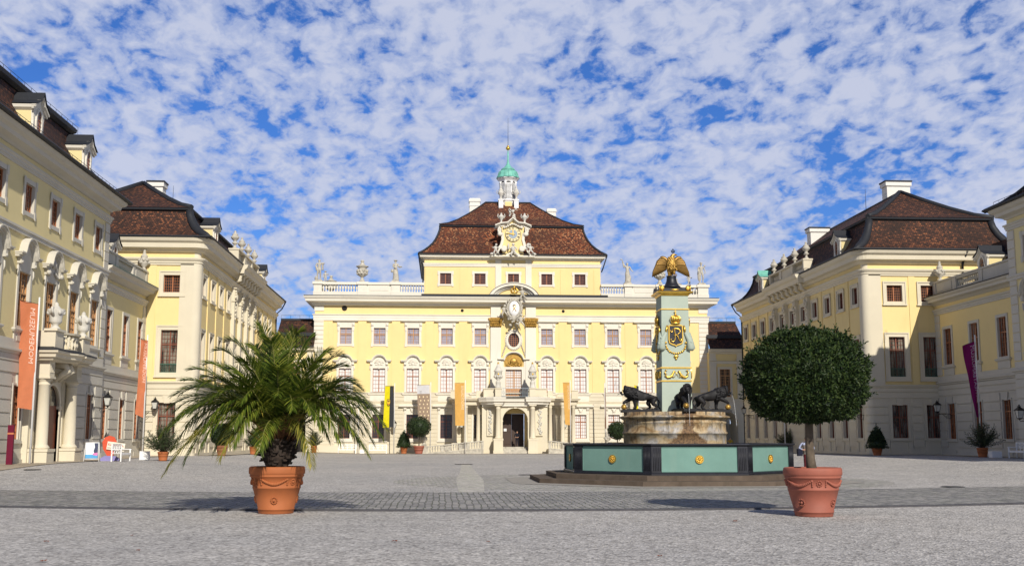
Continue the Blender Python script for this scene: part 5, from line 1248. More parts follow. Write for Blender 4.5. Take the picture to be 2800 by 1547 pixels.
urn('bowl', (pX(893), FY+5.0, zt-.95), 'stone lidded urn, half hidden low behind the left corner of the palace parapet', 'lidded urns on the palace parapet', .95)
urn('bowl', (pX(990), FYs, zt), 'large lidded bowl urn on the left parapet between the two statues', 'lidded urns on the palace parapet')
statue((pX(1081), FYs, zt), 'stone statue in long robe and hat holding a dish, left of the palace attic', dict(el=(-.12, -.02, .66), wl=(-.02, -.12, .60), fl=(.06, -.13, .60), er=(.15, -.03, .66), wr=(.20, -.13, .62), fr=(.24, -.15, .62)), 2.35, dress=True,
       extra=lambda s, h: (s.ball((.23*h, -.15*h, .65*h+.2), (.10*h, .08*h, .035*h), 10, 5), s.ball((0, 0, .98*h+.2), (.10*h, .10*h, .035*h), 10, 5), s.ball((-.16*h, .02, .48*h+.2), (.07*h, .05*h, .09*h), 8, 5, .2)))
statue((pX(1716), FYs, zt), 'stone statue of a robed figure raising one arm high, right of the palace attic', dict(el=(-.18, -.0, .93), sl=(-.12, 0, .82), wl=(-.23, -.02, 1.05), fl=(-.27, -.03, 1.12), er=(.17, -.02, .66), wr=(.25, -.05, .56), fr=(.29, -.06, .54)), 2.3, dress=True,
       extra=lambda s, h: (s.ball((-.30*h, -.03*h, 1.16*h+.2), (.07*h, .03*h, .03*h), 8, 5), [s.ball((-.17*h-.015*k*h, 0, (.78+.06*k)*h+.2), (.035*h, .03*h, .05*h), 6, 4, .2) for k in range(5)], s.ball((.10*h, 0, .2*h+.2), (.08*h, .08*h, .2*h), 8, 6, .2)))
urn('bowl', (pX(1804), FYs, zt), 'large lidded bowl urn on the right parapet behind the golden eagle', 'lidded urns on the palace parapet')
urn('bowl', (pX(1873), FY+5.0, zt-.95), 'stone lidded urn low behind the right parapet, left of two soldier statues', 'lidded urns on the palace parapet', .95)
putto_statue((pX(1896), FY+2.4, zt-.15), 'small stone bust-like statue between urn and soldier at the right parapet corner')
statue((pX(1918), FYs, zt), 'stone statue of a helmeted soldier on the right corner of the palace parapet', dict(el=(-.17, .0, .66), wl=(-.13, -.06, .54), er=(.17, 0, .66), wr=(.19, -.05, .55), kr=(.08, -.04, .29)), 2.35,
       extra=lambda s, h: (s.ball((0, 0, 1.0*h+.2), (.07*h, .08*h, .05*h), 10, 5), s.ball((-.10*h, .04, .42*h+.2), (.09*h, .05*h, .34*h), 9, 7, .15), s.ball((.17*h, -.04, .86*h+.2), .05*h, 8, 5, .2), s.ball((0, 0, .55*h+.2), (.10*h, .08*h, .07*h), 9, 5, .1)))
for sx, w_ in ((-1, 'left'), (1, 'right')):
    urn('lidded', (CU+sx*1.88, FY-2.9, FV(1063.5)), 'stone urn with conical lid and gilt boss on the %s side of the porch balcony' % w_, 'lidded urns on the porch balcony', 1., True)
    ub = urn('flame', (CU+sx*9.87, FY-4.0, 1.02), 'weathered stone vase on the %s end post of the ramp balustrade' % w_, 'vases on the ramp end posts', .85)
ybp = 59.29
urn('crater', (-20.9+1.12, ybp-2.15, 7.14), 'wide-lipped stone vase on the nearer corner of the left portal balcony', 'vases on the portal balcony', 1.0)
urn('crater', (-20.9+1.12, ybp+2.15, 7.14), 'wide-lipped stone vase on the farther corner of the left portal balcony', 'vases on the portal balcony', 1.0)
urn('flame', (-21.6, 79.7, 13.56), 'garlanded stone urn at the far end of the left wing parapet', 'urns on the low wing parapets', 1.0)
urn('flame', (38.05, 81.2, 13.56), 'garlanded stone urn at the far end of the right wing parapet', 'urns on the low wing parapets', 1.0)
ORD = ['nearest', 'second nearest', 'third nearest', 'farthest']
for nm, X_, AV in (('left', -17.7, AVL), ('right', 32.3, AVR)):
    for k in range(4):
        y = AV[0]+.35+(AV[1]-AV[0]-.7)*k/3; urn('tower', (X_+(.1 if nm == 'left' else -.1), y, 17.42), '%s of the four slender tiered urns on the %s block roof parapet' % (ORD[k], nm), 'tiered urns on the %s block' % nm, .98)
# wall lanterns
def lantern_meshes():
    s = MB(); s.tube([(0, 0, 0), (0, -.95, 0)], .022, 6); s.tube([(0, 0, -.30), (0, -.15, -.34), (0, -.35, -.28), (0, -.50, -.12), (0, -.62, -.02)], .016, 6)
    s.tube([(0, 0, .03), (0, 0, -.42)], .02, 6); s.tube([(0, -.95, 0), (0, -1.02, .05), (0, -1.0, .12)], .022, 6)
    for c in ((0, -.22, -.18), (0, -.42, -.12)): s.tube([(0, c[1]+.09*math.cos(a*.9), c[2]+.09*math.sin(a*.9)*(1-a*.06)) for a in range(7)], .012, 4)
    f = MB(); z = .18; y = -1.0
    f.frust((0, y, z-.08), .05, .05, (0, y, z), .12, .12)
    for sx in (-1, 1):
        for sy in (-1, 1): f.tube([(sx*.12, y+sy*.12, z), (sx*.20, y+sy*.20, z+.48)], .014, 4)
    f.frust((0, y, z+.48), .25, .25, (0, y, z+.66), .08, .08); f.box(-.22, .22, y-.22, y+.22, z+.46, z+.49); f.frust((0, y, z+.66), .06, .06, (0, y, z+.74), .09, .09); f.ball((0, y, z+.79), .05, 6, 5)
    f.box(-.13, .13, y-.13, y+.13, z-.01, z+.01)
    g = MB(); g.frust((0, y, z+.02), .115, .115, (0, y, z+.46), .185, .185)
    return s.mesh('bracket', 'black_iron'), f.mesh('lamp_housing', 'black_iron'), g.mesh('lamp_glass', 'glass_lamp')
LAN = lantern_meshes()
def lantern(M, label):
    t = thing('wall_lantern', M.translation, label, 'wall lantern', 'lanterns on wall brackets', M.to_euler().z)
    for n, m in zip(('bracket', 'lamp_housing', 'lamp_glass'), LAN): link(n, m, t)
    return t
def lan(px, py, X, nm): 
    p = atX(px, py, X+(1.0 if X < 0 else -1.0)); return Matrix.Translation((X, p.y, p.z-.35)) @ Matrix.Rotation(R_(90 if X < 0 else -90), 4, 'Z')
lantern(lan(294.6, 1100, -21.35, 0), 'black wall lantern right of the left portal, above the poster stand')
p = atY(417.7, 1110, 78.9); lantern(Matrix.Translation((-21.3, 79.4, p.z-.35)) @ Matrix.Rotation(R_(90), 4, 'Z'), 'black wall lantern beside the second orange banner at the wing end')
p = atX(2374, 1118, 31.4); lantern(Matrix.Translation((32.25, 83.0, p.z-.35)) @ Matrix.Rotation(R_(-90), 4, 'Z'), 'black wall lantern on the corner of the right block above the cone topiary')
lantern(lan(2563, 1118, 37.8, 0), 'black wall lantern where the right low wing meets the yellow block')
lantern(lan(2788, 1135, 36.4, 0), 'black wall lantern at the right edge above the white bench')
lantern(Matrix.Translation((31.95, 112., 4.0)) @ Matrix.Rotation(R_(-90), 4, 'Z'), 'black wall lantern on the far end of the right block, half behind tree leaves')
for px, w_ in ((1262, 'left'), (1545, 'right'), (1079, 'far left')):
    p = atY(px, 1165, FY-1.0); lantern(Matrix.Translation((p.x, FY-.05, p.z-.3)), {'left': 'black wall lantern behind the left plain yellow banner on the palace', 'right': 'black wall lantern behind the right plain yellow banner on the palace', 'far left': 'black wall lantern on the palace wall beside the yellow and black banner'}[w_])
# ================================================================== fountain
stucco('step_stone', (.12, .092, .07), var=.25, stain=.7, stain_col=(.05, .045, .03), scale=2.5, bstr=.5)
stucco('basin_green', (.165, .295, .255), var=.14, stain=.35, stain_col=(.25, .33, .28), scale=.8, bstr=.1)
stucco('obelisk_green', (.40, .465, .395), var=.08, stain=.35, stain_col=(.20, .30, .24), scale=1.2, bstr=.2)
plain('post_black', (.016, .017, .024), .45, .2, .3, 4.)
def drum_mat():
    m, nt, b = nt_new('drum_stone'); p = worldvec(nt)
    n1 = noisef(nt, p, 1.0, 6, .62, .8); n2 = noisef(nt, p, 4., 6, .65, .5)
    c = ramp(nt, [(.30, (.10, .075, .055)), (.42, (.30, .19, .085)), (.52, (.46, .36, .22)), (.62, (.40, .38, .36)), (.74, (.60, .56, .49))], n1)
    c2 = ramp(nt, [(.34, (.35, .32, .28)), (.55, (1, 1, 1))], n2); c = mixc(nt, .8, c, c2, 'MULTIPLY')
    mp = nt.nodes.new('ShaderNodeMapping'); mp.inputs['Scale'].default_value = (5, 5, .5); nt.links.new(p, mp.inputs[0]); n3 = noisef(nt, mp.outputs[0], 1.2, 5, .7)
    sz = nt.nodes.new('ShaderNodeSeparateXYZ'); nt.links.new(p, sz.inputs[0])
    # dark algae runs under the rim where water overflows
    f1 = ramp(nt, [(.52, (0,)), (.62, (.9,))], n3); mr = nt.nodes.new('ShaderNodeMapRange'); mr.inputs[1].default_value = 1.5; mr.inputs[2].default_value = 2.45; nt.links.new(sz.outputs[2], mr.inputs[0])
    mm = nt.nodes.new('ShaderNodeMath'); mm.operation = 'MULTIPLY'; nt.links.new(f1, mm.inputs[0]); nt.links.new(mr.outputs[0], mm.inputs[1])
    c = mixc(nt, mm.outputs[0], c, (.035, .03, .025))
    # brown lime-and-moss streak below the front lion, flaring at the foot
    dx = nt.nodes.new('ShaderNodeMath'); dx.operation = 'SUBTRACT'; nt.links.new(sz.outputs[0], dx.inputs[0]); dx.inputs[1].default_value = 9.33
    ab = nt.nodes.new('ShaderNodeMath'); ab.operation = 'ABSOLUTE'; nt.links.new(dx.outputs[0], ab.inputs[0])
    w1 = nt.nodes.new('ShaderNodeMapRange'); w1.inputs[1].default_value = 1.25; w1.inputs[2].default_value = 1.95; w1.inputs[3].default_value = .75; w1.inputs[4].default_value = .27; nt.links.new(sz.outputs[2], w1.inputs[0])
    ad = nt.nodes.new('ShaderNodeMath'); ad.operation = 'MULTIPLY_ADD'; nt.links.new(n2, ad.inputs[0]); ad.inputs[1].default_value = .55; nt.links.new(ab.outputs[0], ad.inputs[2])
    sb = nt.nodes.new('ShaderNodeMath'); sb.operation = 'DIVIDE'; nt.links.new(ad.outputs[0], sb.inputs[0]); nt.links.new(w1.outputs[0], sb.inputs[1])
    f2 = ramp(nt, [(.95, (1,)), (1.0, (0,))], sb.outputs[0])
    sb2 = nt.nodes.new('ShaderNodeMath'); sb2.operation = 'MULTIPLY'; nt.links.new(sb.outputs[0], sb2.inputs[0]); sb2.inputs[1].default_value = .5
    f2 = ramp(nt, [(.80, (1,)), (.93, (0,))], sb2.outputs[0])
    c = mixc(nt, f2, c, ramp(nt, [(.35, (.05, .03, .02)), (.6, (.22, .13, .06))], noisef(nt, p, 14, 4, .7)))
    nt.links.new(c, b.inputs['Base Color']); b.inputs['Roughness'].default_value = .75; bump(nt, b, n2, .6, .03); MATS['drum_stone'] = m
drum_mat()
FX, FYc = 9.2, 43.5
def octa(r, rot=22.5): return [(FX+r*math.cos(R_(45*k+rot)), FYc+r*math.sin(R_(45*k+rot))) for k in range(8)]
def octprism(mb, r, z0, z1):
    o = octa(r); a = [mb.av((*p, z0)) for p in o]; b = [mb.av((*p, z1)) for p in o]; mb.af(a[::-1]); mb.af(b)
    for k in range(8): mb.af([a[k], a[(k+1) % 8], b[(k+1) % 8], b[k]])
FT = thing('fountain', (FX, FYc, 0), 'octagonal fountain with green panels, stone drum and green obelisk', 'fountain')
s = MB(); octprism(s, 6.05, -.2, .17); s.obj('step', 'step_stone', FT); s = MB(); octprism(s, 5.35, .17, .34); s.obj('step', 'step_stone', FT)
# basin
s = MB(); R0 = 4.5; o = octa(R0); oi = octa(R0-.22); zb, ztp = .345, 1.40
for k in range(8):
    a, b = o[k], o[(k+1) % 8]; ai, bi = oi[k], oi[(k+1) % 8]
    s.quad((*a, zb), (*b, zb), (*b, ztp), (*a, ztp)); s.quad((*ai, zb), (*bi, zb), (*bi, ztp), (*ai, ztp))
s.obj('basin_wall', 'basin_green', FT)
s = MB(); rim = [(.0, 1.36), (.08, 1.37), (.12, 1.41), (.12, 1.45), (-.30, 1.46), (-.30, 1.36), (0, 1.36)]; s.sweep(o[::-1], rim, closed=True, side=-1); s.obj('basin_rim', 'post_black', FT)
s = MB(); s.sweep(o[::-1], [(0, .34), (.09, .34), (.09, .40), (.05, .44), (0, .44)], closed=True, side=-1); s.obj('basin_foot', 'post_black', FT)
for k in range(8):
    c = Vector(o[k]); d1 = (Vector(o[(k+1) % 8])-c).normalized(); d2 = (Vector(o[k-1])-c).normalized(); n = (c-Vector((FX, FYc))).normalized()
    s = MB(); L = .34; q = [c+d2*L, c, c+d1*L]; on = []
    prof = [q[0], c, q[2]]
    s.sweep([tuple(p) for p in (q if True else [])][::-1], [(-.02, .42), (.06, .42), (.06, 1.36), (-.02, 1.36)], side=-1)
    for t in range(5):   # fluting
        for dd in (d1, d2):
            pc = c+dd*(.05+.06*t); nn = Vector((dd.y, -dd.x)) if Vector((dd.y, -dd.x)).dot(n) > 0 else Vector((-dd.y, dd.x)); pc = pc+nn*.062; s.tube([(pc.x, pc.y, .50), (pc.x, pc.y, 1.30)], .012, 5)
    s.obj('corner_post', 'post_black', FT)
    # panel frame line and gilded rosette of the face k..k+1
    a, b = Vector(o[k]), Vector(o[(k+1) % 8]); m = (a+b)/2; t = (b-a).normalized(); nn = Vector((t.y, -t.x)); nn = nn if nn.dot(m-Vector((FX, FYc))) > 0 else -nn
    T = Matrix(((t.x, nn.x, 0, m.x), (t.y, nn.y, 0, m.y), (0, 0, 1, 0), (0, 0, 0, 1)))
    s = MB(T); hl = (b-a).length/2-.34
    for z in (.47, 1.33): s.box(-hl, hl, 0, .02, z-.012, z+.012)
    for x in (-hl, hl): s.box(x-.012, x+.012, 0, .02, .47, 1.33)
    s.obj('panel_border', 'basin_green', FT)
    s = MB(T); s.prism([(.15*math.cos(q_*math.pi/10), .90+.15*math.sin(q_*math.pi/10)) for q_ in range(20)], .0, .035); s.ribbon([(.15*math.cos(q_*math.pi/10), .90+.15*math.sin(q_*math.pi/10)) for q_ in range(20)], .025, -.05, .0, closed=True)
    for q_ in range(9): an = q_*2*math.pi/9; s.ball((.085*math.cos(an), .035, .90+.085*math.sin(an)), (.036, .022, .036), 7, 5)
    s.ball((0, .045, .90), .034, 8, 6); s.obj('gilded_rosette', 'gold', FT)
m, nt, b = nt_new('water'); b.inputs['Base Color'].default_value = (.02, .05, .045, 1); b.inputs['Roughness'].default_value = .04; MATS['water'] = m
bump(nt, b, noisef(nt, worldvec(nt), 5, 3, .6), .25, .03)
s = MB(); oi = octa(R0-.23); s.af([s.av((*p, 1.18)) for p in oi]); s.obj('basin_water', 'water', FT)
# drum
s = MB(); DR = 2.02
s.lathe([(DR+.05, .6), (DR+.03, 1.30), (DR, 1.34), (DR, 1.80), (DR+.05, 1.82), (DR+.05, 1.88), (DR-.0, 1.90), (DR-.02, 2.20), (DR+.02, 2.24), (DR+.02, 2.27), (DR-.01, 2.30), (DR, 2.36), (DR+.10, 2.42), (DR+.16, 2.45), (DR+.16, 2.49), (DR+.04, 2.52), (DR-.02, 2.53), (DR-.02, 2.66), (.1, 2.665)], (FX, FYc, 0), 72)
dm = s.obj('stone_drum', 'drum_stone', FT)
# obelisk shaft
OW0, OW1 = .60, .535
def ow(z): return OW0+(OW1-OW0)*(z-2.66)/(7.55-2.66)
ZT_ = atY(1842, 797, FYc-.55).z
s = MB(); s.frust((FX, FYc, 2.66), ow(2.66), ow(2.66), (FX, FYc, ZT_-.12), ow(ZT_), ow(ZT_)); ob = s.obj('obelisk', 'obelisk_green', FT)
OBY = FYc-.56
def OZ(py): return atY(1845, py, OBY).z
s = MB()
for py, h, e in ((845, .022, .03), (1005, .026, .035), (1041, .026, .03)):
    z = OZ(py); w_ = ow(z)+e; s.box(FX-w_, FX+w_, FYc-w_, FYc+w_, z-h, z+h)
s.obj('gilded_band', 'gold', ob)
s = MB(); z = ZT_-.12; w_ = ow(z); sq = [(FX-w_, FYc-w_), (FX+w_, FYc-w_), (FX+w_, FYc+w_), (FX-w_, FYc+w_)]
s.sweep(sq, [(0, z-.05), (.03, z-.04), (.05, z+.02), (.16, z+.06), (.18, z+.12), (-.1, z+.13)], closed=True); s.obj('gilded_cornice', 'gold', ob)
s = MB(); w2 = w_+.10; s.box(FX-w2, FX+w2, FYc-w2, FYc+w2, z+.13, z+.24)
for sx in (-1, 1):
    for sy in (-1, 1): s.frust((FX+sx*(w2-.12), FYc+sy*(w2-.12), z+.24), .12, .12, (FX+sx*(w2-.07), FYc+sy*(w2-.07), z+.38), .05, .05)
s.frust((FX, FYc, z+.24), w2-.22, w2-.22, (FX, FYc, z+.34), w2-.34, w2-.34)
s.obj('obelisk_cap', 'post_black', ob)
s = MB()
for sx in (-1, 1): s.lathe([(.10, -.02), (.10, .02), (.05, .04)], (0, 0, 0), 12); n_ = 36; T = Matrix.Translation((FX+sx*(w2-.12), FYc-w2-.01, z+.25)) @ Matrix.Rotation(R_(90), 4, 'X'); s.v[-n_:] = [T @ q_ for q_ in s.v[-n_:]]; s.tube([(FX+sx*(w2-.02), FYc-w2-.02, z+.14), (FX+sx*(w2-.02), FYc-w2-.02, z+.38)], .02, 5)
s.ball((FX, FYc-w2, z+.19), (.22, .03, .025), 8, 4); s.obj('gilded_volute', 'gold', ob)
# shields, crowns, garlands on front (-y) and left (-x) faces and the two hidden ones
PEDTOP = z+.34
def face(rot): return Matrix.Translation((FX, FYc, 0)) @ Matrix.Rotation(R_(rot), 4, 'Z')
zs0, zs1 = OZ(948), OZ(888)
for rot in (0, -90, 90, 180):
    T = face(rot); w_ = ow((zs0+zs1)/2)
    sh = [(-.29, zs1-.05), (-.24, zs1), (.24, zs1), (.29, zs1-.05), (.30, zs0+.28), (.27, zs0+.14), (.16, zs0+.08), (.05, zs0+.05), (0, zs0), (-.05, zs0+.05), (-.16, zs0+.08), (-.27, zs0+.14), (-.30, zs0+.28)]
    tl = .0
    s = MB(T); s.prism(sh, -w_-.05, -w_+.03); so_ = s.obj('shield', 'post_black', ob)
    s = MB(T); s.ribbon(sh[::-1], .045, .03, -w_-.04, closed=True)
    y = -w_-.075; mz = (zs0+zs1)/2+.03
    def T_(pts, r): s.tube([(x, y, mz+zz) for x, zz in pts], r, 6)
    T_([(-.20, .20), (-.22, .14), (-.16, .11), (-.12, .16), (-.14, .22), (-.05, .27), (.08, .26), (.20, .30)], [.012, .018, .02, .016, .014, .02, .016, .008])
    T_([(-.02, .27), (-.05, .20), (-.03, .05), (-.03, -.10), (-.05, -.22), (-.12, -.27), (-.20, -.24), (-.21, -.17), (-.15, -.15)], [.012, .02, .024, .022, .02, .018, .016, .02, .01])
    T_([(-.05, .24), (.08, .25), (.17, .20), (.17, .10), (.08, .03), (-.02, .02)], [.012, .018, .024, .022, .016, .01])
    T_([(.02, .02), (.08, -.05), (.11, -.16), (.16, -.24), (.22, -.22), (.21, -.15), (.16, -.15)], [.012, .022, .022, .018, .016, .018, .01])
    T_([(-.10, -.02), (.0, .0), (.10, -.02)], [.01, .014, .008])
    s.obj('gilded_cipher', 'gold', so_)
    zc = zs1+.02; s = MB(T); yc = -w_-.06
    s.lathe([(.17, 0), (.18, .05), (.15, .08)], (0, yc, zc), 14, sy=.5)
    for k in range(7):
        a = (k-3)/3.; x = a*.19; s.tube([(x*.75, yc-.05*(1-abs(a)), zc+.06), (x*1.15, yc-.09*(1-abs(a)*.7), zc+.20), (x*.85, yc-.07*(1-abs(a)), zc+.31), (0, yc, zc+.36)], .022, 5)
    s.ball((0, yc, zc+.20), (.16, .05, .14), 10, 6); s.ball((0, yc-.01, zc+.40), .045, 8, 6); s.box(-.012, .012, yc-.012, yc+.012, zc+.42, zc+.57); s.box(-.045, .045, yc-.011, yc+.011, zc+.49, zc+.52)
    s.obj('gilded_crown', 'gold', ob)
    s = MB(T)
    for k in range(15):
        a = math.pi*(k/14.); s.ball((-.40*math.cos(a), -w_-.035, zs0+.16-.42*math.sin(a)**.8), (.038, .03, .038) if k % 2 else (.048, .035, .048), 7, 5, .1)
    s.ball((0, -w_-.05, zs0-.38), (.10, .04, .07), 9, 6); s.ball((0, -w_-.05, zs0-.47), (.05, .035, .05), 8, 5); s.obj('gilded_chain', 'gold', ob)
    # pair of sea-creatures between the two lower bands
    zm = (OZ(1005)+OZ(1041))/2; w3 = ow(zm); s = MB(T)
    for sx in (-1, 1):
        pts = [(.44, .14), (.47, .06), (.42, .0), (.46, -.06), (.36, -.12), (.25, -.10), (.17, -.02), (.13, .06), (.10, .12), (.06, .09)]
        s.tube([(sx*x, -w3-.045, zm+zz) for x, zz in pts], [.012, .03, .035, .03, .045, .055, .05, .04, .04, .015], 7); s.tube([(sx*.44, -w3-.04, zm+.12), (sx*.38, -w3-.04, zm+.15), (sx*.46, -w3-.04, zm+.17)], .018, 5)
        s.tube([(sx*.22, -w3-.04, zm-.06), (sx*.10, -w3-.05, zm-.12)], [.03, .015], 5)
    s.tube([(-.08, -w3-.04, zm-.10), (.08, -w3-.04, zm+.14)], .010, 5); s.tube([(.08, -w3-.04, zm-.10), (-.08, -w3-.04, zm+.14)], .010, 5); s.obj('gilded_relief', 'gold', ob)
# green bark garlands on the corners
for sx in (-1, 1):
    for sy in (-1, 1):
        w_ = ow((zs0+zs1)/2); s = MB()
        for d_ in (0, 1):
            x, y = (w_*.96, w_+.03) if d_ == 0 else (w_+.03, w_*.96)
            p0 = (FX+sx*(x-(.16 if d_ == 0 else 0)), FYc+sy*(y-(.16 if d_ == 1 else 0)), zs1-.30); p1 = (FX+sx*(x+.0), FYc+sy*(y+.0), zs1-.60); p2 = (FX+sx*(x+(.04)), FYc+sy*(y+.04), zs1-.95)
            s.tube([p0, p1, p2, (p2[0], p2[1], p2[2]-.08)], [.05, .11, .15, .05], 10)
            for k in range(12): s.ball((p1[0]+random.uniform(-.08, .08)+sx*.03, p1[1]+random.uniform(-.08, .08)+sy*.03, random.uniform(p2[2], p1[2]+.15)), .05, 6, 4, .2)
        s.obj('bark_garland', 'obelisk_green', ob)
s = MB()
for sx in (-1, 1):
    w_ = ow(zs1); s.tube([(FX+sx*.33, FYc-w_-.05, zs1-.02), (FX+sx*.37, FYc-w_-.05, zs1-.2), (FX+sx*.38, FYc-w_-.05, zs1-.36)], [.03, .045, .02], 6); s.tube([(FX-w_-.05, FYc+sx*.33, zs1-.02), (FX-w_-.05, FYc+sx*.37, zs1-.2), (FX-w_-.05, FYc+sx*.38, zs1-.36)], [.03, .045, .02], 6)
s.obj('gilded_tassel', 'gold', ob)
# eagle ------------------------------------------------------------
def eagle():
    EZ = PEDTOP; t = thing('eagle_statue', (FX, FYc, EZ), 'gilded crowned eagle with lowered wings on top of the green obelisk', 'eagle statue')
    O = Vector((FX, FYc, EZ)); top = atY(1842, 681, FYc).z; H = top-EZ
    s = MB(); s.lathe([(.34, 0), (.34, .05), (.27, .10), (.24, .16), (.20, .26), (.18, .40), (.20, .46), (.0, .50)], (0, 0, 0), 20); s.obj('pedestal', 'post_black', t, Vector())
    z0 = .47
    # one continuous body: chest, neck and head turned to the right
    J = [(0, .02, z0+.16), (0, .0, z0+.30), (0, -.04, z0+.46), (.01, -.05, z0+.60), (.03, -.06, z0+.72), (.06, -.07, z0+.80), (.12, -.10, z0+.815), (.17, -.12, z0+.79),
         (-.10, -.03, z0+.16), (-.11, -.07, z0+.04), (.10, -.03, z0+.16), (.11, -.07, z0+.04), (0, .14, z0+.10), (0, .22, z0-.10)]
    E = [(0, 1), (1, 2), (2, 3), (3, 4), (4, 5), (5, 6), (6, 7), (0, 8), (8, 9), (0, 10), (10, 11), (0, 12), (12, 13)]
    Rr = [.13, .19, .20, .14, .095, .085, .045, .018, .10, .045, .10, .045, .09, .10]
    me = skin_mesh([Vector(j) for j in J], E, [(r, r) for r in Rr], 'body', 'gold_dull', 2, 0); s = MB(); add_mesh(s, me)
    random.seed(4)
    for k in range(120):   # overlapping breast feathers
        a = random.uniform(-1.5, 1.5); q_ = random.uniform(0, 1); r = .205*(1-q_*.42)+.0; zz = z0+.22+q_*.48
        s.ball((r*math.sin(a), -.03-r*math.cos(a), zz), (.034, .018, .042), 6, 4)
    for sx in (-1, 1):
        for k in range(3): s.tube([(sx*.11+(k-1)*.035, -.08, z0+.05), (sx*.11+(k-1)*.055, -.17, z0+.03), (sx*.11+(k-1)*.06, -.20, z0-.04)], [.02, .018, .006], 5)
    s.obj('body', 'old_gold', t, Vector())
    s = MB(); s.tube([(.13, -.105, z0+.80), (.20, -.13, z0+.79), (.215, -.135, z0+.745)], [.03, .02, .004], 6); s.obj('beak', 'gold_dull', t, Vector())
    for sx in (-1, 1):   # wings: curved thick panels of long feathers
        s = MB(); n = 11; L = []
        for k in range(n):
            f = k/(n-1)
            sh = Vector((sx*(.13+.25*f), .02+.04*f, z0+.58+.16*math.sin(f*1.9)-.04*f))
            tip = Vector((sx*(.22+.50*f), .10, z0+.20-.26*f+.10*max(0, f-.75)))
            mid = (sh+tip)/2+Vector((sx*(-.03+.05*f), .0, .0+.05*f)); L.append([sh, sh.lerp(mid, .5)+Vector((sx*.03*f, 0, .02)), mid, mid.lerp(tip, .55)+Vector((sx*.02, 0, 0)), tip])
            s.tube(L[-1], [.045, .055, .052, .045, .018], 6)
        s.tube([l[0] for l in L], [.07]*n, 8)
        for row in range(4):
            for k in range(n): f = k/(n-1); p_ = L[k][0].lerp(L[k][2], .12+.22*row); s.ball((p_.x, p_.y-.035, p_.z), (.05, .025, .065), 6, 5)
        s.obj('wing', 'gold_dull', t, Vector())
    s = MB(); c = (.065, -.075, z0+.885)
    s.lathe([(.055, 0), (.06, .03)], c, 10)
    for k in range(6): a = k*math.pi/3; s.tube([(c[0]+.055*math.cos(a), c[1]+.055*math.sin(a), c[2]+.02), (c[0]+.075*math.cos(a), c[1]+.075*math.sin(a), c[2]+.08), (c[0], c[1], c[2]+.12)], .010, 4)
    s.ball((c[0], c[1], c[2]+.14), .022, 6, 5); s.obj('crown', 'black_iron', t, Vector())
    k = H/(z0+.885+.16); t.scale = (k, k, k); return t
EAGLE = eagle()
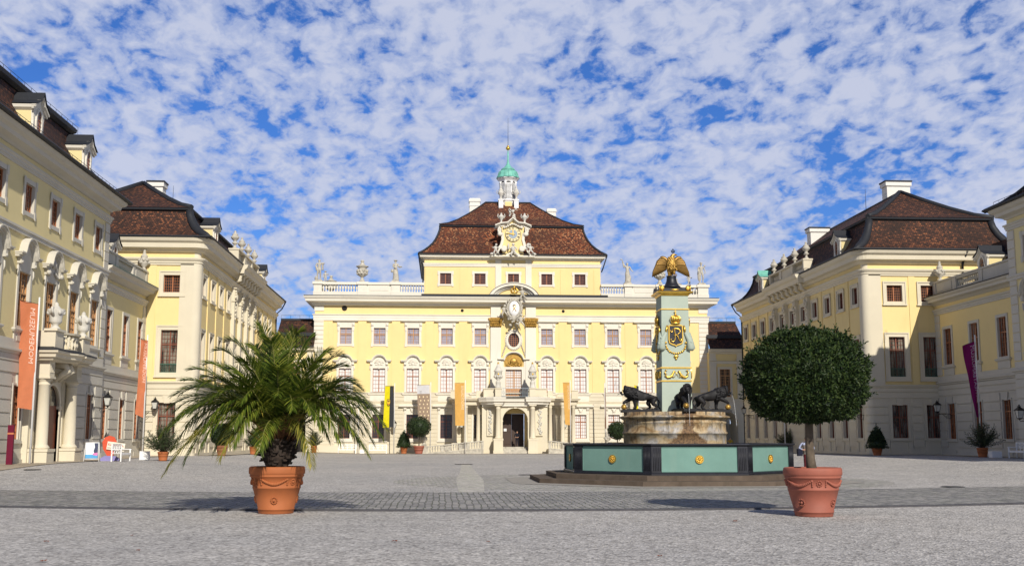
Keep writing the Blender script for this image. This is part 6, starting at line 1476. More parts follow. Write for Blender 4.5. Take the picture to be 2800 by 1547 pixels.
# lions ------------------------------------------------------------
def lion_parts():
    # faces +x, left forepaw raised on a ball; about 1.25 m long
    J = [(-.42, 0, .50), (-.20, 0, .48), (.05, 0, .49), (.27, 0, .54), (.42, -.02, .66), (.56, -.05, .69), (.68, -.07, .64),
         (-.46, .09, .40), (-.38, .11, .22), (-.54, .11, .12), (-.50, .11, .03), (-.42, .11, .02),
         (-.42, -.10, .40), (-.24, -.12, .24), (-.34, -.12, .12), (-.28, -.12, .03), (-.20, -.12, .02),
         (.28, .11, .42), (.26, .12, .22), (.24, .12, .05), (.32, .12, .02),
         (.34, -.12, .42), (.50, -.14, .34), (.63, -.13, .26), (.66, -.13, .20),
         (-.56, 0, .44), (-.64, .02, .28), (-.60, .03, .12), (-.66, .03, .04), (-.74, .03, .05)]
    E = [(0, 1), (1, 2), (2, 3), (3, 4), (4, 5), (5, 6), (0, 7), (7, 8), (8, 9), (9, 10), (10, 11), (0, 12), (12, 13), (13, 14), (14, 15), (15, 16), (3, 17), (17, 18), (18, 19), (19, 20), (3, 21), (21, 22), (22, 23), (23, 24), (0, 25), (25, 26), (26, 27), (27, 28), (28, 29)]
    Rr = [(.155, .175), (.14, .165), (.15, .185), (.18, .22), (.17, .19), (.135, .15), (.075, .08), .135, .10, .055, .05, .042, .135, .10, .055, .05, .042, .105, .075, .055, .048, .105, .075, .055, .05, .04, .025, .022, .03, .025]
    me = skin_mesh([Vector(j) for j in J], E, [r if isinstance(r, tuple) else (r, r) for r in Rr], 'body', 'bronze_black', 2, 2)
    s = MB(); add_mesh(s, me)
    s.ball((.735, -.075, .62), (.05, .06, .05), 10, 6); s.ball((.69, -.07, .56), (.06, .05, .035), 8, 5)
    for sy in (-1, 1): s.ball((.55, -.05+sy*.115, .80), (.03, .03, .04), 7, 5); s.ball((.675, -.07+sy*.055, .70), .02, 6, 5)
    body = s.mesh('body', 'bronze_black')
    s = MB(); random.seed(8)
    for k in range(210):   # mane locks
        a = random.uniform(0, 2*math.pi); q_ = random.uniform(0, 1); cx_ = .24+.34*q_; cz_ = .55+.14*q_; r = .225-.07*q_
        y = r*.85*math.sin(a); zz = cz_+r*math.cos(a)*1.05-.02
        if cx_+0 > .52 and abs(a-math.pi) < 2.0 and False: continue
        dx_ = random.uniform(-.10, -.05); s.tube([(cx_+.05, y*.9-.02, zz), (cx_+dx_*.5, y*1.07-.02, zz+.0), (cx_+dx_, y*1.10-.02, zz-.06)], [.030, .036, .012], 5)
    for k in range(26):
        a = k/26*2*math.pi; s.ball((.585, -.05+.14*math.sin(a), .70+.15*math.cos(a)), (.05, .035, .04), 6, 5, .15)
    mane = s.mesh('mane', 'bronze_black')
    s = MB(); s.box(-.72, .74, -.24, .24, -.10, .0); 
    for k in range(16): s.ball((random.uniform(-.65, .5), random.uniform(-.2, .2), 0), (random.uniform(.08, .16), .08, random.uniform(.02, .05)), 8, 5, .1)
    base = s.mesh('base', 'bronze_black')
    s = MB(); s.ball((.63, -.12, .10), .105, 18, 12); gb = s.mesh('gilded_ball', 'old_gold')
    s = MB(); s.tube([(.74, -.08, .585), (.82, -.09, .575), (.86, -.09, .54)], .010, 5); sp_ = s.mesh('water_spout', 'black_iron')
    return body, mane, base, gb, sp_
LM = lion_parts()
def lion(x, y, rz, label, sc=1.): 
    t = thing('lion_statue', (x, y, 2.665+.10), label, 'lion statue', 'black lions round the obelisk', R_(rz)); t.scale = (sc, sc, sc)
    for n, m in zip(('body', 'mane', 'base', 'gilded_ball', 'water_spout'), LM): link(n, m, t)
    return t
lion(FX-1.33, FYc-.15, 180, 'black bronze lion facing left with paw on golden ball', 1.09)
lion(FX+1.42, FYc-.15, 0, 'black bronze lion facing right with paw on golden ball', 1.09)
lf = lion(FX+.10, FYc-1.30, -84, 'black bronze lion facing the viewer in front of the obelisk', 1.09)
m, nt, b = nt_new('water_jet'); b.inputs['Base Color'].default_value = (.85, .88, .9, 1); b.inputs['Roughness'].default_value = .1; b.inputs['Transmission Weight'].default_value = .6; b.inputs['IOR'].default_value = 1.33; MATS['water_jet'] = m
def jet(p0, vx, vy, label):
    s = MB(); pts = []
    for k in range(14):
        t = k*.038; pts.append((vx*t, vy*t, -4.9*t*t))
    s.tube(pts, [.006+.0003*k for k in range(14)], 5); o = s.obj('water_jet', 'water_jet', None); o.location = p0; tag(o, label, 'water jet'); return o
jet((FX+1.42+.88, FYc-.24, 2.765+.555), .30, 0, 'thin water jet falling from the mouth of the right-facing lion')
jet((FX+.10+.0, FYc-1.30-.89, 2.765+.555), .0, -.25, 'thin water jet falling from the mouth of the front lion')
# ================================================================== plants
def leafmat(name, c0, c1, c2, scale=5., trans=.25, rough=.45, spec=.4):
    m, nt, b = nt_new(name); p = worldvec(nt); oi = nt.nodes.new('ShaderNodeNewGeometry')
    n1 = noisef(nt, p, scale, 3, .6); mixf = nt.nodes.new('ShaderNodeMath'); mixf.operation = 'MULTIPLY_ADD'
    nt.links.new(oi.outputs['Random Per Island'], mixf.inputs[0]); mixf.inputs[1].default_value = .6; 
    ml = nt.nodes.new('ShaderNodeMath'); ml.operation = 'MULTIPLY'; nt.links.new(n1, ml.inputs[0]); ml.inputs[1].default_value = .45; nt.links.new(ml.outputs[0], mixf.inputs[2])
    c = ramp(nt, [(.22, c0), (.52, c1), (.86, c2)], mixf.outputs[0])
    nt.links.new(c, b.inputs['Base Color']); b.inputs['Roughness'].default_value = rough; b.inputs['Specular IOR Level'].default_value = spec
    tr = nt.nodes.new('ShaderNodeBsdfTranslucent'); nt.links.new(c, tr.inputs[0]); mx = nt.nodes.new('ShaderNodeMixShader'); mx.inputs[0].default_value = trans
    out = nt.nodes['Material Output']; nt.links.new(b.outputs[0], mx.inputs[1]); nt.links.new(tr.outputs[0], mx.inputs[2]); nt.links.new(mx.outputs[0], out.inputs[0]); MATS[name] = m
leafmat('palm_leaf', (.030, .060, .008), (.105, .155, .018), (.28, .30, .04), 1.5, .35, .45, .3)
leafmat('palm_leaf_old', (.07, .085, .012), (.20, .19, .028), (.42, .34, .06), 2., .25, .5)
leafmat('bay_leaf', (.007, .016, .006), (.019, .040, .010), (.065, .095, .024), 4., .12, .5, .22)
leafmat('box_leaf', (.008, .018, .006), (.020, .040, .012), (.045, .075, .02), 5., .12, .5)
leafmat('oleander_leaf', (.020, .035, .014), (.045, .070, .028), (.10, .13, .055), 5., .2, .5)
plain('bark', (.11, .085, .06), .9, var=.3, scale=9, bstr=.5)
plain('palm_bark', (.030, .019, .013), .85, var=.5, scale=14, bstr=.6)
plain('palm_fibre', (.13, .055, .02), .9, var=.45, scale=12, bstr=.4)
plain('rachis', (.17, .17, .045), .5, var=.2)
def pot(parent, h, r1, r0, mat, ornate=False, side=1):
    s = MB(); k = h/1.03
    s.lathe([(r0*.98, 0), (r0, .02*k), (r0*1.03, .085*k), (r0*1.06, .09*k), (r0*1.06, .11*k), (r0*1.03, .115*k), (r0+(r1-r0)*.58, .55*k), (r0+(r1-r0)*.62, .555*k), (r0+(r1-r0)*.62, .585*k), (r0+(r1-r0)*.60, .59*k), (r0+(r1-r0)*.80, .80*k),
             (r0+(r1-r0)*.90, .81*k), (r0+(r1-r0)*.92, .835*k), (r0+(r1-r0)*.86, .85*k), (r0+(r1-r0)*.97, .87*k), (r1, .90*k), (r1, .97*k), (r1*.985, 1.01*k), (r1*.95, 1.03*k), (r1*.86, 1.02*k), (r1*.84, .93*k), (.02, .92*k)], (0, 0, 0), 48)
    o = s.obj('pot', mat, parent, Vector())
    if ornate:
        def rp(z): return r0+(r1-r0)*(z/.92)*.93
        def at(a, z, out): rr = rp(z/k)+out; return (rr*math.cos(a), rr*math.sin(a), z)
        for g in range(4):
            a0 = ornate+g*math.pi/2; s = MB()
            for q in range(17):
                t = q/16; s.ball(at(a0-.50+1.0*t, (.755-.10*math.sin(math.pi*t))*k, .008), (.030, .030, .024+.014*math.sin(math.pi*t)), 7, 5, .15)
            for sg in (-1, 1):
                for q in range(4): s.ball(at(a0+sg*.53, (.755-.035*q)*k, .006), (.022, .022, .026), 6, 5, .1)
            s.obj('pot_garland', mat, o, Vector()); s = MB()
            s.ball(at(a0+math.pi/4, .70*k, .006), (.030, .030, .030), 8, 6)
            for q in range(9): s.ball(at(a0+math.pi/4+.095*math.cos(q*.698)/r1*.6, .70*k+.055*math.sin(q*.698), .004), (.020, .020, .020), 6, 4)
            s.obj('pot_rosette', mat, o, Vector()); s = MB()
            s.ball(at(a0+.0, .30*k, .006), (.030, .030, .030), 8, 6)
            for q in range(12): s.ball(at(a0+.14*math.cos(q*.5236), .30*k+.068*math.sin(q*.5236), .004), (.018, .018, .018), 6, 4)
            s.obj('pot_rosette', mat, o, Vector())
    s = MB(); s.lathe([(r1*.85, .925*k), (r1*.5, .95*k), (0, .96*k)], (0, 0, 0), 20, cap=False); s.obj('soil', 'soil', o, Vector())
    return o
def leaf(mb, p, d, n, L, w, fold=.25):
    d = d.normalized(); s = d.cross(n)
    if s.length < 1e-3: s = d.cross(Vector((0, 0, 1.)))
    s.normalize(); nn = s.cross(d); m = p+d*L*.5
    a = mb.av(p); b = mb.av(m+s*w*.5+nn*w*fold); c = mb.av(p+d*L); e = mb.av(m-s*w*.5+nn*w*fold); f = mb.av(m)
    mb.af([a, b, f]); mb.af([b, c, f]); mb.af([c, e, f]); mb.af([e, a, f])
def rv(): 
    while True:
        v = Vector((random.uniform(-1, 1), random.uniform(-1, 1), random.uniform(-1, 1)))
        if .05 < v.length < 1: return v.normalized()
def frond(mb, rb, C, tip, lift, L=None, n=62, ll=.42, w=.020, droop=.10, twist=0.):
    # rachis as a cubic curve, leaflets in two ranks
    C = Vector(C); tip = Vector(tip); v = tip-C; hor = Vector((v.x, v.y, 0)); D = v.length
    P1 = C+hor*.22+Vector((0, 0, lift*.75)); P2 = C+hor*.68+Vector((0, 0, v.z*.45+lift))
    def B(t): return C*(1-t)**3+P1*3*t*(1-t)**2+P2*3*t*t*(1-t)+tip*t**3
    pts = [B(k/14) for k in range(15)]
    rb.tube(pts, [.028-.024*(k/14) for k in range(15)], 5)
    for k in range(n):
        t = .13+.87*k/(n-1); p = B(t); T = (B(min(1, t+.01))-B(max(0, t-.01))).normalized()
        up = Vector((0, 0, 1))-T*T.z
        if up.length < .05: up = Vector((v.x, v.y, .1))
        up.normalize(); sd = T.cross(up).normalized()
        if twist: sd, up = sd*math.cos(twist)+up*math.sin(twist), up*math.cos(twist)-sd*math.sin(twist)
        f = math.sin(math.pi*min(1, .12+t*.80))**.55; l = ll*f*random.uniform(.82, 1.08)*(1.-.30*max(0, t-.8)/.2)
        for sg in (-1, 1):
            ang = 1.18-.62*t+random.uniform(-.12, .12)
            d = (T*math.cos(ang)+sd*sg*math.sin(ang)*.92+up*(.30-.1*t+random.uniform(-.22, .15))).normalized()
            q0 = p; q1 = p+d*l*.55+Vector((0, 0, -droop*l*.25)); q2 = p+d*l+Vector((0, 0, -droop*l*1.3))
            wv = d.cross(up+sd*sg*.4).normalized()*w*.5
            a = mb.av(q0-wv*.5); b = mb.av(q0+wv*.5); c = mb.av(q1+wv); e = mb.av(q1-wv); g = mb.av(q2)
            mb.af([a, b, c, e]); mb.af([e, c, g])
def palm():
    X, Y = -3.69, 25.2; t = thing('potted_palm', (X, Y, 0), 'big date palm with arching fronds in a terracotta pot', 'potted palm')
    pot(t, 1.03, .62, .385, 'terracotta', ornate=R_(-88))
    random.seed(21)
    s = MB(); s.lathe([(.20, .88), (.22, 1.02), (.30, 1.12), (.36, 1.25), (.34, 1.42), (.24, 1.7), (.12, 2.0)], (0, 0, 0), 20); tr = s.obj('trunk', 'palm_bark', t, Vector())
    s = MB()
    for row in range(6):
        z = 1.10+.085*row; r = .17+.13*math.sin(min(1, row/3.)*1.5); n = 15
        for k in range(n):
            a = 2*math.pi*(k+.5*(row % 2))/n+random.uniform(-.08, .08); d = Vector((math.cos(a), math.sin(a), 0)); sd = Vector((-d.y, d.x, 0)); o = d*r+Vector((0, 0, z))
            L = random.uniform(.08, .19); up = random.uniform(-.12, .05)+.14*row/5.; e = o+d*L+Vector((0, 0, up*.7)); w = .055; h = .035
            ids = [s.av(o+sd*w+Vector((0, 0, h))), s.av(o-sd*w+Vector((0, 0, h))), s.av(o-sd*w-Vector((0, 0, h))), s.av(o+sd*w-Vector((0, 0, h)))]
            id2 = [s.av(e+sd*w*1.05+Vector((0, 0, h*.6))), s.av(e-sd*w*1.05+Vector((0, 0, h*.6))), s.av(e-sd*w*.7-Vector((0, 0, h*.5))), s.av(e+sd*w*.7-Vector((0, 0, h*.5)))]
            for q in range(4): s.af([ids[q], ids[(q+1) % 4], id2[(q+1) % 4], id2[q]])
            s.af(id2)
    s.obj('frond_stubs', 'palm_bark', tr, Vector())
    s = MB()
    for k in range(70):
        a = random.uniform(0, 6.28); el_ = random.uniform(.5, 1.3); r = random.uniform(.12, .28); z = random.uniform(1.45, 1.85); d = Vector((math.cos(a)*math.cos(el_), math.sin(a)*math.cos(el_), math.sin(el_)))
        p0 = Vector((r*math.cos(a), r*math.sin(a), z)); s.tube([p0, p0+d*.25, p0+d*random.uniform(.35, .6)], [.05, .032, .012], 5)
    s.obj('frond_bases', 'palm_fibre', tr, Vector())
    # fronds: tip pixel (photo), depth offset of the tip, lift
    F = [(711, 871, .3, .5), (814, 882, -.3, .5), (846, 903, .5, .6), (778, 896, .6, .5), (622, 903, .2, .7), (593, 928, -.4, .8), (560, 965, .8, .8), (521, 1010, .2, .9), (475, 1080, -.3, 1.1), (500, 1040, 1.0, .9), (483, 1145, .3, 1.1), (441, 1190, -.5, 1.2), (452, 1290, -.9, 1.05),
         (520, 1195, .9, 1.2), (601, 1252, -1.4, 1.1), (560, 1170, -1.2, 1.3), (710, 1232, -1.55, .95), (852, 1272, -1.3, 1.15), (1006, 1240, -.2, 1.1), (1054, 1165, -.4, 1.35), (1030, 1125, .5, 1.2), (985, 1061, .3, 1.1), (943, 1002, -.3, .9), (935, 945, .2, .7), (900, 935, .8, .7), (968, 1124, -1.1, 1.3), (900, 1200, .8, 1.2),
         (930, 1205, -1.2, 1.3), (640, 1165, -1.5, 1.2), (800, 1120, -1.5, 1.2), (690, 920, 1., .7), (740, 905, -.6, .6), (870, 960, -1.0, .9), (660, 960, -1.0, .9), (580, 1090, -1.3, 1.1), (880, 1070, -1.3, 1.1), (650, 1040, -1.3, 1.), (760, 1010, -1.1, .9), (720, 1060, 1.4, 1.1), (820, 1050, 1.5, 1.1), (600, 1130, 1.4, 1.2), (920, 1110, 1.3, 1.2), (540, 1110, .8, 1.2), (990, 1180, .7, 1.2), (770, 960, .3, .8), (700, 1000, .4, .9), (830, 1000, .2, .8), (560, 1030, -.9, 1.0), (960, 1040, -.9, 1.1), (480, 1120, .6, 1.2), (620, 1010, .9, .9), (545, 1060, -1.0, 1.2), (950, 1080, .9, 1.2), (1000, 1095, -.6, 1.3), (600, 1200, .5, 1.2), (900, 1010, .8, .9), (730, 950, 1.2, .6), (660, 1100, -1.5, 1.2), (850, 1130, -1.6, 1.2), (760, 1080, -1.6, 1.0), (510, 1160, 1.2, 1.3), (980, 1210, .9, 1.3), (468, 1228, .3, 1.35), (505, 1262, -.7, 1.25), (548, 1222, -1.1, 1.25), (470, 1165, -.9, 1.3), (458, 1118, .1, 1.3), (1018, 1205, .5, 1.4), (1044, 1192, -.8, 1.4), (965, 1180, -1.0, 1.3), (1022, 1150, -.9, 1.4), (880, 1170, -1.3, 1.2), (640, 1215, -1.5, 1.1), (590, 1228, -.2, 1.25), (930, 1160, 1.2, 1.3), (520, 1130, -1.2, 1.2), (495, 1075, .7, 1.2), (1000, 1110, .9, 1.3)]
    for i, (px, py, dy, lift) in enumerate(F):
        w = atY(px, py+(30 if py < 1000 else 0), Y+dy); tip = (w.x-X, dy, w.z); low = py > 1150
        Lr = math.hypot(tip[0], tip[2]-1.75); C = (random.uniform(-.08, .08)+tip[0]*.04, random.uniform(-.08, .08)+dy*.05, 1.62+random.uniform(-.1, .15))
        vz = tip[2]-C[2]; lf = lift*.88; mb, rb = MB(), MB()
        hz = math.hypot(tip[0]-C[0], dy); old = i in (12, 17, 3, 14, 40)
        if vz > 1.2: lf = vz*.62
        elif vz > 0: lf = max(lf, vz*.75+.30)
        frond(mb, rb, C, tip, lf, n=82, ll=.56 if Lr > 1.2 else .48, droop=.30 if low else .10, w=.025)
        fo = mb.obj('frond', 'palm_leaf_old' if old else 'palm_leaf', t, Vector()); rb.obj('rachis', 'rachis', fo, Vector())
    return t
palm()
def leaf_crown(n, shape, size, w=.42, seed=1, sprigs=0, inner=.80):
    # leaves spread through the outer part of a closed form; shape(dir) -> radius vector
    random.seed(seed); s = MB()
    for k in range(n):
        d = rv(); R0 = shape(d); f = 1-abs(random.gauss(0, .085)); f *= 1+.055*math.sin(d.x*9+seed)*math.sin(d.y*8)+.03*math.sin(d.z*13+d.x*5)
        if f < .55: continue
        p = R0*f; nrm = (d+rv()*.55).normalized(); dd = (rv()+d*.7+Vector((0, 0, .25))).normalized()
        leaf(s, p, dd, nrm, size*random.uniform(.7, 1.25), size*w)
    for k in range(sprigs):
        d = rv(); 
        if d.z < -.3: continue
        p = shape(d); q = (d+Vector((0, 0, .5))).normalized(); L = random.uniform(.05, .16)*size/.075
        for j in range(9): leaf(s, p+q*L*j/8, (q*.8+rv()*.8).normalized(), rv(), size*.95, size*w)
    return s
def core(shape, f=.84, n=20, m=12):  # solid filler form added inside a leaf crown to block see-through
    s = MB(); rs = []
    for i in range(m+1):
        a = math.pi*(i+.02)/(m+.04); rs.append(s.ring([shape(Vector((math.sin(a)*math.cos(2*math.pi*k/n), math.sin(a)*math.sin(2*math.pi*k/n), -math.cos(a))))*f for k in range(n)]))
    for a, b in zip(rs, rs[1:]): s.bridge(a, b)
    return s
def place_mesh(mb, name, mat, parent, loc): o = mb.obj(name, mat, parent, Vector()); o.location = loc; return o
def bay_tree():
    X, Y = 7.88, 23.55; t = thing('bay_tree', (X, Y, 0), 'large ball-shaped bay tree in a pink terracotta pot', 'potted tree')
    po_ = pot(t, 1.03, .62, .40, 'terracotta_pink', ornate=R_(-140)); po_.location.x = .09
    ct = atY(2203, 898, Y); cb_ = atY(2203, 1150, Y); mid = atY(2203, 1045, Y); w0, w1 = atY(2031, 1040, Y), atY(2376, 1040, Y)
    rx = (w1.x-w0.x)/2*.955; cx0 = (w0.x+w1.x)/2-X; up = (ct.z-mid.z)*.95; dn = mid.z-cb_.z
    def shp(d):
        h = math.hypot(d.x, d.y); p = 2.45
        e = up if d.z > 0 else dn; k = ((h/rx)**p+(abs(d.z)/e)**(p if d.z > 0 else 3.4))**(-1/p if d.z > 0 else -1/3.0)
        return d*k*(1+.03*math.sin(5*d.x+2)*math.cos(4*d.y))
    s = leaf_crown(26000, shp, .092, .42, 5, 190); c = place_mesh(s, 'crown', 'bay_leaf', t, (cx0, 0, mid.z))
    s = core(shp, .86); place_mesh(s, 'crown_core', 'bay_leaf', c, (0, 0, 0))  # opaque core added behind the leaves, not real branches
    tb = atY(2218, 1290, Y); tt = atY(2212, 1160, Y); s = MB()
    s.tube([(tb.x-X+.02, 0, .92), (tb.x-X+.0, .01, 1.2), (tb.x-X-.015, 0, 1.5), (tt.x-X, 0, 1.8), (tt.x-X+.0, 0, 2.3)], [.118, .098, .090, .088, .08], 14)
    for k in range(8): a = k*.8; s.tube([(tt.x-X, 0, 1.95), (tt.x-X+.3*math.cos(a), .3*math.sin(a), 2.3), (tt.x-X+.7*math.cos(a), .7*math.sin(a), 2.6)], [.05, .03, .015], 6)
    s.obj('trunk', 'bark', t, Vector()); return t
bay_tree()
def cone_shape(h, r):
    def f(d):
        hz = math.hypot(d.x, d.y)
        # cone from z=-.35h (wide) to z=+.65h (tip)
        if d.z > -.55*hz/ r*h*.3: pass
        t1 = 1e9
        den = hz/r+d.z/h
        if den > 1e-4: t1 = .62/den
        t2 = (.36*h)/(-d.z) if d.z < -1e-4 else 1e9
        t3 = (r*.98)/hz if hz > 1e-4 else 1e9
        return d*min(t1, t2, t3)
    return f
def topiary(px, Y, kind, ph, pr, ch, cr, label, mat='terracotta', pot0=None, seed=1, tz=0.):
    w = atY(px, 1240, Y); gz = ground_z(w.x, Y); t = thing('potted_topiary', (w.x, Y, gz), label, 'potted topiary')
    pot(t, ph, pr, pr*.64, mat)
    if kind == 'cone':
        f = cone_shape(ch, cr); z = ph+.36*ch; s = leaf_crown(2600, f, .13, .5, seed, 12); c = place_mesh(s, 'crown', 'box_leaf', t, (0, 0, z)); place_mesh(core(f, .88), 'crown_core', 'box_leaf', c, (0, 0, 0))
    else:
        z = ph+tz+ch/2; f = lambda d: Vector((d.x*cr, d.y*cr, d.z*ch/2)); s = leaf_crown(3000, f, .14, .5, seed, 25); c = place_mesh(s, 'crown', 'box_leaf', t, (0, 0, z)); place_mesh(core(f, .86), 'crown_core', 'box_leaf', c, (0, 0, 0))
        s = MB(); s.tube([(0, 0, ph*.85), (.03, 0, ph+tz*.5), (0, 0, z)], .065, 7); s.obj('trunk', 'bark', t, Vector())
    return t
def oleander(px, Y, ph, pr, ch, cr, label, seed=1, mat='terracotta', X=None):
    w = atY(px, 1240, Y); x = w.x if X is None else X; gz = ground_z(x, Y); t = thing('potted_oleander', (x, Y, gz), label, 'potted shrub'); pot(t, ph, pr, pr*.72, mat)
    random.seed(seed); s, st = MB(), MB()
    for k in range(95):
        a = random.uniform(0, 6.28); e = random.uniform(.15, 1.5); L = ch*random.uniform(.65, 1.0); d = Vector((math.cos(a)*math.cos(e)*cr/ch*1.25, math.sin(a)*math.cos(e)*cr/ch*1.25, math.sin(e)*.9+.12)); p0 = Vector((random.uniform(-.1, .1), random.uniform(-.1, .1), ph*.9)); p1 = p0+d*L*.55+Vector((0, 0, .05)); p2 = p0+d*L
        st.tube([p0, p1, p2], [.014, .010, .005], 4)
        for j in range(34):
            f = .28+.72*j/33; q = p0.lerp(p2, f); dd = (d.normalized()*.8+rv()*.75).normalized(); leaf(s, q, dd, rv(), random.uniform(.14, .22), .032)
    c = s.obj('foliage', 'oleander_leaf', t, Vector()); st.obj('stems', 'bark', c, Vector()); return t
oleander(446, 62.5, .50, .30, 1.55, .95, 'oleander bush in an orange pot left of the palm, below the big latticed window', 2)
topiary(606, 80., 'ball', .72, .42, 1.5, .78, 'rounded topiary in a pink pot half behind the left palm fronds', 'terracotta_pink', seed=3)
oleander(692, 88, .62, .30, 1.4, .62, 'slim oleander in a tan pot just left of the palm trunk', 4)
oleander(858, 118.5, .75, .33, 1.6, .85, 'oleander in front of the palace corner right of the palm trunk', 6)
topiary(1104, 119.2, 'cone', .72, .40, 2.05, .82, 'dark cone-shaped topiary in a brown pot by the yellow-black banner', seed=7)
topiary(1145, 118.0, 'ball', .86, .58, 2.05, 1.26, 'round-headed tree on a thin stem in a pink pot before the palace', 'terracotta_pink', seed=8, tz=.95)
topiary(1688, 119.0, 'ball', .86, .58, 1.9, .98, 'round-headed tree left of the fountain drum, seen above the basin rim', 'terracotta_pink', seed=9, tz=.65)
oleander(2158, 101., .65, .34, 1.7, 1.15, 'dark oleander behind the person at the bay tree trunk', 10)
topiary(2399, 78.6, 'cone', .56, .40, 1.78, .82, 'pointed cone topiary in a terracotta pot at the corner of the right block', seed=11)
oleander(2687, 70.5, .62, .36, 1.75, 1.12, 'oleander bush in a terracotta pot at the foot of the purple banner', 12)
# ================================================================== banners, furniture, signs, people
def flat(name, col, rough=.8, trans=0.):
    m, nt, b = nt_new(name); v = worldvec(nt); n1 = noisef(nt, v, 3, 3, .6)
    c = ramp(nt, [(.3, tuple(x*.93 for x in col)), (.7, tuple(min(1, x*1.05) for x in col))], n1); nt.links.new(c, b.inputs['Base Color']); b.inputs['Roughness'].default_value = rough; b.inputs['Specular IOR Level'].default_value = .15
    if trans:
        tr = nt.nodes.new('ShaderNodeBsdfTranslucent'); nt.links.new(c, tr.inputs[0]); mx = nt.nodes.new('ShaderNodeMixShader'); mx.inputs[0].default_value = trans; nt.links.new(b.outputs[0], mx.inputs[1]); nt.links.new(tr.outputs[0], mx.inputs[2]); nt.links.new(mx.outputs[0], nt.nodes['Material Output'].inputs[0])
    MATS[name] = m
for n_, c_ in dict(cloth_orange=(.66, .235, .115), cloth_yellow=(.76, .46, .13), cloth_lemon=(.80, .72, .02), cloth_black=(.055, .057, .062), cloth_white=(.70, .70, .72), cloth_taupe=(.40, .30, .22), cloth_purple=(.26, .015, .13), cloth_brown=(.25, .14, .09), print_pale=(.84, .58, .48), print_cream=(.80, .66, .42), print_lilac=(.62, .45, .60), emblem_gold=(.75, .48, .05), emblem_dark=(.06, .04, .03), emblem_red=(.5, .05, .04)).items(): flat(n_, c_, .85, .25 if n_.startswith('cloth') else 0)
for n_, c_ in dict(maroon=(.13, .01, .03), cut_red=(.62, .10, .05), cut_violet=(.27, .25, .50), sign_cream=(.74, .68, .56), text_red=(.45, .06, .04), text_grey=(.25, .22, .2), poster_blue=(.10, .35, .62), poster_dark=(.06, .07, .12), poster_pale=(.72, .80, .82), poster_pink=(.78, .20, .45), skin=(.52, .30, .21), suit=(.012, .013, .022), hair_dark=(.03, .02, .015), shirt_blue=(.36, .40, .55), vest_grey=(.20, .17, .15), trousers_red=(.075, .010, .014), bag_dark=(.012, .014, .03), shirt_yellow=(.60, .38, .03), path_pale=(.50, .44, .36)).items(): flat(n_, c_, .7)
def text_mesh(txt, size=1., spacing=1.):
    cu = bpy.data.curves.new('t', 'FONT'); cu.body = txt; cu.size = size; cu.extrude = .004; cu.align_x = 'LEFT'; cu.space_character = spacing; cu.resolution_u = 2
    o = bpy.data.objects.new('t', cu); COL.objects.link(o); dg = bpy.context.evaluated_depsgraph_get(); dg.update()
    me = bpy.data.meshes.new_from_object(o.evaluated_get(dg)); bpy.data.objects.remove(o); bpy.data.curves.remove(cu); return me
def banner(Y, corners, pole, label, cols, text=None, tmat='print_pale', tcell=None, wave=.05, two=None, extra=None, polr=.055, ztop=None, group='tall banners on white poles'):
    # corners TL, TR, BR, BL in photo points; pole: top and foot points
    pt = atY(*pole[0], Y); pb = atY(*pole[1], Y); X = (pt.x+pb.x)/2; gz = ground_z(X, Y)
    t = thing('banner_pole', (X, Y, gz), label, 'banner', group)
    s = MB(); s.tube([(0, 0, -.1), (0, 0, pt.z-gz-.35), (0, 0, pt.z-gz)], [polr, polr*.8, polr*.7], 10); s.ball((0, 0, pt.z-gz), polr*.95, 8, 6); s.obj('pole', 'white_paint', t, Vector())
    if not corners: return t
    c = [atY(x, y, Y)-Vector((X, Y, gz)) for x, y in corners]; TL, TR, BR, BL = c; nu, nv = 8, 22
    def S(u, v, off=0.):
        p = TL.lerp(TR, u).lerp(BL.lerp(BR, u), v); d = wave*math.sin(u*3.3+v*4+.6)*(1-.55*u)+wave*.5*math.sin(v*11+u*5); return Vector((p.x, d+off-.03, p.z+.05*(1-u)*math.sin(v*3)*wave*4))
    def sheet(name, mat, u0, u1, v0, v1, par, off=0., n=nu, m=nv):
        s = MB(); fr = [[s.av(S(u0+(u1-u0)*i/n, v0+(v1-v0)*j/m, off)) for i in range(n+1)] for j in range(m+1)]; bk = [[s.av(S(u0+(u1-u0)*i/n, v0+(v1-v0)*j/m, off+.008)) for i in range(n+1)] for j in range(m+1)]
        for j in range(m):
            for i in range(n): s.af([fr[j][i], fr[j][i+1], fr[j+1][i+1], fr[j+1][i]], True); s.af([bk[j][i], bk[j+1][i], bk[j+1][i+1], bk[j][i+1]], True)
        return s.obj(name, mat, par, Vector())
    base = None
    for (mat, u0, u1, v0, v1) in cols:
        o = sheet('banner_cloth', mat, u0, u1, v0, v1, base or t); base = base or o
    if text:
        txt, v0, v1, u0, u1 = text; me = text_mesh(txt, 1.); xs = [v.co.x for v in me.vertices]; ys = [v.co.y for v in me.vertices]; x0, x1, y0, y1 = min(xs), max(xs), min(ys), max(ys)
        for v in me.vertices:   # seen from the back: mirrored, reading upwards
            a = (v.co.x-x0)/(x1-x0); b = (v.co.y-y0)/(y1-y0); v.co = S(u0+(u1-u0)*b, v1+(v0-v1)*a, -.012-(.004 if v.co.z > 0 else 0))
        me.materials.append(MATS[tmat]); link('banner_lettering', me, base)
    if extra: extra(t, base, S)
    s = MB(); 
    s.tube([S(1, .0)+Vector((.02, 0, 0)), S(.7, -.0)+Vector((0, 0, .02)), S(0, 0)+Vector((0, 0, .02))], .012, 5); s.obj('top_rod', 'black_iron', t, Vector()); return t
banner(55.35, [(54, 821), (106, 832), (91, 1121), (50, 1114)], [(108, 815), (80, 1280)], 'orange banner with pale mirrored lettering in front of the left portal', [('cloth_orange', 0, 1, 0, 1)], ('MODEMUSEUM', .05, .57, .60, .88), wave=.09)
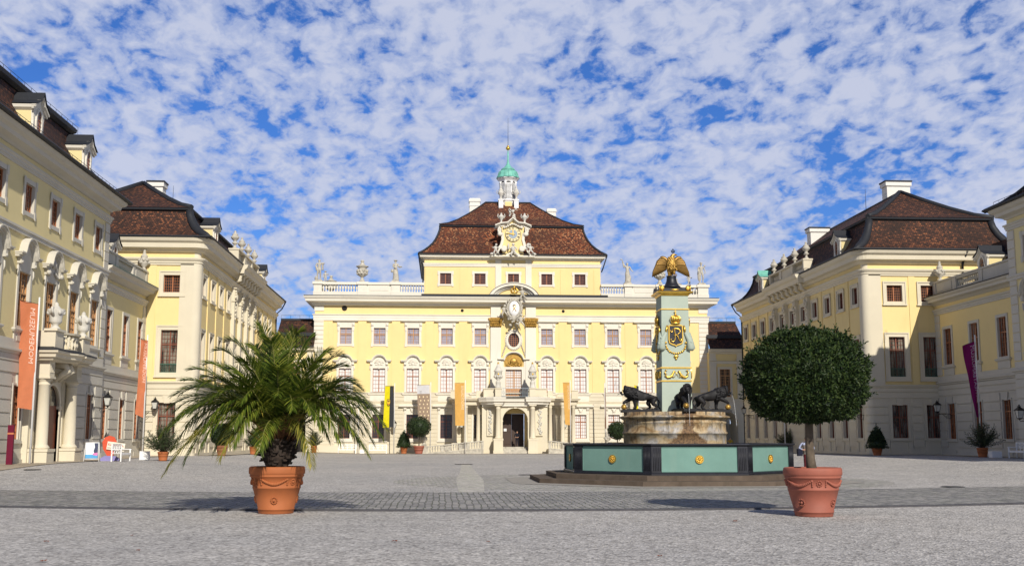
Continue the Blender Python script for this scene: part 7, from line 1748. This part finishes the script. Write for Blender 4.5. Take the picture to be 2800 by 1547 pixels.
banner(76.0, [(385, 927), (405, 932), (394, 1143), (371, 1132)], [(406, 917), (387, 1240)], 'narrow orange banner with mirrored lettering at the end of the left wing', [('cloth_orange', 0, 1, 0, 1)], ('MODEMUSEUM', .04, .55, .55, .92), wave=.09)
def crest(t, base, S):
    s = MB(); g = [(.30, .32), (.62, .32), (.64, .40), (.58, .46), (.46, .485), (.34, .46), (.28, .40)]
    s.prism([(S(u, v).x, S(u, v).z) for u, v in g], -.16, -.10); e = s.obj('crest', 'emblem_dark', base, Vector())
    s = MB(); s.prism([(S(.46+(u-.46)*.82, .40+(v-.40)*.84).x, S(u, .40+(v-.40)*.84).z) for u, v in g], -.175, -.161); s.obj('crest_field', 'emblem_gold', e, Vector())
    s = MB(); c = S(.46, .37); 
    for a, b in ((-.08, .05), (.08, .05), (0, .02), (0, -.05)): s.ball((c.x+a, -.18, c.z+b), (.045, .01, .06), 7, 5)
    s.obj('crest_eagle', 'emblem_dark', e, Vector()); s = MB(); c = S(.46, .445); s.ball((c.x, -.18, c.z+.02), (.09, .01, .05), 8, 5); s.obj('crest_detail', 'emblem_red', e, Vector())
YB = 120.6
banner(YB, [(1053, 1055), (1077, 1055), (1077, 1168), (1047, 1168)], [(1078, 1048), (1078, 1234)], 'yellow and black banner with a small crest before the palace, left part', [('cloth_lemon', 0, .56, 0, 1), ('cloth_black', .56, 1, 0, 1)], extra=crest, wave=.06)
def dots(t, base, S):
    s = MB()
    for j in range(9):
        for i in range(3):
            c = S(.18+.3*i+(.08 if j % 2 else 0), .27+.085*j); s.ball((c.x, c.y-.012, c.z), (.075, .008, .10), 7, 5, .2)
    s.obj('printed_figures', 'print_cream', base, Vector())
    s = MB()
    for k in range(3): a, b = S(.2, .135+.025*k), S(.85, .135+.025*k); s.box(a.x, b.x, a.y-.03, a.y-.02, a.z-.012, a.z+.012)
    s.obj('printed_lines', 'text_grey', base, Vector())
banner(YB, [(1140, 1053), (1175, 1052), (1176, 1172), (1144, 1172)], [(1177, 1045), (1177, 1234)], 'white and taupe banner with cream dots above the round-headed tree', [('cloth_white', 0, 1, 0, .2), ('cloth_taupe', 0, 1, .2, 1)], extra=dots, wave=.04)
banner(YB-2, [(1243, 1047), (1270, 1047), (1270, 1163), (1245, 1163)], [(1272, 1040), (1272, 1234)], 'plain yellow banner with pale lettering left of the porch', [('cloth_yellow', 0, 1, 0, 1)], ('BAROCKGALERIE', .06, .62, .66, .95), 'print_cream', wave=.05)
banner(YB-2, [(1539, 1046), (1557, 1046), (1560, 1162), (1545, 1160)], [(1559, 1040), (1560, 1234)], 'plain yellow banner with pale lettering right of the porch', [('cloth_yellow', 0, 1, 0, 1)], ('BAROCKGALERIE', .06, .62, .66, .95), 'print_cream', wave=.05)
banner(YB-1, [(1652, 1062), (1656, 1060), (1658, 1172), (1654, 1172)], [(1654, 1048), (1655, 1234)], 'thin brown banner seen edge-on between two ground-floor windows', [('cloth_brown', 0, 1, 0, 1)], wave=.03)
banner(YB, [(1734, 1053), (1746, 1056), (1747, 1129), (1739, 1127)], [(1747, 1048), (1747, 1234)], 'small visible piece of yellow and black banner behind the left lion', [('cloth_lemon', 0, .5, 0, 1), ('cloth_black', .5, 1, 0, .75), ('cloth_lemon', .5, 1, .75, 1)], wave=.03)
banner(YB, None, [(980, 1100), (980, 1234)], 'bare white flagpole behind the right palm fronds, between two benches', [], group=None)
banner(97., None, [(2143, 1040), (2146, 1234)], 'bare white flagpole behind the bay tree crown on the right', [], group=None)
banner(71.6, [(2632, 946), (2662, 934), (2676, 1140), (2667, 1140)], [(2664, 917), (2686, 1240)], 'purple banner with mirrored lettering in front of the right low wing', [('cloth_purple', 0, 1, 0, 1)], ('THEATERMUSEUM', .04, .74, .62, .98), 'print_lilac', wave=.10)
# benches
def bench_mesh(L=1.9):
    s = MB(); b = MB(); l = MB()
    for k in range(6): s.box(-L/2, L/2, -.28+.09*k, -.21+.09*k, .44, .47)
    s.box(-L/2, L/2, -.29, -.26, .36, .44)
    b.box(-L/2, L/2, .24, .28, .92, .98); b.box(-L/2, L/2, .24, .28, .62, .67)
    for k in range(5): x = -L/2+L*k/4; b.box(x-.03, x+.03, .24, .28, .47, .98)
    for k in range(4):
        x0 = -L/2+L*k/4+.03; x1 = x0+L/4-.06
        for a, c in (((x0, .67), (x1, .92)), ((x0, .92), (x1, .67))): b.prism([(a[0], a[1]-.02), (c[0], c[1]-.02), (c[0], c[1]+.02), (a[0], a[1]+.02)], .25, .275)
    legs = []
    for sx in (-1, 1):
        for y, h in ((-.25, .66), (.26, .98)):
            m = MB(); m.box(sx*(L/2-.04)-.035, sx*(L/2-.04)+.035, y-.035, y+.035, 0, h); legs.append(m.mesh('leg', 'white_paint'))
    arm = []
    for sx in (-1, 1): m = MB(); m.box(sx*(L/2-.04)-.04, sx*(L/2-.04)+.04, -.32, .28, .66, .70); arm.append(m.mesh('armrest', 'white_paint'))
    return s.mesh('seat', 'white_paint'), b.mesh('backrest', 'white_paint'), legs, arm
BM = bench_mesh()
def bench(x, y, rz, label, k=1.):
    t = thing('garden_bench', (x, y, ground_z(x, y)), label, 'bench', 'white garden benches', R_(rz)); t.scale = (k, k, k); link('seat', BM[0], t); link('backrest', BM[1], t)
    for m in BM[2]: link('leg', m, t)
    for m in BM[3]: link('armrest', m, t)
p = atY(949, 1236, 119.5); bench(p.x, 119.5, 0, 'white garden bench partly behind the lowest right palm frond')
p = atY(1033, 1236, 119.5); bench(p.x, 119.5, 0, 'white garden bench left of the yellow and black banner pole')
p = atZ(378, 1262, .25); bench(-17.35, 61.3, 90, 'white garden bench seen from its end beside the left wing', .95)
p = atY(2790, 1256, 66.); bench(p.x+.25, 66.4, -90, 'white garden bench cut by the right edge of the photo')
def crate(x, y, w_, d_, h, label, rz=0, n=8):
    t = thing('planter_box', (x, y, ground_z(x, y)), label, 'white box', None, R_(rz)); s = MB(); s.box(-w_/2, w_/2, -d_/2, d_/2, .04, h); s.obj('body', 'white_paint', t, Vector()); s = MB()
    for k in range(n): xx = -w_/2+w_*(k+.5)/n; s.box(xx-w_/n*.32, xx+w_/n*.32, -d_/2-.015, -d_/2+.01, .02, h+.02); yy = -d_/2+d_*(k+.5)/n; s.box(-w_/2-.015, -w_/2+.01, yy-d_/n*.32, yy+d_/n*.32, .02, h+.02); s.box(w_/2-.01, w_/2+.015, yy-d_/n*.32, yy+d_/n*.32, .02, h+.02)
    s.obj('slats', 'white_paint', t, Vector())
p = atY(2722, 1255, 68.); crate(p.x, 68., .62, .5, .40, 'low white slatted box between the right oleander and the bench')
crate(-16.7, 63.6, .45, .45, .50, 'low white slatted box beside the left bench')
p = atY(990, 1236, 119.5); crate(p.x, 119.6, .45, .4, .45, 'small white slatted box between the two palace benches')
# poster stand
p = atZ(250, 1270, .25); x, y = p.x, p.y; gz = ground_z(x, y); t = thing('poster_stand', (x, y, gz), 'white A-frame poster stand with pale dress form poster by the left portal', 'poster stand', None, R_(10))
s = MB(); h = 1.0
for sx in (-1, 1): s.tube([(sx*.38, -.22, 0), (sx*.33, 0, h)], .022, 6); s.tube([(sx*.38, .28, 0), (sx*.33, 0, h)], .022, 6)
s.tube([(-.34, 0, h), (.34, 0, h)], .022, 6); s.tube([(-.37, -.19, .14), (.37, -.19, .14)], .022, 6); s.obj('frame', 'white_paint', t, Vector())
T = Matrix.Translation((0, -.215, .02)) @ Matrix.Rotation(-R_(12.4), 4, 'X')
s = MB(T); s.box(-.31, .31, -.01, .01, .16, .98); po = s.obj('poster', 'poster_pale', t, Vector())
s = MB(T); s.prism([(.02, .30), (.30, .30), (.30, .97), (.10, .97), (.14, .75), (.08, .55), (.14, .40)], -.016, -.011); s.obj('poster_dark_area', 'poster_dark', po, Vector())  # dark printed area of the poster
s = MB(T); s.box(-.31, .31, -.018, -.012, .16, .36); s.obj('poster_blue_band', 'poster_blue', po, Vector())
s = MB(T); s.prism([(.06, .34), (.29, .30), (.29, .46), (.06, .42)], -.022, -.018); s.obj('poster_pink_patch', 'poster_pink', po, Vector())
s = MB(T); s.prism([(-.10, .40), (.06, .42), (.05, .55), (.02, .68), (.05, .86), (-.02, .94), (-.14, .92), (-.12, .75), (-.17, .58)], -.022, -.018); s.obj('poster_dress_form', 'white_paint', po, Vector())
# cut-out board with cream sign (plain stand-in shape)
p = atZ(300, 1267, .27); x, y = p.x, p.y; gz = ground_z(x, y); t = thing('cutout_board', (x, y, gz), 'red cut-out board on a violet foot holding a cream sign', 'sign board', None, R_(8)); t.scale = (1.3, 1.3, 1.3)
s = MB(); s.prism([(-.42, 0), (.42, 0), (.40, .10), (.22, .20), (-.20, .22), (-.38, .12)], -.05, .0); s.obj('foot_board', 'cut_violet', t, Vector())
s = MB(); s.prism([(-.12, .2), (.10, .2), (.22, .5), (.24, .8), (.14, 1.0), (-.06, 1.06), (-.24, .98), (-.34, .8), (-.30, .5)], 0, .03); s.prism([(-.06, .1), (.08, .1), (.08, .3), (-.06, .3)], .03, .4); s.obj('red_board', 'cut_red', t, Vector())
T = Matrix.Translation((.12, -.04, .62)) @ Matrix.Rotation(R_(8), 4, 'Y'); s = MB(T); s.box(-.26, .46, -.02, 0, -.17, .17); sb_ = s.obj('sign_panel', 'sign_cream', t, Vector())
for txt, z, sc, mt in (('Kinderreich', .0, .135, 'text_red'), ('SCHLOSS LUDWIGSBURG', -.11, .058, 'text_grey')):
    me = text_mesh(txt, sc); me.transform(T @ Matrix.Translation((-.23, -.025, z)) @ Matrix.Rotation(R_(90), 4, 'X')); me.materials.append(MATS[mt]); link('sign_lettering', me, sb_)
# dark red information pillar
p = atY(24, 1273, 54.4); gz = ground_z(p.x, 54.4); t = thing('information_pillar', (-20.35, 53.7, gz), 'slim dark red information pillar at the left edge', 'pillar sign')
s = MB(); s.box(-.14, .14, -.06, .06, 0, 1.86); b_ = s.obj('pillar_body', 'maroon', t, Vector()); s = MB(); s.box(-.142, .142, -.063, .063, 1.42, 1.5); s.obj('orange_stripe', 'cloth_orange', b_, Vector())
# people
def person(x, y, gz, label, pose, h, rz, cloth, dress=None):
    # one continuous body coloured by region through faces, hair and a bag as children
    t = thing('person', (x, y, gz), label, 'person', None, R_(rz)); j, e, r = human(pose, h, 1.08)
    me = skin_mesh(j, e, r, 'body', ['skin', cloth[0], cloth[1], 'hair_dark'], 2); 
    hn = pose.get('hea', (0, -.008, .90)); zn = .845*h
    W = {k: Vector(pose.get(k, d_))*h for k, d_ in (('wl', (-.155, -.03, .50)), ('wr', (.155, -.03, .50)), ('fl', (-.155, -.045, .445)), ('fr', (.155, -.045, .445)))}
    for p_ in me.polygons:
        c = p_.center
        if c.z > zn: p_.material_index = 0
        elif min((c-W['fl']).length, (c-W['fr']).length, (c-W['wl']).length*1.3, (c-W['wr']).length*1.3) < .065*h/1.0*.75: p_.material_index = 0
        elif c.z < .035*h: p_.material_index = 3
        elif c.z < .53*h: p_.material_index = 2 if not (abs(c.x) > .10*h) else 1
        else: p_.material_index = 1
    b = link('body', me, t)
    H = Vector(hn)*h; s = MB(); s.ball((H.x, H.y+.016*h, H.z+.020*h), (.050*h, .056*h, .050*h), 12, 8, .03); s.obj('hair', 'hair_dark', b, Vector())
    s = MB()
    s.tube([(H.x, H.y-.058*h, H.z+.012*h), (H.x, H.y-.074*h, H.z-.012*h)], [.005*h, .009*h], 6)
    for q in (-1, 1): s.ball((H.x+q*.018*h, H.y-.053*h, H.z+.012*h), .006*h, 6, 5); s.ball((H.x+q*.050*h, H.y, H.z), (.006*h, .012*h, .018*h), 6, 5)
    s.ball((H.x, H.y-.054*h, H.z-.030*h), (.014*h, .006*h, .004*h), 6, 4); s.obj('face_features', 'skin', b, Vector())
    s = MB()   # fingers closed lightly
    for k_ in ('l', 'r'):
        F_ = W['f'+k_]; d_ = (F_-W['w'+k_]).normalized(); sd = d_.cross(Vector((0, 1, .3))).normalized()
        for q in range(4): p0 = F_+sd*(.008*h*(q-1.5)); s.tube([p0, p0+d_*.022*h+Vector((0, -.004*h, 0)), p0+d_*(.036-.003*abs(q-1.2))*h+Vector((0, -.014*h, 0))], [.0055*h, .005*h, .004*h], 5)
        p0 = F_-d_*.012*h+sd*.016*h; s.tube([p0, p0+sd*.012*h+d_*.01*h+Vector((0, -.01*h, 0)), p0+sd*.008*h+d_*.026*h+Vector((0, -.016*h, 0))], [.006*h, .0055*h, .004*h], 5)
    s.obj('fingers', 'skin', b, Vector()); return t, b
p = atY(1414, 1221, FY-1.2)
person(p.x, FY-1.2, .72, 'person in dark clothes standing in the palace doorway with hands folded', dict(el=(-.165, -.02, .655), wl=(-.07, -.11, .59), fl=(-.02, -.125, .575), er=(.165, -.02, .655), wr=(.07, -.11, .59), fr=(.02, -.13, .585), al=(-.06, 0, .05), ar=(.085, -.01, .05), tr=(.11, -.07, .02)), 1.76, -6, ('suit', 'suit'))
p = atY(2208, 1288, 53.)
t, b = person(p.x, 53., 0, 'person in light blue shirt and dark red trousers behind the bay tree trunk', dict(el=(-.215, .01, .66), wl=(-.13, -.10, .62), fl=(-.09, -.13, .63), er=(.215, .01, .66), wr=(.13, -.10, .62), fr=(.09, -.13, .63), sl=(-.125, 0, .80), sr=(.125, 0, .80)), 1.76, 4, ('shirt_blue', 'trousers_red'))
s = MB(); H_ = 1.76; n = 16; rs = []
for z, rx, ry in ((.50, .105, .082), (.56, .100, .080), (.66, .104, .076), (.74, .112, .078), (.80, .095, .066)): rs.append(s.ring([(rx*H_*math.cos(k*2*math.pi/n), ry*H_*math.sin(k*2*math.pi/n), z*H_) for k in range(n)]))
for a_, b__ in zip(rs, rs[1:]): s.bridge(a_, b__)
s.obj('vest', 'vest_grey', b, Vector())
s = MB(); s.box(-.46, -.24, -.12, .12, .80, 1.14); s.tube([(-.35, 0, 1.12), (-.25, -.12, 1.35), (-.18, -.1, 1.42)], .012, 5); o = s.obj('shoulder_bag', 'bag_dark', None); o.location = (p.x, 53., 0); tag(o, 'dark shoulder bag hanging beside the person in light blue shirt', 'bag')
s = MB(); s.box(-.07, .07, -.28, -.20, 1.10, 1.20); s.tube([(0, -.28, 1.15), (0, -.34, 1.15)], .035, 10); o = s.obj('camera_in_hands', 'bag_dark', None); o.location = (p.x, 53., 0); tag(o, 'small dark camera held by the person in light blue shirt', 'camera')
p = atY(1996, 1190, 120.2)
person(p.x, 120.2, .05, 'person in yellow shirt in the right archway, seen above the basin rim', dict(el=(-.16, -.03, .70), wl=(-.10, -.12, .78), fl=(-.05, -.13, .82), er=(.18, 0, .66)), 1.72, 0, ('shirt_yellow', 'suit'))
# ================================================================== paving and small ground things
def sheet(name, pts, z, mat, kind='structure'):
    s = MB(); s.af([s.av((*p, z)) for p in pts]); o = s.obj(name, mat); o['kind'] = kind; return o
def cobble_mat(name, c0, c1, c2, bw=.21, rh=.17, rot=90, mortar=(.10, .10, .085), grass=.5):
    m, nt, b = nt_new(name); p = worldvec(nt); mp = nt.nodes.new('ShaderNodeMapping'); mp.inputs['Rotation'].default_value = (0, 0, R_(rot)); nt.links.new(p, mp.inputs[0])
    wob = nt.nodes.new('ShaderNodeTexNoise'); wob.inputs['Scale'].default_value = 2.2; wob.inputs['Detail'].default_value = 2; nt.links.new(p, wob.inputs['Vector'])
    va = nt.nodes.new('ShaderNodeVectorMath'); va.operation = 'MULTIPLY_ADD'; nt.links.new(wob.outputs['Color'], va.inputs[0]); va.inputs[1].default_value = (.16, .16, 0); nt.links.new(mp.outputs[0], va.inputs[2])
    br = nt.nodes.new('ShaderNodeTexBrick'); br.inputs['Scale'].default_value = 1; br.inputs['Brick Width'].default_value = bw; br.inputs['Row Height'].default_value = rh; br.inputs['Mortar Size'].default_value = .016; br.inputs['Mortar Smooth'].default_value = .5; br.offset = .5
    br.inputs['Color1'].default_value = (0, 0, 0, 1); br.inputs['Color2'].default_value = (1, 1, 1, 1); br.inputs['Mortar'].default_value = (.5, .5, .5, 1); nt.links.new(va.outputs[0], br.inputs['Vector'])
    c = ramp(nt, [(.1, c0), (.5, c1), (.95, c2)], br.outputs['Color']); n1 = noisef(nt, p, .7, 4, .6); c = mixc(nt, 1., c, ramp(nt, [(.3, (.84,)), (.7, (1.1,))], n1), 'MULTIPLY')
    n2 = noisef(nt, p, 1.3, 3, .6); mc = ramp(nt, [(.45, mortar), (.62, (mortar[0]*.9, mortar[1]*1.15, mortar[2]*.6))], n2); c = mixc(nt, br.outputs['Fac'], c, mc)
    nt.links.new(c, b.inputs['Base Color']); b.inputs['Roughness'].default_value = .7; b.inputs['Specular IOR Level'].default_value = .35
    iv = nt.nodes.new('ShaderNodeMath'); iv.operation = 'SUBTRACT'; iv.inputs[0].default_value = 1; nt.links.new(br.outputs['Fac'], iv.inputs[1]); ad = nt.nodes.new('ShaderNodeMath'); ad.operation = 'MULTIPLY_ADD'; nt.links.new(noisef(nt, p, 20, 3, .6), ad.inputs[0]); ad.inputs[1].default_value = .3; nt.links.new(iv.outputs[0], ad.inputs[2])
    bump(nt, b, ad.outputs[0], .8, .02); MATS[name] = m
cobble_mat('cobbles', (.20, .195, .19), (.30, .29, .275), (.41, .39, .36))
cobble_mat('worn_cobbles', (.30, .29, .27), (.42, .40, .37), (.52, .49, .45), .2, .16, 30, (.24, .23, .20))
cobble_mat('pale_cobbles', (.42, .40, .365), (.54, .51, .46), (.64, .61, .55), .2, .16, 20, (.34, .32, .27))
cobble_mat('walk_slabs', (.36, .30, .22), (.42, .36, .27), (.48, .42, .33), .9, .6, 0, (.22, .18, .13))
def near_edge(x): return 25.75+.0125*(x-2.5)**2
def far_edge(x): return 34.4+.0095*(x-2)**2
s = MB(); xs = [-40+2*k for k in range(51)]; a = [s.av((x, near_edge(x), .008)) for x in xs]; b = [s.av((x, far_edge(x), .008)) for x in xs]
for k in range(len(xs)-1): s.af([a[k], a[k+1], b[k+1], b[k]])
struct(s.obj('cobble_band', 'cobbles'))
s = MB(); xs = [-40+k for k in range(101)]
for k in range(100):
    x0, x1 = xs[k], xs[k+1]; y0, y1 = near_edge(x0), near_edge(x1); P_ = [(x0, y0-.30), (x1, y1-.30), (x1, y1), (x0, y0)]; lo = [s.av((*q, -.05)) for q in P_]; hi = [s.av((q[0], q[1], .035)) for q in P_]; s.af(hi); s.af([lo[0], lo[1], hi[1], hi[0]]); s.af([lo[3], hi[3], hi[2], lo[2]])
plain('kerb_stone', (.07, .068, .074), .8, var=.25, scale=3); struct(s.obj('kerb', 'kerb_stone'))
sheet('fountain_cobble_field', [(FX+9.6*math.cos(a*math.pi/16)-1.5, FYc-.3+8.8*math.sin(a*math.pi/16)) for a in range(32)], .004, 'worn_cobbles')
stucco('apron_stone', (.33, .31, .275), var=.12, stain=.4, stain_col=(.18, .15, .12), scale=1.5); sheet('fountain_apron', octa(7.15)[:], .014, 'apron_stone')
dr_ = [atZ(x, y, 0) for x, y in ((1255, 1345), (1325, 1345), (1322, 1312), (1300, 1288), (1283, 1268), (1262, 1268), (1258, 1290), (1246, 1312))]; sheet('drain_paving', [(q.x, q.y) for q in dr_], .006, 'pale_cobbles')
for px, py, r_, lab in ((1268, 1269, .9, 'dark drain cover in the gravel at the end of the pale drain paving'), (88, 1303.5, .55, 'flat round drain cover in the gravel in front of the left portal'), (2605, 1331, .60, 'flat dark manhole cover in the gravel at the right of the cobble band'), (1437, 1298, .5, 'dark flat drain cover in the gravel left of the fountain steps')):
    q = atZ(px, py, 0); s = MB(); s.lathe([(r_*.62, 0), (r_*.62, .022), (r_*.58, .026)], (0, 0, 0), 24); s.lathe([(r_*.66, 0), (r_*.66, .016)], (0, 0, 0), 24); o = s.obj('drain_cover', 'black_iron', None); o.location = (q.x, q.y, ground_z(q.x, q.y)); tag(o, lab, 'drain cover', 'drain covers in the court')
# slab walk along the walls
def strip(name, pts0, pts1, mat, dz):
    s = MB(); n = 24
    A = [Vector(p) for p in pts0]; B_ = [Vector(p) for p in pts1]
    for (a0, a1), (b0, b1) in zip(zip(A, A[1:]), zip(B_, B_[1:])):
        g = [[None]*5 for _ in range(n+1)]
        for i in range(n+1):
            for j in range(5):
                q = a0.lerp(a1, i/n).lerp(b0.lerp(b1, i/n), j/4); g[i][j] = s.av((q.x, q.y, ground_z(q.x, q.y)+dz))
        for i in range(n):
            for j in range(4): s.af([g[i][j], g[i+1][j], g[i+1][j+1], g[i][j+1]])
    struct(s.obj(name, mat))
strip('walkway', [(-20.85, 40), (-20.85, 69)], [(-18.6, 40), (-18.9, 69)], 'walk_slabs', .022)
strip('walkway', [(-21.3, 69.05), (-21.3, 79.95)], [(-18.9, 69.05), (-18.9, 79.95)], 'walk_slabs', .022)
strip('walkway', [(-17.5, 80), (-17.5, 118)], [(-15.3, 80), (-15.3, 118)], 'walk_slabs', .022)
strip('walkway', [(-15.2, 122.6), (31, 122.6)], [(-15.2, 117.2), (31, 117.2)], 'walk_slabs', .022)
strip('walkway', [(32.2, 118), (32.2, 81.5)], [(30.2, 118), (30.2, 79.6)], 'walk_slabs', .022)
strip('walkway', [(32.3, 81.95), (37.2, 81.95)], [(30.3, 79.5), (35.4, 79.5)], 'walk_slabs', .022)
strip('walkway', [(37.3, 81.9), (37.3, 45)], [(35.5, 79.4), (35.5, 45)], 'walk_slabs', .026)
# fallen leaves
flat('leaf_brown', (.22, .07, .03), .8); random.seed(31)
LP = [(127, 1482, 'reddish fallen leaf on the gravel at the left', 1), (119, 1536, 'brown fallen leaf at the lower left edge of the gravel', 1), (360, 1465, 'tiny dark red fallen leaf left of centre on the gravel', .6), (378, 1506, 'small brown leaf on the gravel below the palm pot', .8), (1079, 1481, 'star-shaped brown leaf in the middle foreground gravel', 1), (1335, 1482, 'dark red round leaf in the middle foreground gravel', .7), (2010, 1426, 'curled brown leaf on the gravel left of the bay tree pot', 1.1), (1804, 1521, 'dry leaf in the right foreground gravel', .8)]
for px, py, lab, k in LP:
    q = atZ(px, py, 0); s = MB(); n = 11; c = s.av((0, 0, .022*k)); rg = []
    for i in range(n*2): a_ = math.pi*i/n; r = .050*k*(1 if i % 2 == 0 else .55)*random.uniform(.8, 1.2); rg.append(s.av((r*math.cos(a_), r*math.sin(a_), .012+random.uniform(0, .022)*k)))
    for i in range(n*2): s.af([c, rg[i], rg[(i+1) % (2*n)]])
    o = s.obj('fallen_leaf', 'leaf_brown', None); o.location = (q.x, q.y, 0); tag(o, lab, 'fallen leaf', 'fallen leaves on the gravel')
# ================================================================== ground (first version), light, camera, sky
GRID = None
def build_ground():
    s = MB(); xs = [-400, -120, -60]+[-40+2*k for k in range(46)]+[70, 130, 400]; ys = [-60, -10, 0, 10, 20]+[24+2*k for k in range(50)]+[130, 180, 300, 800]
    ids = [[s.av((x, y, ground_z(x, y))) for x in xs] for y in ys]
    for j in range(len(ys)-1):
        for i in range(len(xs)-1): s.af([ids[j][i], ids[j][i+1], ids[j+1][i+1], ids[j+1][i]], True)
    m, nt, b = nt_new('gravel'); p = worldvec(nt)
    v = nt.nodes.new('ShaderNodeTexVoronoi'); v.inputs['Scale'].default_value = 24; nt.links.new(p, v.inputs['Vector'])
    v2 = nt.nodes.new('ShaderNodeTexVoronoi'); v2.inputs['Scale'].default_value = 11; nt.links.new(p, v2.inputs['Vector'])
    bw = nt.nodes.new('ShaderNodeRGBToBW'); nt.links.new(v.outputs['Color'], bw.inputs[0])
    bw2 = nt.nodes.new('ShaderNodeRGBToBW'); nt.links.new(v2.outputs['Color'], bw2.inputs[0])
    c = ramp(nt, [(.12, (.14, .136, .132)), (.45, (.43, .415, .39)), (.8, (.75, .73, .69))], bw.outputs[0])
    c2 = ramp(nt, [(.2, (.26, .25, .24)), (.5, (.42, .41, .395)), (.85, (.60, .585, .56))], bw2.outputs[0])
    c = mixc(nt, .45, c, c2)
    big = noisef(nt, p, .12, 5, .6); c = mixc(nt, 1., c, ramp(nt, [(.3, (.88, .88, .89)), (.7, (1.08, 1.06, 1.03))], big), 'MULTIPLY')
    mid = noisef(nt, p, 1.1, 4, .65); c = mixc(nt, 1., c, ramp(nt, [(.35, (.90, .90, .90)), (.65, (1.06, 1.06, 1.06))], mid), 'MULTIPLY')
    nt.links.new(c, b.inputs['Base Color']); b.inputs['Roughness'].default_value = .95; b.inputs['Specular IOR Level'].default_value = .15
    bump(nt, b, v.outputs['Distance'], .7, .03); MATS['gravel'] = m
    struct(s.obj('gravel_ground', 'gravel'))
build_ground()
# ------------------------------------------------------------------ light
SUN_AZ = 14.; SUN_EL = 32.5
az = R_(SUN_AZ); el = R_(SUN_EL)
d = Vector((-math.sin(az)*math.cos(el), math.cos(az)*math.cos(el), -math.sin(el)))   # direction the light travels
sun = bpy.data.lights.new('sun', 'SUN'); sun.energy = 4.7; sun.angle = R_(.55); sun.color = (1, .93, .82)
so = bpy.data.objects.new('sun', sun); COL.objects.link(so); so.rotation_euler = d.to_track_quat('-Z', 'Y').to_euler(); so.location = (0, -20, 60)
w = bpy.data.worlds.new('World'); scene.world = w; w.use_nodes = True; nt = w.node_tree
for n in list(nt.nodes): nt.nodes.remove(n)
out = nt.nodes.new('ShaderNodeOutputWorld'); bg = nt.nodes.new('ShaderNodeBackground'); nt.links.new(bg.outputs[0], out.inputs[0])
sky = nt.nodes.new('ShaderNodeTexSky'); sky.sky_type = 'NISHITA'; sky.sun_disc = False
sky.sun_elevation = el; sv = -d; sky.sun_rotation = math.atan2(sv.x, sv.y); sky.air_density = 1.0; sky.dust_density = .3; sky.ozone_density = 2.2; sky.altitude = 300
tc = nt.nodes.new('ShaderNodeTexCoord'); sp = nt.nodes.new('ShaderNodeSeparateXYZ'); nt.links.new(tc.outputs['Generated'], sp.inputs[0])
def mth(o, a, b=None):
    n = nt.nodes.new('ShaderNodeMath'); n.operation = o
    for i, v in enumerate((a, b)):
        if v is None: continue
        if isinstance(v, (int, float)): n.inputs[i].default_value = v
        else: nt.links.new(v, n.inputs[i])
    return n.outputs[0]
zc = mth('ADD', mth('MAXIMUM', sp.outputs[2], 0.0), .32)
cx_ = mth('DIVIDE', sp.outputs[0], zc); cy_ = mth('DIVIDE', sp.outputs[1], zc)
cb = nt.nodes.new('ShaderNodeCombineXYZ'); nt.links.new(cx_, cb.inputs[0]); nt.links.new(cy_, cb.inputs[1])
mp = nt.nodes.new('ShaderNodeMapping'); mp.inputs['Rotation'].default_value = (0, 0, R_(28)); mp.inputs['Scale'].default_value = (1.1, .85, 1); nt.links.new(cb.outputs[0], mp.inputs[0])
n1 = noisef(nt, mp.outputs[0], 23., 6, .54, .35)
n2 = noisef(nt, mp.outputs[0], 3.4, 4, .55, .3)
n3 = noisef(nt, mp.outputs[0], 60., 4, .6, .3)
dens = mth('ADD', mth('ADD', mth('MULTIPLY', n1, .60), mth('MULTIPLY', n2, .46)), mth('MULTIPLY', n3, .16))
mask0 = ramp(nt, [(.496, (0,)), (.530, (.30,)), (.575, (.70,)), (.66, (.90,))], dens)
zen = ramp(nt, [(.45, (1,)), (.75, (.15,))], sp.outputs[2])
mask = mth('MULTIPLY', mask0, zen)
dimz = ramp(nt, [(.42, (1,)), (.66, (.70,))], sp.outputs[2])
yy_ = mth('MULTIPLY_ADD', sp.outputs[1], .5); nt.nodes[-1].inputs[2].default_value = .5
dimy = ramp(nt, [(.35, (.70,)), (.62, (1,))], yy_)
shade = ramp(nt, [(.52, (5.6, 6.7, 9.8)), (.70, (8.2, 8.7, 10.6))], dens)
SKYGAIN = (0.42, .80, 1.52)
skc = mixc(nt, 1., sky.outputs[0], SKYGAIN, 'MULTIPLY')
lowc = ramp(nt, [(0, (1,)), (.22, (0,))], sp.outputs[2])
skc2 = mixc(nt, mth('MULTIPLY', lowc, .25), skc, (5.0, 6.0, 7.6))
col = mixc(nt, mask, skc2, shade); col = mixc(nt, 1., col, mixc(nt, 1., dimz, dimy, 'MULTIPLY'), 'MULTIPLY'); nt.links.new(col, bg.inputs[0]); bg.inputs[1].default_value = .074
# ------------------------------------------------------------------ camera
cam = bpy.data.cameras.new('camera'); co = bpy.data.objects.new('camera', cam); COL.objects.link(co)
co.location = (0, 0, EYE); co.rotation_euler = (R_(90)+TH, 0, -PS); cam.lens = FOC*36/2800; cam.sensor_width = 36; cam.clip_end = 3000; cam.clip_start = .1
scene.camera = co
scene.view_settings.view_transform = 'Standard'; scene.view_settings.look = 'None'; scene.view_settings.exposure = 0; scene.view_settings.gamma = 1
